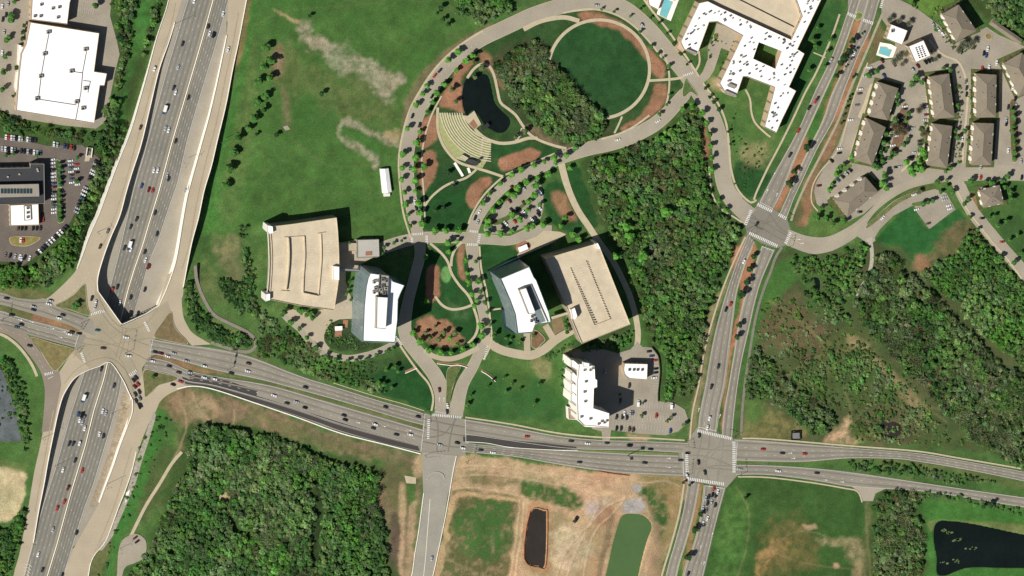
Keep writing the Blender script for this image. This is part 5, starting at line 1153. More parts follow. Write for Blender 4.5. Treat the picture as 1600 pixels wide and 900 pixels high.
a, b, c, d = [P(x, y, 3) for x, y in pts("1546,38 1552,30 1598,62 1593,70")]; m1 = (a+b)/2+Vector((0, 0, 1.3)); m2 = (c+d)/2+Vector((0, 0, 1.3))
mk('roof', [tuple(p) for p in (a, b, c, d, m1, m2)], [(0, 4, 1), (1, 4, 5, 2), (2, 5, 3), (3, 5, 4, 0)], M_shing, r)
mk('wall', [(p.x, p.y, z) for z in (0, 2.98) for p in (a, b, c, d)], [(0,1,5,4),(1,2,6,5),(2,3,7,6),(3,0,4,7)], M_tanw, r)
# small structures
r = bld('shelter', 'small grey equipment shelter in a dark fenced square north of the eastern arterial', 'shelter')
c = P(1243, 680, 0); MB().box(c.x-3, c.x+3, c.y-2.6, c.y+2.6, 0, 2.6).build('wall', M_grayroof, r); MB().box(c.x-3.2, c.x+3.2, c.y-2.8, c.y+2.8, 2.6, 2.9).build('roof', M_metal, r)
mb = MB()
for x0, x1, y0, y1 in ((-4.6, 4.6, -4.3, -4.1), (-4.6, 4.6, 4.1, 4.3), (-4.6, -4.4, -4.1, 4.1), (4.4, 4.6, -4.1, 4.1)): mb.box(c.x+x0, c.x+x1, c.y+y0, c.y+y1, 0, 2)
mb.build('fence_panel', M_darkm, r)
r = bld('stage', 'white waterside stage with a brick floor below the amphitheatre terraces', 'stage')
MB().add([P(x, y, z) for z in (0, .9) for x, y in pts("741,173 752,194 741,203 730,192 722,180 731,181")], [(5,4,3,2,1,0), (6,7,8,9,10,11)] + [(i, (i+1) % 6, 6+(i+1) % 6, 6+i) for i in range(6)]).build('platform', M_walk, r)
MB().add([P(x, y, .95) for x, y in pts("740,186 747,197 741,202 733,193")], [(0, 1, 2, 3)]).build('brick_floor', M_brick, r)
r = bld('shelter', 'dark roofed shelter beside the waterside stage', 'shelter')
c = P(757, 197, 0); M_ = Matrix.Translation((c.x, c.y, 0)) @ Matrix.Rotation(.6, 4, 'Z'); MB().box(-4, 4, -1.8, 1.8, 3, 3.3, M=M_).build('roof', M_darkm, r)
for sx in (-3.6, 3.6):
    for sy in (-1.5, 1.5): MB().box(sx-.12, sx+.12, sy-.12, sy+.12, 0, 3, M=M_).build('post', M_metal, r)
# amphitheatre terraces
sheet('terrace_lawn', "684,168 686,176 697,176 706,180 722,179 732,198 752,216 768,222 766,238 760,252 754,262 745,262 728,252 708,247 692,226 685,202", mat('terrace_grass', (158, 160, 108), .95, .4, .12, 1.5, .15), 'pale green turf between the amphitheatre seat rows', z=.06, cat='lawn')
r = bld('amphitheatre', 'curved stone seat rows of the amphitheatre beside the pond', 'amphitheatre')
cx_, cy_ = 776, 163
for i in range(10):
    R_ = 56 + i*3.7; a0 = math.pi - math.asin(13/R_); a1 = math.acos(-9/R_)
    p = [(cx_+R_*math.cos(t), cy_+R_*math.sin(t)) for t in np.linspace(a0, a1, 26)]
    rwall(r, p, .1, .45, mat('pale_stone', (198, 190, 162), .9, .3, .1), 'seat_row', .9, False)
rwall(r, [(754.5, 216), (750, 258)], .1, .2, M_walk, 'aisle', 1.6, False)
r = bld('seat_wall', 'white stone slab steps south of the amphitheatre', 'wall'); rwall(r, "710,254 723,275", 0, .8, M_wallc, 'slab', 2.4, False); rwall(r, "731,262 734,270", 0, .8, M_wallc, 'slab', 2.2, False)
r = bld('control_booth', 'grey roofed booth at the back of the amphitheatre terraces', 'booth'); wallroof(r, roofpoly("716,246 723,242 732,247 726,252", 3.4), 0, 3.4, M_whitew, M_walk, .3, .2)
r = bld('terrace_shelter', 'dark oval shelter at the back of the amphitheatre terraces', 'shelter'); wallroof(r, roofpoly(smooth("728,250 738,249 748,254 744,259 733,256", True, 3), 3.4), 0, 3.4, M_darkm, M_darkroof, .3, .2)
for s, lb in (("683,568 698,570 708,571 716,570 730,574", 'low pale garden wall between the two campus drives'), ("633,583 642,579 651,575", 'short pale garden wall west of the campus drive'), ("752,580 762,586 774,596", 'short pale garden wall east of the boulevard mouth')):
    r = bld('garden_wall', lb, 'wall'); rwall(r, s, 0, 1.2, M_wallc, 'wall_body', .6); rwall(r, [(x-.3, y-2.0) for x, y in pts(s)], .02, .12, M_brick, 'brick_edge', 1.8)
lerpwall(smooth("1018,542 1028,556 1031,580 1028,612 1028,627"), 0, 2.0, .3, 'hedge_wall', mat('dark_hedge', (40, 58, 34), .95), 'dark curved hedge on the east side of the hotel lot', 'hedge')
lerpwall(smooth("213,705 206,735 196,765 186,790 178,812 165,845 148,866 141,882 137,905 110,1050"), 0, .9, .4, 'concrete_barrier', M_barrier, 'broken white barrier below the southern ramp', 'barrier')
lerpwall(smooth("277,607 300,603 333,608 400,630 467,653 533,677 600,694 657,709"), 0, .9, .9, 'concrete_barrier', M_barrier, 'long pale barrier along the southern edge of the arterial road', 'barrier')
lerpwall(smooth("713,712 708,735 703,765 697,800 690,835 683,868 676,900 655,980"), 0, .9, .45, 'concrete_barrier', M_barrier, 'white barrier on the east side of the unfinished road', 'barrier')
lerpwall(smooth("662,770 658,800 654,830 648,865 643,900 625,980"), 0, .9, .45, 'concrete_barrier', M_barrier, 'white barrier on the west side of the unfinished road', 'barrier')
lerpwall(smooth("667,750 672,741 682,737 692,741 694,748"), 0, .9, .5, 'concrete_barrier', mat('grey_barrier', (180, 174, 160), .85), 'horseshoe of grey barriers at the head of the unfinished road', 'barrier')
lerpwall(smooth("727,690 760,692 800,699 870,703 903,703"), .2, .9, .45, 'concrete_barrier', M_barrier, 'white barrier along the fresh asphalt east of the campus junction', 'barrier')
p_ = smooth("829,800 850,798 854,804 852,880 842,885 820,872", True, 3); p_ = [(x+(x-838)*.08, y+(y-840)*.03) for x, y in p_]
lerpwall(p_ + p_[:1], 0, 1.0, .12, 'safety_fence', M_orange, 'orange safety fence ringing the muddy pit', 'fence')
lerpwall(smooth("935,736 950,739 965,741 983,743"), 0, 1.0, .7, 'barricade', M_orange, 'row of orange and white barricades on the construction site edge', 'barricade')
def pad(s, label, m=M_barrier, name='concrete_pad', h=.3):
    p = ccw([tuple(P(x, y, h))[:2] for x, y in pts(s)]); n = len(p)
    tag(mk(name, [(x, y, z) for z in (0, h) for x, y in p], [tuple(range(n, 2*n))] + [(i, (i+1) % n, n+(i+1) % n, n+i) for i in range(n)], m), label, 'pad')
pad("632,743 650,746 650,756 635,755", 'pale concrete pad on the grass west of the unfinished road', M_walk)
pad("442,198 449,196 454,202 446,204", 'small grey slab lying in the meadow', M_shoulder)
pad("197,770 203,765 200,778 196,786", 'white rubble slab below the southern ramp')
r = bld('trash_enclosure', 'pale walled enclosure at the north east of the crowded car park', 'enclosure')
rwall(r, "134,244 136,230 144,231 142,246", 0, 2.4, M_whitew, 'wall', .5, False); sheet('concrete_apron', "134,242 142,243 139,252 132,252", M_walk, 'concrete apron before the walled enclosure', z=.34)

al = MB(); ra = random.Random(4)
for x, y, n_, sp_ in ((1484,832,9,4),(1494,843,12,6),(1518,856,5,5),(1494,877,6,6),(1470,879,4,4),(1476,828,4,3)):
    for k in range(n_):
        px_ = x+ra.gauss(0, sp_); py_ = y+ra.gauss(0, sp_*.3); c = P(px_, py_, -.28); r_ = ra.uniform(.5, 1.5); m_ = 7
        al.add([(c.x+r_*(1+ra.uniform(-.3, .3))*math.cos(6.283*i/m_), c.y+r_*.7*math.sin(6.283*i/m_), c.z+.01) for i in range(m_)], [tuple(range(m_))])
tag(al.build('algae', mat('algae', (96, 114, 66), .8)), 'pale floating algae patches on the dark corner lake', 'algae', kind='stuff')


# ------------------------------------------------------------------ vehicles
CARC = dict(w=('white', (232, 232, 230)), s=('silver', (176, 180, 182)), g=('grey', (112, 114, 116)), k=('black', (26, 27, 29)), d=('dark grey', (48, 50, 53)), r=('red', (178, 58, 46)), m=('maroon', (104, 34, 34)), b=('blue', (52, 76, 120)), t=('teal', (64, 104, 108)), n=('brown', (84, 66, 54)))
def carmat(k): return mat('car_paint_'+CARC[k][0].replace(' ', '_'), CARC[k][1], .3, .5, .02, 2, .02, spec=.6)
def prof(mb, sec, M=None):
    "loft through cross sections (x, half width low, half width high, z low, z high)"
    v = []
    for x, wl, wh, zl, zh in sec: v += [(x, -wl, zl), (x, -wh, zh), (x, wh, zh), (x, wl, zl)]
    n = len(sec); f = [(4*i+k, 4*i+(k+1) % 4, 4*i+4+(k+1) % 4, 4*i+4+k) for i in range(n-1) for k in range(4)]
    f = [t[::-1] for t in f] + [(0, 1, 2, 3), (4*n-1, 4*n-2, 4*n-3, 4*n-4)]
    mb.add(v, f)
PROTO = {}
def vehicle(kind, ck):
    if (kind, ck) in PROTO: return PROTO[(kind, ck)]
    root = empty({'car': 'car', 'suv': 'car', 'pickup': 'pickup_truck', 'van': 'van', 'truck': 'box_truck', 'bus': 'bus', 'box': 'van'}[kind], (0, 0, 0))
    pm = carmat(ck); mb = MB(); wb = 1.35; tw = .82; wr_ = .33; S = 1.0
    if kind in ('car', 'suv'):
        h = 1.45 if kind == 'car' else 1.72; L_ = 2.35
        prof(mb, [(-L_, .72, .68, .35, .78), (-L_+.18, .88, .84, .28, .92), (-1.2, .92, .86, .25, .97), (1.0, .92, .86, .25, .97), (L_-.25, .88, .80, .28, .80), (L_, .72, .66, .35, .66)])
        bk = -1.75 if kind == 'car' else -2.15
        prof(mb, [(bk+.55, .70, .60, h-.03, h), (-.2, .72, .64, h-.04, h+.02), (.25, .70, .60, h-.05, h-.02)])
        mb.build('body', pm, root)
        g_ = MB(); g_.add([(.98, -.78, .97), (.98, .78, .97), (.28, .62, h-.04), (.28, -.62, h-.04)], [(0, 1, 2, 3)]); g_.build('windshield', M_win, root)
        g_ = MB(); g_.add([(bk, -.76, .97), (bk, .76, .97), (bk+.55, .62, h-.04), (bk+.55, -.62, h-.04)], [(3, 2, 1, 0)]); g_.build('rear_window', M_win, root)
        for s_ in (-1, 1):
            g_ = MB(); g_.add([(bk, .80*s_, .95), (.98, .80*s_, .95), (.26, .66*s_, h-.04), (bk+.55, .66*s_, h-.04)], [(0, 1, 2, 3) if s_ > 0 else (3, 2, 1, 0)]); g_.build('side_window', M_win, root)
    elif kind == 'pickup':
        prof(mb, [(-2.8, .9, .9, .45, 1.05), (-1.2, .95, .92, .4, 1.08), (1.4, .95, .92, .4, 1.10), (2.5, .9, .82, .45, 1.0), (2.8, .8, .74, .5, .85)]); prof(mb, [(-1.1, .78, .70, 1.7, 1.78), (.5, .76, .68, 1.7, 1.76)])
        mb.build('body', pm, root); wb = 1.8; tw = .86; wr_ = .4
        MB().box(-2.65, -1.25, -.75, .75, 1.08, 1.1).build('truck_bed', M_rubber, root)
        g_ = MB(); prof(g_, [(-1.15, .88, .74, 1.08, 1.72), (.5, .88, .72, 1.08, 1.7), (1.25, .86, .82, 1.08, 1.12)]); g_.build('windshield', M_win, root)
    elif kind in ('van', 'box'):
        prof(mb, [(-2.6, .9, .88, .35, 2.1), (-2.4, .98, .92, .3, 2.2), (1.2, .98, .90, .3, 2.15), (1.35, .98, .94, .3, 1.35), (2.5, .92, .85, .35, 1.05), (2.7, .8, .76, .4, .9)])
        mb.build('body', pm, root); wb = 1.6; tw = .9
        g_ = MB(); g_.add([(1.95, -.86, 1.24), (1.95, .86, 1.24), (1.28, .82, 2.05), (1.28, -.82, 2.05)], [(0, 1, 2, 3)]); g_.build('windshield', M_win, root)
    elif kind == 'truck':
        prof(mb, [(1.9, 1.1, 1.0, .5, 2.3), (3.2, 1.1, 1.0, .5, 2.3), (3.9, 1.05, .95, .5, 1.4)]); mb.build('cab', carmat('b' if ck == 'w' else 'd'), root)
        MB().box(-3.8, 1.7, -1.2, 1.2, .9, 3.3).build('cargo_box', pm, root); wb = 2.6; tw = 1.0; wr_ = .5
        g_ = MB(); g_.add([(3.95, -.9, 1.45), (3.95, .9, 1.45), (3.25, .9, 2.25), (3.25, -.9, 2.25)], [(0, 1, 2, 3)]); g_.build('windshield', M_win, root)
    else:
        prof(mb, [(-6, 1.2, 1.1, .5, 2.9), (-5.8, 1.25, 1.15, .4, 3.0), (5.4, 1.25, 1.15, .4, 3.0), (5.9, 1.2, 1.1, .4, 2.6)]); mb.build('body', pm, root)
        for x in (-3, 0, 3): MB().box(x-.7, x+.7, -.5, .5, 3.0, 3.15).build('roof_hatch', M_rtu, root)
        for s_ in (-1, 1): MB().box(-5.2, 4.8, 1.22*s_-.03, 1.22*s_+.03, 1.5, 2.3).build('side_window', M_win, root)
        wb = 3.6; tw = 1.1; wr_ = .5
    for sx in (-1, 1):
        for sy in (-1, 1):
            g_ = MB(); g_.tube((0, -.11, 0), (0, .11, 0), wr_, wr_, 8); g_.f.append(tuple(range(14, -1, -2)))
            g_.build('wheel', M_rubber, root, (wb*sx, tw*sy, wr_))
    reg(root); PROTO[(kind, ck)] = [root, False]; return PROTO[(kind, ck)]
ORD = ['first', 'second', 'third', 'fourth', 'fifth', 'sixth', 'seventh', 'eighth', 'ninth', 'tenth', 'eleventh', 'twelfth', 'thirteenth', 'fourteenth', 'fifteenth', 'sixteenth', 'seventeenth', 'eighteenth', 'nineteenth', 'twentieth']
def ordi(i): return ORD[i] if i < 20 else '%d%s' % (i+1, {1: 'st', 2: 'nd', 3: 'rd'}.get((i+1) % 10, 'th'))
NCAR = [0]; EXTRA = []
def cars(zone, lst, path=None, ang=None, z=None, group='cars on the roads', axis='y', scale=1.08, name=None):
    ent = []
    for q_ in lst.split():
        a = q_.split(','); x, y, c = float(a[0]), float(a[1]), a[2]; kd = 'car' if len(a) < 4 else {'p': 'pickup', 'v': 'van', 't': 'truck', 'B': 'bus', 's': 'suv'}.get(a[3], 'car')
        if len(a) < 4 and random.random() < .3: kd = 'suv'
        ent.append((x, y, c, kd))
    end = {'y': 'north', 'x': 'west'}[axis]; ent.sort(key=lambda e: e[1] if axis == 'y' else e[0])
    key = lambda e: (e[2], 'car' if e[3] in ('car', 'suv') else e[3])
    for i, e in enumerate(ent):
        if NCAR[0] >= 299: EXTRA.append((e[0], e[1], e[2], math.radians(ang or 0))); continue
        x, y, c, kd = e; same = [f_ for f_ in ent if key(f_) == key(e)]; j = same.index(e)
        word = {'car': 'car', 'suv': 'car', 'pickup': 'pickup', 'van': 'van', 'truck': 'box truck', 'bus': 'bus'}[kd]
        if len(same) == 1: lb = 'only %s %s %s' % (CARC[c][0], word, zone)
        else: lb = '%s %s %s from the %s %s' % (ordi(j), CARC[c][0], word, end, zone)
        pr = vehicle(kd, c)
        if not pr[1]: o = pr[0]; pr[1] = True
        else: o = dup(pr[0])
        zz = (z(x, y) if z else 0.30)
        o.location = P(x, y, zz)
        if path:
            p = pts(path) if isinstance(path, str) else path; d = [math.hypot((p[k][0]+p[k+1][0])/2-x, (p[k][1]+p[k+1][1])/2-y) for k in range(len(p)-1)]; k = d.index(min(d))
            t = P(*p[k+1]) - P(*p[k]); an = math.atan2(t.y, t.x)
        else: an = math.radians(ang)
        o.rotation_euler = (0, 0, an + random.uniform(-.03, .03)); o.scale = (scale*random.uniform(.96, 1.06), scale, scale)
        tag(o, lb, word, group); NCAR[0] += 1
hz = lambda x, y: -float(depth(y)) + .10
SB = [(x, y) for x, y in smooth(Md)]; NB = SB[::-1]
cars('on the southbound highway north of the interchange', "303,1,w 285,68,d 278,105,s 271,137,d 274,144,w 257,171,w,t 258,200,s 263,203,w 240,266,w 246,266,w 221,290,b 213,342,d 204,354,d 202,383,w,t 194,387,d 204,389,w 183,448,d 175,452,r 187,473,w 232,296,m", SB, z=hz)
cars('on the northbound highway north of the interchange', "348,21,w 325,41,d 327,52,w 333,54,k,v 294,152,d 274,220,d 261,273,s 263,279,d 242,332,d 245,365,d 226,393,d 227,406,w 231,416,m,v 226,452,d 204,464,d 203,490,k,v 215,490,d 238,297,r", NB, z=hz)
cars('on the southbound highway below the interchange', "158,576,d 130,622,w,t 122,647,b 127,649,k,v 131,652,g 124,656,w 128,660,s 132,669,w 124,692,w 108,693,d 114,693,d 117,719,d 98,734,w 106,762,m 100,784,r 89,794,r 82,827,s 59,866,w 66,890,d", SB, z=hz)
cars('on the northbound highway below the interchange', "178,602,d 160,642,w 165,645,s 155,678,w 161,681,d 128,735,r 119,832,d 97,898,d", NB, z=hz)
cars('on the ramp west of the sunken highway', "241,107,w 219,199,n 156,385,n 168,361,g 143,466,d 149,473,w 148,479,s", SB)
cars('on the ramp east of the sunken highway', "356,77,w 290,296,s", NB)
ew = "-60,490 33,505 117,530 200,540 300,570 400,600 500,630 600,665 700,690 905,710 1060,725 1150,725 1250,735 1400,745 1600,785"
cars('on the arterial road west of the interchange', "10,466,d 52,479,s 52,484,d 79,470,s 76,475,w 98,492,d 92,497,w 18,492,d 33,507,d 26,511,t 108,522,w 112,519,n 123,521,k 46,540,d", ew, axis='x')
cars('inside the interchange', "152,516,t 197,527,w 161,544,n 201,556,w", ew, axis='x')
cars('queued at the south side of the interchange', "212,590,d 208,594,d 215,600,r 210,604,m 217,612,d 211,616,d 218,622,g 212,626,d 217,634,k,v", "225,640 210,600 200,585")
cars('on the arterial between interchange and campus', "238,564,w 242,550,d 251,552,m 262,557,w 271,552,s 291,564,s 319,572,w 264,572,d 279,582,n 296,582,s 319,590,w 335,592,w 388,568,n 387,580,w 361,583,d 282,596,r 270,601,k 477,605,d 428,618,w 448,630,d 463,628,s 476,637,k 537,649,d 539,656,k 586,663,w 583,669,d 602,636,d 619,679,d 641,679,w 653,651,d", ew, axis='x')
cars('on the arterial between campus and the large crossroads', "687,695,s 714,692,d 723,700,w 751,703,d 770,707,w 823,682,r 892,689,d 918,693,w 948,692,d 983,696,k,v 1016,702,d 905,722,d 1007,723,d 1063,719,d 1074,708,k", ew, axis='x')
cars('in or beside the large crossroads', "1091,722,k 1101,738,d 1073,743,w 1092,680,d", "1090,668 1092,700 1100,740 1105,756")
cars('on the arterial east of the large crossroads', "1156,733,s 1192,702,r 1222,708,d 1257,709,r 1216,736,w 1276,739,d", ew, axis='x')
av = "1380,-60 1340,40 1290,150 1250,240 1215,320 1195,365 1160,440 1140,510 1125,600 1112,670 1105,760 1100,800 1085,860 1060,960"
cars('on the avenue north of the ring road crossing', "1298,93,s 1334,84,w 1277,154,d 1274,158,r 1264,168,k 1247,204,r 1234,242,d", av)
cars('on the avenue between the two crossings', "1182,350,d 1162,408,w 1141,475,r 1134,483,k 1122,572,d 1111,604,d 1108,653,w 1105,668,w", av)
cars('in the queue south of the large crossroads', "1115,763,r 1121,768,w 1118,774,d 1113,773,k 1107,776,d 1102,779,s 1111,784,s 1105,786,d 1117,789,d 1098,794,s 1103,797,g 1105,810,w 1098,818,w 1075,896,d", "1060,930 1090,850 1105,800 1115,760")
ring = smooth("653,368 646,333 639,300 636,265 637,233 645,198 657,167 677,133 697,107 720,83 750,62 783,46 833,23 900,5 967,10 1017,50 1063,103 1100,157")
cars('on the ring road around the park', "679,118,r 687,110,d 669,134,s 675,150,k 644,181,d 655,195,d 932,8,s 1003,39,s 648,316,w 650,325,d 640,262,g", ring)
cars('on the park street above the small parking lot', "1028,189,w 965,218,w 748,331,w 742,340,d 746,347,s 755,346,k", "735,375 748,338 776,302 840,264 917,233 983,215 1040,180")
cars('on the campus street', "708,370,t 713,369,k", "650,373 740,372")
cars('on the campus drive', "686,609,m 699,634,w 698,643,d 674,872,s", "655,540 682,590 690,640 670,900")
cars('in the small parking lot by the park street', "771,344,r 766,354,w 790,349,w 804,346,r 813,337,d 808,327,k 819,332,w 796,314,m 818,294,s 800,293,m 842,300,w,t 831,343,w 836,341,d 841,331,d 841,335,k 843,325,w 818,317,n 786,352,k 799,328,d", ang=-50, group='cars in the small parking lot')
cars('in the hotel parking lot', "997,630,w,v 963,651,d 972,651,d 979,652,d 984,645,s 988,645,g 975,646,w 963,669,k 970,669,d 983,670,n 989,671,n 1025,649,r 1049,634,w,v 1047,673,b 983,602,d 946,580,s 969,626,d", ang=82, group='cars in the hotel lot')
cars('along the east edge of the hotel lot', "1023,563,r 1024,576,k 1024,582,k 1022,590,w 1014,549,d 1018,556,b", ang=2, group='cars in the hotel lot')
cars('in the lot among the brown roofed apartments', "1358,105,w 1353,118,s 1344,139,w 1343,146,n 1339,164,g 1329,187,w 1312,232,w 1311,239,k 1414,166,w 1414,170,d 1410,183,d 1410,188,k 1446,163,d 1447,170,s 1447,179,m 1446,187,s 1425,200,s 1395,227,w 1400,212,w 1437,220,k 1437,226,d 1430,238,s 1425,245,d 1405,260,s 1400,261,k 1279,290,m", ang=5, group='cars parked among the apartments')
cars('near the apartment clubhouse', "1397,101,n 1378,95,m 1381,118,b 1434,103,m 1446,97,k 1451,95,k 1456,93,d 1426,109,s 1458,38,s 1465,45,w 1472,52,w 1369,282,k", ang=-50, group='cars parked among the apartments')
cars('on the curved drive of the lowest western apartment', "1299,251,k 1328,266,k 1322,271,s 1316,276,d 1309,281,b", ang=130, group='cars parked among the apartments')
cars('around the eastern columns of apartments', "1543,76,w 1537,83,k 1541,86,b 1557,98,w 1534,107,r 1545,105,w 1509,127,g 1510,137,d 1510,147,k 1582,137,w 1503,217,w 1503,227,d 1532,261,s 1532,277,r 1586,154,k 1575,167,d 1587,166,s 1572,187,s 1572,193,k 1575,235,w 1595,252,s 1596,277,k", ang=80, group='cars parked among the apartments')
cars('in the maintenance lot by the mown field', "1432,327,w,v 1450,349,n 1474,307,s 1476,312,s,p 1482,321,w,v 1484,326,w 1428,304,w,v", ang=15, group='vehicles in the maintenance lot')
cars('in the lane beside the mown field', "1379,340,w,B", ang=48, group='vehicles in the maintenance lot')
cars('on the residential street south of the apartments', "1565,378,r 1534,341,k 1343,331,k", "1320,350 1345,320 1520,330 1539,355 1559,379 1600,425")
cars('on the cul de sac by the southern woods', "211,840,m 214,846,k", ang=35)
def rowcars(zone, x0, y0, x1, y1, n, ang, cols, skip=()):
    s = ' '.join('%.1f,%.1f,%s' % (x0+(x1-x0)*i/max(1, n-1), y0+(y1-y0)*i/max(1, n-1), cols[i % len(cols)]) for i in range(n) if i not in skip)
    cars(zone, s, ang=ang, group='cars in the crowded dark lot', axis='x' if abs(x1-x0) > abs(y1-y0) else 'y')
rowcars('in the northernmost row of the crowded dark lot', 9, 214, 55, 219, 12, 85, 'wrwskwsswgkd', (7,))
rowcars('in the row behind the black roofed building', 3, 232, 63, 239, 13, 85, 'swkwgkdksdwst', (5,))
rowcars('at the top right of the dark lot', 84, 225, 116, 231, 7, 85, 'wsdbdrk', (2,))
rowcars('in the first column east of the black roof', 82, 249, 84, 292, 9, 5, 'wwskwwsbm')
rowcars('in the second column beside the hedge', 95, 259, 95, 290, 7, 5, 'kdtdkkt')
rowcars('in the lower hedge column of the dark lot', 84, 300, 84, 332, 7, 5, 'kswktww')
rowcars('in the shaded column south of the hedge', 97, 300, 98, 332, 6, 5, 'dkmkdk')
rowcars('in the third column of the dark lot', 110, 251, 112, 285, 7, 5, 'wstwnbw')
rowcars('in the fourth column of the dark lot', 119, 257, 121, 288, 6, 5, 'rwkrkw', (3,))
rowcars('along the upper eastern edge of the dark lot', 151, 252, 140, 281, 7, -30, 'ksdwwkn')
rowcars('along the lower eastern edge of the dark lot', 134, 293, 119, 331, 8, -32, 'swwtkdss')
rowcars('along the curved southern edge of the dark lot', 104, 354, 58, 396, 12, 130, 'kdwwkwwskdwk')
rowcars('at the southern tip of the dark lot', 46, 403, 8, 398, 6, 70, 'wkwskg')
rowcars('beside the square white pavilion', 28, 356, 63, 356, 7, 85, 'nkkskkd', (3,))
cars('on the oval island of the crowded dark lot', "32,375,w 36,375,r 67,343,r 66,336,k 33,405,w,v", ang=85, group='cars in the crowded dark lot')
cars('in the lot west of the large warehouse', "3,10,w 12,6,s 4,30,d 9,23,d 3,82,w 6,50,s", ang=80, group='cars west of the warehouse')
if EXTRA:
    VV = []; FF = []; CC = []
    src = [(ch.data, ch.name) for ch in vehicle('car', 'w')[0].children if not ch.name.startswith('wheel')]
    for x, y, c, an in EXTRA:
        q0 = P(x, y, .3); M_ = Matrix.Translation(q0) @ Matrix.Rotation(an, 4, 'Z') @ Matrix.Scale(1.06, 4)
        for d_, nm in src:
            n0 = len(VV); VV += [tuple(M_ @ v_.co) for v_ in d_.vertices]; FF += [tuple(n0+k for k in p_.vertices) for p_ in d_.polygons]
            CC += [lin(CARC[c][1] if nm.startswith('body') else (40, 46, 52))]*len(d_.vertices)
    mc = mat('car_paint_mixed', None, .3, .5, .02, 2, .02, attr=True, spec=.6)
    o = mk('parked_cars', VV, FF, mc); at = o.data.color_attributes.new('Col', 'FLOAT_COLOR', 'POINT'); at.data.foreach_set('color', np.concatenate([np.array(CC), np.ones((len(CC), 1))], 1).astype(np.float32).ravel())
    tag(o, 'the remaining rows of small parked cars filling the crowded dark lot', 'cars', kind='stuff')
# ------------------------------------------------------------------ trees
rs = np.random.RandomState(11)
def crown(nl, nq, kind, seed):
    "leaf quads of a crown of radius 1; returns quads (n,4,3) and a tone per quad"
    r_ = np.random.RandomState(seed)
    ce = r_.normal(size=(nl, 3)); ce /= np.linalg.norm(ce, axis=1)[:, None]; ce *= r_.uniform(.25, .68, (nl, 1)); ce[:, 2] *= .75; ce[0] = (0, 0, .3)
    lr = r_.uniform(.26, .44, nl); ton = r_.uniform(.75, 1.25, nl)
    li = r_.randint(0, nl, nq); d = r_.normal(size=(nq, 3)); d[:, 2] = np.abs(d[:, 2])*1.0 - .25; d /= np.linalg.norm(d, axis=1)[:, None]
    pos = ce[li] + d*lr[li][:, None]*r_.uniform(.55, 1.08, (nq, 1))
    nn = d + r_.normal(size=(nq, 3))*.5 + np.array([0, 0, .7]); nn /= np.linalg.norm(nn, axis=1)[:, None]
    u = np.cross(nn, r_.normal(size=(nq, 3))); u /= np.linalg.norm(u, axis=1)[:, None]; v_ = np.cross(nn, u)
    if kind == 'bare':
        pos = r_.normal(size=(nq, 3)); pos /= np.linalg.norm(pos, axis=1)[:, None]; rad = r_.uniform(.3, 1, (nq, 1)); pos = pos*rad; pos[:, 2] = np.abs(pos[:, 2])*.7
        u = pos / (np.linalg.norm(pos, axis=1)[:, None]+1e-6) + r_.normal(size=(nq, 3))*.35; su = r_.uniform(.14, .3, (nq, 1)); sv = r_.uniform(.018, .04, (nq, 1)); v_ = np.cross(u, r_.normal(size=(nq, 3))); v_ /= np.linalg.norm(v_, axis=1)[:, None]; ton = r_.uniform(.7, 1.3, nl)
    else: su = r_.uniform(.11, .21, (nq, 1)); sv = su*r_.uniform(.6, 1, (nq, 1))
    Q = np.stack([pos-u*su-v_*sv, pos+u*su-v_*sv, pos+u*su+v_*sv, pos-u*su+v_*sv], 1)
    return Q, (ton[li] * r_.uniform(.85, 1.15, nq))
LT = {k: [crown(9, n_, k, 50+i) for i in range(6)] for k, n_ in (('leaf', 105), ('bare', 110))}
LT['low'] = [crown(6, 46, 'leaf', 90+i) for i in range(6)]
TONE = dict(bright=(104, 160, 68), green=(86, 132, 64), mid=(84, 114, 68), dark=(58, 88, 50), grey=(134, 138, 112), brown=(122, 114, 86), olive=(110, 126, 78))
WT = dict(bright=(104, 156, 66), green=(86, 128, 64), mid=(86, 118, 68), dark=(56, 88, 48), grey=(130, 138, 102), brown=(122, 112, 80), olive=(120, 142, 76))
def stuffmesh(name, items, label, cat='trees'):
    "items: (px,py,radius,height,tone,kind) all merged into one mesh of crowns and trunks"
    VV = []; CC = []; n = 0
    for (x, y, R_, h, tn, kd) in items:
        Q, t = LT[kd][rs.randint(6)]; a = rs.uniform(0, 6.28); ca, sa = math.cos(a), math.sin(a)
        zb = zg(x, y); c = Pn(x, y, zb+h)
        q_ = Q.copy(); X = q_[..., 0]*ca - q_[..., 1]*sa; Y = q_[..., 0]*sa + q_[..., 1]*ca
        q_ = np.stack([X*R_*rs.uniform(.9, 1.12), Y*R_, q_[..., 2]*R_*rs.uniform(.6, .9)], -1) + c
        q_[..., 2] = np.maximum(q_[..., 2], zb+.15)
        col = lin(tn if not isinstance(tn, str) else WT[tn])*rs.uniform(.7, 1.3)*(1+rs.uniform(-.12, .12, 3))
        VV.append(q_.reshape(-1, 3)); CC.append(np.repeat(col[None]*t[:, None], 4, 0)); n += len(Q)
        if h > 3:  # trunk as two crossed narrow boards with taper
            for dx, dy in ((.22, 0), (0, .22)):
                b = [(c[0]-dx, c[1]-dy, zb-.2), (c[0]+dx, c[1]+dy, zb-.2), (c[0]+dx*.5, c[1]+dy*.5, zb+h), (c[0]-dx*.5, c[1]-dy*.5, zb+h)]
                VV.append(np.array(b)); CC.append(np.tile(lin((96, 82, 68)), (4, 1))); n += 1
    V_ = np.concatenate(VV); C_ = np.clip(np.concatenate(CC), .004, .8); F_ = np.arange(len(V_)).reshape(-1, 4)
    return tag(npmesh(name, V_, F_, M_leaf, C_), label, cat, kind='stuff')
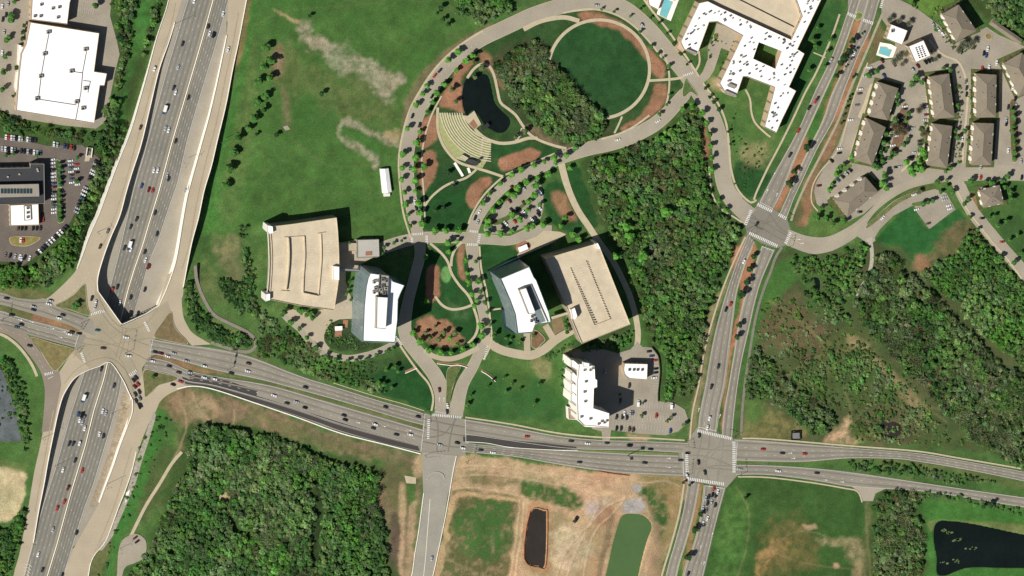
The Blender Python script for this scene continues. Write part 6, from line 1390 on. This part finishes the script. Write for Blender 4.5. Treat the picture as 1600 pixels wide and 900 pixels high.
def scatter(poly, sp, clear=(), dens=1.0, noise=None, sm=True):
    p = smooth(poly, True, 4) if sm else pts(poly); xs_ = [a[0] for a in p]; ys2 = [a[1] for a in p]; out = []
    gx = np.arange(min(xs_), max(xs_), sp); gy = np.arange(min(ys2), max(ys2), sp*.87)
    X, Y = np.meshgrid(gx, gy); X = X + (np.arange(len(gy)) % 2)[:, None]*sp/2 + rs.uniform(-.42, .42, X.shape)*sp; Y = Y + rs.uniform(-.42, .42, Y.shape)*sp
    m = inpoly(X, Y, p) & (rs.rand(*X.shape) < dens)
    for c in clear: m &= ~inpoly(X, Y, pts(c))
    if noise is not None: m &= fbm(X, Y, 30, noise, 3) > .44
    return list(zip(X[m], Y[m]))
def wood(label, poly, tones, sp=9, R=(2.6, 4.6), h=(5, 9), clear=(), dens=1., noise=None, seed=3, name='woodland', zone=None):
    big = R[1] > 3; sp = sp*(.76 if big else .9); it = []; P_ = scatter(poly, sp, clear, dens, noise)
    pe = smooth(poly, True, 4)
    if big: A = np.array(P_); dd = distpl(A[:, 0], A[:, 1], pe, True); nn_ = fbm(A[:, 0], A[:, 1], 16, seed+3, 3); P_ = [p_ for p_, a_, b_ in zip(P_, dd, nn_) if a_ > 26*(b_-.42)]
    if not P_: return
    P_ = [p_ for p_ in P_ if not ((p_[1] < 440) and (abs(p_[0]-np.interp(p_[1], [a_[1] for a_ in WR], [a_[0] for a_ in WR])) < 11 or abs(p_[0]-np.interp(p_[1], [a_[1] for a_ in ER], [a_[0] for a_ in ER])) < 9))]
    A = np.array(P_); nz = fbm(A[:, 0], A[:, 1], 45, seed, 3); nz2 = rs.rand(len(A))
    NH = fbm(A[:, 0], A[:, 1], 26, seed+11, 2); names = list(tones); wts = np.cumsum([tones[k] for k in names])
    RG = fbm(A[:, 0]*.7+A[:, 1]*.5, A[:, 1]*.7-A[:, 0]*.2, 34, seed+29, 3)
    for (x, y), a, b, vh, rg in zip(P_, nz, nz2, NH, RG):
        v = np.clip((a-.5)*2.6+.5, 0, .999)*.65 + b*.35; k = names[int(min(np.searchsorted(wts/wts[-1], v), len(names)-1))]
        R_ = rs.uniform(*R); kd = 'bare' if k in ('grey', 'brown') and rs.rand() < .75 else 'leaf'
        if k in ('grey', 'brown') and kd == 'leaf': R_ *= .8
        if R[1] < 2.5: kd = 'low'
        k2 = names[rs.randint(len(names))]; tn_ = np.array(WT[k])*.62 + np.array(WT[k2])*.38; tn_ = (tn_ + (np.array((122, 132, 96))-tn_)*max(0, min(.65, (rg-.47)*2.6)))*(.8+.5*rg); tn_ = tn_ + (np.array((104, 166, 62))-tn_)*max(0, min(.42, (vh-.52)*2.2)); hn = .35 + 1.1*float(vh)
        it.append((x, y, R_*(.86 if big else 1.1)*min(1.7, math.exp(rs.normal()*.28)), rs.uniform(*h)*.5*hn, tn_, kd))
        if big: it.append((x+sp*.5*rs.uniform(.6, 1.2), y+sp*.5*rs.uniform(-1, 1), R_*.8, rs.uniform(1.2, 3), ('mid', 'green', 'olive', 'dark')[rs.randint(4)], 'low'))
    stuffmesh(name, it, label)
wood('woods strip between the warehouse yard and the highway ramp', "186,-40 262,-40 262,0 243,55 228,112 222,112 226,60 236,10 214,10 205,60 192,110 180,190 208,196 220,150 214,200 190,250 178,240 158,200 180,110 188,80 176,30", dict(dark=3, green=3, mid=3, brown=1), 9)
wood('tree belt between the warehouse and the crowded dark lot', "-60,176 0,176 28,188 100,202 165,202 200,200 190,245 172,290 158,250 145,232 125,222 60,214 0,206 -60,206", dict(mid=3, brown=2.5, dark=2, green=3), 9, dens=.8)
wood('woods between the dark lot and the western ramp', "155,250 190,230 168,290 152,330 138,362 120,405 100,428 60,448 0,450 -60,448 -60,416 20,414 48,416 72,394 100,366 118,344 134,306", dict(green=3, mid=2, bright=2, brown=1, dark=1), 8.5)
wood('woods beside the round lawn in the park', "772,100 800,78 830,62 856,72 858,92 872,104 896,132 926,163 940,182 948,200 935,214 905,228 880,224 852,212 832,192 806,172 792,150 782,125", dict(green=3, grey=4, mid=3, brown=1, dark=2), 9, (3, 5), (6, 10))
wood('small woods at the top edge above the ring road', "695,-40 775,-40 800,8 785,25 752,44 735,30 712,14", dict(dark=1, green=2, mid=3, grey=2), 9)
wood('large woods between the campus garage and the avenue', "918,256 985,228 1030,210 1058,186 1072,176 1088,176 1096,205 1100,262 1112,310 1128,335 1156,362 1140,400 1122,440 1108,500 1092,560 1084,610 1050,624 1036,620 1036,556 1014,534 1004,480 985,430 958,375 938,335 922,290", dict(grey=2.6, green=3, mid=2.5, bright=1.3, brown=1.6, dark=1.2), 9.5, (2.8, 4.8), (5, 9))
wood('large southern woods beside the trail', "290,692 300,668 340,662 420,682 500,712 560,730 590,742 592,790 604,835 606,900 604,960 192,960 232,862 250,810 276,760 290,720", dict(dark=1, mid=4, green=4, grey=2.2, bright=1), 9, (3, 5), (6, 10), clear=("333,776 354,764 358,784 338,786", "486,745 499,748 506,800 499,880 491,890 485,860 490,800", "352,800 360,800 372,820 392,840 388,846 366,826"))
wood('shrubs on the bank beside the southern ramp', "255,640 268,650 245,720 220,760 205,800 180,850 160,900 152,900 175,830 200,770 218,700 235,670", dict(mid=3, dark=1, green=3), 9, (1.2, 2.4), (1, 2.2), dens=.45)
wood('scrub along the north of the arterial road below the tower', "398,485 425,500 455,520 480,538 505,556 555,568 560,590 600,600 596,618 560,606 500,590 440,566 410,556 400,535 405,515", dict(mid=3, green=3, brown=1.5, dark=1), 7, (1.5, 3), (1.5, 4))
wood('dark tree belt beside the greenway path', "290,440 300,440 306,470 326,500 350,515 385,528 395,540 380,548 350,540 318,525 300,520 296,498 288,470", dict(dark=3, green=2, mid=1), 7, (2, 3.5), (3, 6))
wood('line of trees along the western meadow edge', "372,360 384,352 392,420 400,470 395,495 360,480 340,440 350,430 372,440 380,410", dict(dark=3, green=2, mid=1), 7.5, (2, 3.5), (3, 6))
wood('grey and green diagonal woods at the right edge', "1372,392 1395,398 1410,420 1450,452 1485,482 1530,535 1570,570 1640,615 1640,735 1560,715 1500,680 1440,610 1400,565 1362,530 1335,490 1345,440 1362,415", dict(grey=4, mid=3, dark=1.5, brown=1.5, green=1.5), 9.5, (3, 5), (6, 10))
wood('bright green thicket below the residential street', "1505,352 1528,368 1552,392 1580,430 1640,470 1640,610 1580,560 1540,530 1500,482 1455,448 1440,425 1470,400 1500,385", dict(bright=3, green=4, mid=1), 8, (2, 4), (3, 7))
wood('thicket around the tiny pool south east of the crossing', "1232,398 1260,404 1300,400 1335,382 1356,385 1352,425 1336,458 1318,470 1322,500 1300,506 1280,480 1258,466 1240,435", dict(green=3, bright=2, mid=2, brown=1), 8, (1.8, 3.6), (2.5, 6), clear=("1268,428 1286,430 1288,458 1272,462",), dens=.8)
wood('scattered scrub on the reddish slope', "1195,470 1260,470 1330,505 1380,560 1430,610 1480,670 1500,695 1340,690 1320,640 1280,600 1230,600 1180,540", dict(brown=2, mid=3, olive=3, green=2), 8, (1.4, 2.4), (.4, 1), dens=.6)
wood('green brush bands across the scrub field', "1300,540 1350,545 1390,575 1420,600 1450,640 1470,670 1440,672 1400,640 1350,620 1300,590", dict(green=3, mid=3, olive=2), 7, (1.6, 2.9), (.8, 2.2), dens=.8, noise=44)
wood('low brush south of the tiny pool thicket', "1200,560 1250,540 1300,560 1290,610 1330,640 1300,640 1240,600", dict(green=3, mid=3, brown=2), 7, (1.4, 2.6), (.8, 1.8), dens=.7, noise=51)
wood('bare and green woods along the east side of the avenue', "1172,545 1200,560 1225,590 1255,612 1300,645 1308,665 1290,685 1255,668 1215,640 1170,622 1160,600", dict(grey=2, green=3, dark=2, brown=1), 8.5, (2.4, 4.2), (4, 8))
wood('woods between the bottom right field and the dark lake', "1372,772 1400,766 1440,778 1436,800 1442,850 1440,900 1440,960 1366,960 1364,850", dict(green=3, grey=3, mid=2, brown=1.5, dark=1), 8.5, (2.4, 4.4), (4, 8))
wood('planted median thicket of the eastern arterial road', "1328,721 1400,723 1460,733 1540,750 1560,758 1500,756 1440,747 1380,738 1328,734", dict(mid=3, green=3, dark=2, grey=1), 7, (1.6, 3), (2, 4.5), dens=.9)
wood('bushes north of the dark lake along the road', "1440,768 1500,774 1600,798 1680,815 1680,822 1600,806 1500,786 1440,778", dict(dark=2, green=2, mid=2), 7, (1.4, 2.6), (1.5, 3), dens=.7)
wood('tree belt at the left edge beside the blue grey lot', "18,568 30,590 40,625 46,680 44,700 34,702 24,650 10,600 -4,565", dict(dark=2, green=4, mid=1), 8, (2, 3.6), (3, 6))
wood('dark trees in the bottom left corner', "34,788 40,800 28,850 12,900 -10,960 -60,960 -60,830 10,825", dict(dark=3, mid=3, green=1), 8, (2, 4), (3, 7))
wood('woods in the top right corner', "1530,-40 1680,-40 1680,70 1604,62 1570,42 1548,24", dict(mid=4, green=3, dark=1), 9, (2.6, 4.4), (5, 8))
wood('brush at the top edge above the apartments', "1400,-40 1475,-40 1482,0 1440,10 1425,8", dict(dark=3, mid=2), 9, (2, 3.6), (3, 6), clear=("1418,-20 1475,-20 1485,6 1462,24 1440,24",))
wood('brush around the marsh pool', "1342,650 1375,642 1420,650 1430,680 1400,690 1350,688", dict(mid=3, brown=2, dark=1), 8, (1.2, 2.6), (1, 3), clear=("1374,657 1406,657 1412,684 1376,684",))
wood('shrubs in the tower garden', "512,505 522,502 548,520 555,532 580,536 570,545 540,545 515,538 506,522", dict(green=3, dark=2, mid=2), 5.5, (.9, 1.9), (.8, 2), clear=("520,503 546,499 546,526 522,527",), name='garden_shrubs')
wood('shrubs below the slotted garage', "912,542 950,528 985,516 988,530 960,545 935,545 915,550", dict(mid=2, green=2, dark=2), 7, (1.4, 2.8), (1.5, 4))
wood('hedge shrubs below the eastern campus drive', "852,556 870,546 896,530 902,534 880,552 856,566", dict(dark=1, green=3), 4.6, (.8, 1.3), (.6, 1.2), name='garden_shrubs')
wood('dark shrubs on the slope west of the avenue', "1140,170 1150,175 1160,215 1190,230 1186,270 1165,300 1148,290 1146,250", dict(dark=3, green=1), 8, (.9, 1.6), (.7, 1.4), dens=.45, name='garden_shrubs')
wood('pine saplings below the service drive', "545,574 575,565 590,575 575,590 550,588", dict(dark=3), 6, (.9, 1.5), (1.5, 2.5), name='garden_shrubs')
wood('scrub west of the apartment walk', "1290,300 1310,290 1300,320 1318,345 1290,345 1275,338", dict(olive=2, brown=2), 9, (1, 2), (.8, 1.6), dens=.5)
# individual trees
def crownmesh(kind, tone, i, nq):
    Q, t = crown(8 + i % 4, nq, kind, 300+i*7 + nq); col = lin(TONE[tone])
    me_o = npmesh('crown', Q.reshape(-1, 3), np.arange(len(Q)*4).reshape(-1, 4), M_leaf, np.clip(np.repeat(col[None]*1.12*t[:, None], 4, 0), .004, .8)); m_ = me_o.data; bpy.data.objects.remove(me_o); return m_
def trunkmesh(i):
    r_ = random.Random(i); mb = MB(); mb.tube((0, 0, -.2), (0, 0, .62), .05, .035, 7)
    for k in range(5):
        a = k*1.257+r_.uniform(-.4, .4); mb.tube((0, 0, .38+.05*k), (.42*math.cos(a), .42*math.sin(a), .68+.06*k), .024, .008, 5)
    mb.tube((0, 0, .62), (0.03, 0, .95), .035, .008, 5); o = mb.build('trunk', M_trunk); m_ = o.data; bpy.data.objects.remove(o); return m_
TM = [trunkmesh(i) for i in range(4)]; CMS = {}
NT = [0]
def tree(x, y, R_, tone, label, group, name='street_tree', kind='leaf', hc=None, cat='tree'):
    if (kind, tone) not in CMS: CMS[(kind, tone)] = [crownmesh(kind, tone, i, 420) for i in range(5)]
    R_ *= 1.3; hc = hc or R_*1.15+1.4; zb = zg(x, y); c = P(x, y, zb+hc); r = empty(name, (c.x, c.y, zb), random.uniform(0, 6.28)); tag(r, label, cat, group)
    t = bpy.data.objects.new('trunk', random.choice(TM)); COL.objects.link(t); t.parent = r; t.scale = (R_*1.7, R_*1.7, hc*1.15)
    c_ = bpy.data.objects.new('crown', random.choice(CMS[(kind, tone)])); COL.objects.link(c_); c_.parent = r; c_.location = (0, 0, hc); c_.scale = (R_*random.uniform(.93, 1.08), R_, R_*random.uniform(.85, 1.05)); NT[0] += 1
def row(s, R_, tone, desc, axis='y', name='street_tree', kind='leaf', hc=None):
    p = pts(s); p.sort(key=lambda a: a[1] if axis == 'y' else a[0]); n = len(p); e = 'north' if axis == 'y' else 'west'
    for i, (x, y) in enumerate(p):
        lb = ('only tree ' + desc) if n == 1 else '%s tree from the %s %s' % (ordi(i), e, desc)
        tree(x, y, R_*random.uniform(.74, 1.2), tone, lb, 'trees ' + desc, name, kind, hc)
row("700,94 660,146 650,164 637,201 629,241 628,262 628,281 631,301 633,319 637,336 641,353 668,134 716,80", 2.5, 'bright', 'on the outer side of the western ring road')
row("739,86 727,96 714,110 694,131 683,145 675,160 667,175 656,206 651,223 649,246 647,265 648,283 650,299 654,316 656,332 660,349 662,262", 2.9, 'bright', 'on the park side of the western ring road')
row("680,362 697,361 716,361", 3.0, 'bright', 'north of the campus street', 'x')
row("754,318 765,303 782,287 799,274 814,265 834,257 850,252 867,247 885,242", 2.7, 'bright', 'on the north side of the park street', 'x')
row("762,344 771,329 780,316 794,303 804,306 808,293 823,284 840,277 836,290 858,272 890,262 761,353", 3.0, 'bright', 'between the park street and the small lot', 'x')
row("800,336 825,328 825,315 844,319 799,361 782,366 762,364 824,357 832,354 848,351 813,343", 3.0, 'bright', 'in and below the small parking lot', 'x')
row("699,379 715,378 700,394 665,402 666,470", 2.6, 'bright', 'in the garden east of the tower')
row("728,408 730,426 733,442 738,460 740,478 752,510 745,470", 2.8, 'bright', 'west of the boulevard')
row("744,408 748,438 750,456 757,472 762,488 766,508 772,524", 2.6, 'green', 'east of the boulevard')
row("657,533 670,547 688,550 705,552 723,547 738,538 752,524 702,530 715,538 645,520", 2.9, 'bright', 'around the mulch garden', 'x')
row("440,493 455,503 468,513 480,527 494,543 508,556 525,562 543,564 557,563 572,561 588,556 604,549 614,544", 2.3, 'green', 'along the tower service drive', 'x')
row("1082,167 1097,177 1105,193 1109,210 1110,228 1112,247 1112,265 1123,314 1133,328 1067,170", 2.9, 'bright', 'inside the eastern curve of the ring road')
row("1002,13 1017,28 1030,36 1043,52 1053,68 1064,84 1074,100 1102,138 1109,152 1115,160 1123,171 1138,205 1142,225", 1.7, 'dark', 'outside the eastern curve of the ring road')
row("985,25 1000,50 1018,72 1028,85 1036,90 1045,103 1040,112 1046,148 1042,163 1030,178 960,18 940,14", 1.6, 'green', 'between the mulch crescent and the ring road')
row("1332,64 1326,80 1314,98 1308,118 1262,230 1242,268 1235,287 1318,88", 3.3, 'dark', 'in the avenue median north of the crossing')
row("1177,400 1171,420 1167,440 1160,460 1155,508 1152,527", 3.0, 'dark', 'in the avenue median between the crossings')
row("1095,803 1087,827 1075,870", 2.8, 'dark', 'in the avenue median south of the crossroads')
row("885,214 899,232 921,211 932,200", 3.2, 'green', 'at the southern tip of the lawn woods', 'x', 'park_tree')
row("740,98 742,120 706,140 712,158 806,214 752,106 820,205", 2.4, 'olive', 'around the pond', 'x', 'park_tree')
row("868,255 876,352 884,340 893,366 903,375 836,305", 2.8, 'bright', 'near the service path east of the small lot', 'x')
row("980,355 1006,400 985,372 1040,330 962,400", 4.2, 'bright', 'standing tall in the large woods', 'x', 'woodland_tree', hc=9)
row("417,75 424,95 412,105 422,120 405,128 414,150 402,160 412,172 396,185 388,200 372,215 365,240 358,262 352,290", 3.8, 'green', 'in the ragged line across the western meadow', name='meadow_tree')
row("503,147 432,210 401,210 483,25 684,20 692,30 700,38 688,12", 2.2, 'dark', 'scattered in the open meadow', 'x', 'meadow_tree')
row("1358,118 1370,110 1401,148 1404,162 1425,132 1440,128 1432,120 1398,186 1420,178 1416,188", 2.6, 'green', 'west of the central apartment column')
row("1393,238 1400,240 1412,226 1418,218 1390,247 1379,252 1372,262 1365,258 1368,248 1376,238 1381,224 1384,208 1392,168 1398,155", 2.5, 'green', 'along the slanting western apartments')
row("1417,252 1422,264 1432,262 1440,264 1436,254 1425,270 1446,246 1442,238 1382,275 1380,286 1385,294", 3.0, 'bright', 'beside the residential street below the central apartments', 'x')
row("1308,265 1314,262 1306,272 1320,258 1300,289 1296,296 1330,245 1338,250", 2.2, 'bright', 'on the oval island by the lowest western apartments', 'x')
row("1582,172 1583,184 1584,215 1586,226 1586,238 1585,248 1580,205 1584,196", 2.5, 'green', 'on the long island east of the apartments')
row("1475,107 1485,108 1497,165 1493,205 1496,215 1508,205 1513,218 1485,262 1478,268", 2.2, 'green', 'between the two apartment columns')
row("1574,275 1570,292 1578,300 1580,310 1550,285 1540,284 1516,283 1567,282 1512,310", 2.7, 'green', 'around the lone square hipped building', 'x')
row("1465,285 1478,292 1488,300 1480,282 1470,300 1450,316 1458,314 1442,318", 2.4, 'green', 'on the bank by the maintenance lot', 'x')
row("1507,318 1515,340 1528,358 1546,340 1554,338 1560,352 1572,345 1590,368 1578,375 1596,395 1584,410 1564,402", 2.4, 'green', 'along the residential street by the right edge')
row("1283,325 1290,342 1318,346 1276,340 1302,350", 2.8, 'green', 'on the lawn above the residential street', 'x')
row("1404,88 1398,95 1410,100 1415,84 1456,82 1462,92 1390,30 1405,32 1420,36", 2.4, 'grey', 'around the clubhouse and vent roofed building', 'x', kind='bare')
row("1505,68 1512,72 1498,78 1520,66 1436,300", 2.6, 'grey', 'below the broad upper apartment building', 'x', kind='bare')
row("1408,200 1402,206 1414,206 1398,196 1445,208 1436,172", 2.8, 'brown', 'without leaves west of the central apartments', 'x', kind='bare')
row("1298,62 1293,80 1289,104 1275,72 1270,62 1264,108 1278,45", 2.4, 'green', 'on the lawn east of the long white complex', name='park_tree')
row("1330,92 1322,104 1337,78 1348,52 1334,120 1328,150 1325,158 1322,168 1318,180 1315,192", 1.3, 'dark', 'shrub sized between the avenue and apartment walk', name='hedge_tree')
row("16,23 17,30 14,58 10,62 8,88 5,113 3,140 22,3 150,9", 2.6, 'green', 'in the lot beside the warehouse', 'x')
row("37,50 38,40 36,60 34,72 26,105 20,150", 1.9, 'dark', 'in the planting strip west of the warehouse')
row("93,256 94,264 94,272 94,281 94,289", 1.8, 'green', 'on the northern hedge island of the dark lot')
row("93,300 94,309 93,318 94,327 94,336 93,343", 1.9, 'green', 'on the southern hedge island of the dark lot')
row("120,284 121,246 20,241 57,243 8,243", 1.9, 'green', 'on small islands inside the dark lot', 'x')
row("116,477 121,474 118,480 239,590", 2.4, 'green', 'on the interchange islands', 'x')
row("617,574 622,581 604,578 600,600 591,598 612,606", 2.2, 'green', 'on the lawn below the tower', 'x', 'park_tree')
row("787,590 800,600 812,608 790,612 770,594 762,604 835,630 842,600 730,632 735,618", 1.8, 'green', 'on the lawn west of the hotel', 'x', 'park_tree')
row("880,580 876,590 882,565 884,570 878,604", 2.2, 'green', 'against the west side of the hotel', name='park_tree')
row("1004,630 1003,650 1048,652 1042,658 1068,664 968,616", 1.9, 'olive', 'on small islands of the hotel lot', 'x')
row("834,524 798,530 793,540 790,528 812,534", 1.9, 'green', 'south of the bent office building', 'x', 'park_tree')
row("883,503 885,511 886,519", 2.1, 'green', 'in the court between office and slotted garage', name='park_tree')
row("444,487 470,485 478,492 485,490 488,497", 3.0, 'green', 'on the plaza south of the curved garage', 'x')
row("665,520 680,510 672,528 693,520 710,520 685,530", 2.2, 'olive', 'inside the mulch garden', 'x', 'park_tree')
row("748,250 700,270 693,325 680,330 708,290", 2.0, 'dark', 'on the lawn south of the amphitheatre', 'x', 'park_tree')
row("546,380 600,386 615,380 628,376 598,398", 1.8, 'green', 'beside the western end of the campus street', 'x')
row("544,452 540,460 548,468 546,440", 1.9, 'green', 'in the court between the tower and curved garage')
row("1165,778 1068,754 1077,758", 1.6, 'dark', 'near the south side of the large crossroads', 'x')
row("1548,788 1536,792", 3.0, 'dark', 'at the roadside above the dark lake', 'x', 'roadside_tree')
wood('dark shrubs dotted over the blue grey lot', "-40,575 8,590 20,640 26,690 -40,690", dict(dark=4, green=1, brown=1), 9, (1.2, 2.2), (1, 2.4), dens=.35, name='garden_shrubs')
wood('planting between the apartment buildings', "1386,206 1396,188 1402,196 1388,228 1376,262 1366,262", dict(green=3, dark=3, mid=2), 6, (1.2, 2.4), (1, 2.6), name='garden_shrubs')
wood('planting west of the lower central apartments', "1438,205 1448,196 1446,240 1440,262 1420,268 1415,262 1430,248", dict(green=3, bright=2, brown=2), 6.5, (1.2, 2.6), (1, 2.6), dens=.8, name='garden_shrubs')
wood('planting between the two apartment columns', "1494,120 1500,120 1504,190 1500,255 1488,262 1492,215", dict(green=3, dark=2, brown=1), 7, (1.1, 2.2), (1, 2.4), dens=.6, name='garden_shrubs')
wood('planting beside the eastern apartment column', "1516,120 1522,120 1520,185 1514,255 1510,255 1514,190", dict(green=3, brown=3), 6, (1, 1.9), (.8, 1.6), dens=.7, name='garden_shrubs')
wood('planting around the broad upper apartment building', "1452,20 1470,12 1478,40 1494,70 1520,60 1530,70 1500,84 1470,60", dict(green=3, brown=2, dark=2), 6.5, (1.1, 2.3), (1, 2.4), dens=.8, name='garden_shrubs')
wood('shrubs beside the complex courtyards', "1112,44 1106,84 1112,90 1118,70 1150,64 1140,90 1128,110 1122,110 1134,80", dict(green=2, dark=3, brown=2), 6, (1, 1.9), (.8, 1.6), dens=.6, name='garden_shrubs')
# ------------------------------------------------------------------ poles and signals
def lamp(x, y, h, ang, label, z=0.0, grp='tall highway lamp posts'):
    r = tag(empty('street_lamp', tuple(P(x, y, z))), label, 'street lamp', grp); r.rotation_euler = (0, 0, ang)
    mb = MB(); mb.tube((0, 0, 0), (0, 0, h), .22, .1, 8); mb.build('pole', M_metal, r)
    for s_ in (-1, 1): mb = MB(); mb.tube((0, 0, h-.1), (2.2*s_, 0, h+.2), .07, .05, 5); mb.build('arm', M_metal, r); MB().box(2.0*s_-.5, 2.0*s_+.5, -.2, .2, h+.05, h+.25, .1, .05).build('lamp_head', M_darkm, r)
for x, y, h, nm in ((272,38,20,'beside the top of the west retaining wall'), (287,253,18,'on the east ramp where the dirt path ends'), (152,363,14,'on the west ramp above the turn lane'), (294,492,14,'beside the north eastern turn lane'), (66,685,14,'where the south western ramp turns pale'), (187,857,12,'on the cul de sac'), (345,222,18,'below the east ramp beside the meadow'), (166,757,16,'beside the southern ramp barrier'), (86,728,18,'at the foot of the south west retaining wall'), (175,646,12,'on the bare embankment strip')):
    lamp(x, y, h, random.uniform(0, 3), 'twin armed lamp post ' + nm, z=0.1 if nm[:2] != 'at' and 'bare' not in nm else -float(depth(y)))
def signal(x, y, tx, ty, h, label):
    a = P(x, y, 0); b = P(tx, ty, 0); d = (b-a); L_ = d.length; r = tag(empty('traffic_signal', tuple(a)), label, 'traffic signal', 'signal masts at the junctions'); r.rotation_euler = (0, 0, math.atan2(d.y, d.x))
    mb = MB(); mb.tube((0, 0, 0), (0, 0, h), .2, .15, 8); mb.build('pole', M_darkm, r); mb = MB(); mb.tube((0, 0, h-.4), (L_, 0, h), .14, .08, 6); mb.build('mast_arm', M_darkm, r)
    for k in (.45, .7, .95): MB().box(L_*k-.2, L_*k+.2, -.25, .25, h-1.3, h-.1, .02, .02).build('signal_head', M_yellow, r)
for a in ((1167,358,1180,364,8,'signal mast at the west corner of the ring road crossing'), (1231,343,1222,338,8,'signal mast at the north corner of the ring road crossing'), (1228,388,1232,372,8,'signal mast at the east corner of the ring road crossing'), (1070,745,1072,722,8,'signal mast at the south west corner of the large crossroads'), (1156,742,1154,722,8,'signal mast at the south east corner of the large crossroads'), (1148,682,1130,676,8,'signal mast at the north east corner of the large crossroads'), (1072,690,1074,705,8,'signal mast at the north west corner of the large crossroads'),
 (659,644,662,665,8,'signal mast at the north west corner of the campus junction'), (728,722,732,700,9,'signal mast at the south east corner of the campus junction'), (664,712,684,710,8,'signal mast at the south west corner of the campus junction'), (195,552,200,522,9,'signal mast in the middle of the interchange'), (120,545,112,556,8,'signal mast beside the western turn island'), (2,500,6,478,9,'signal mast at the left edge of the arterial road'), (233,560,222,568,8,'signal mast by the south eastern island'), (127,505,118,520,8,'signal mast in front of the north western island')): signal(*a)
r = tag(empty('sign_gantry', tuple(P(355, 578, 0))), 'overhead sign gantry spanning the arterial road below the meadow woods', 'gantry'); a = P(361, 548, 0)-P(355, 578, 0); r.rotation_euler = (0, 0, math.atan2(a.y, a.x)); L_ = a.length
for x in (0, L_): mb = MB(); mb.tube((x, 0, 0), (x, 0, 7.5), .2, .16, 8); mb.build('post', M_metal, r)
mb = MB(); mb.tube((0, 0, 7.3), (L_, 0, 7.3), .14, .14, 6); mb.tube((0, 0, 6.4), (L_, 0, 6.4), .14, .14, 6); mb.build('beam', M_metal, r)
for k in (.25, .6): MB().box(L_*k-1.5, L_*k+1.5, -.2, -.1, 5.6, 7.8).build('sign_panel', mat('green_sign', (40, 100, 70), .5), r)
r = tag(empty('utility_pole', tuple(P(981, 711, 0))), 'tall dark pole on the thin median south of the hotel', 'pole'); mb = MB(); mb.tube((0, 0, 0), (0, 0, 15), .4, .25, 8); mb.build('pole_shaft', M_darkm, r); MB().box(-1.6, 1.6, -1.6, 1.6, 14.5, 15.6, .3, .3).build('pole_head', M_darkm, r)
r = tag(empty('loader', tuple(P(899, 812, 0))), 'dark machine parked on the tan dirt of the construction site', 'machine'); r.rotation_euler = (0, 0, 1.0)
MB().box(-3, 2, -1.3, 1.3, .6, 2, .3, .1).build('body', M_darkm, r); MB().box(-1, 1, -.8, .8, 2, 3.1, .2, .2).build('cab', M_win, r); MB().box(2.4, 3.6, -1.5, 1.5, .3, 1.3, .2, .05).build('bucket', M_darkm, r)
for sx in (-2, 1.3):
    for sy in (-1.2, 1.2): g_ = MB(); g_.tube((sx, sy-.3, .75), (sx, sy+.3, .75), .75, .75, 10); g_.build('wheel', M_rubber, r)
print('CARS', NCAR[0], 'TREES', NT[0])
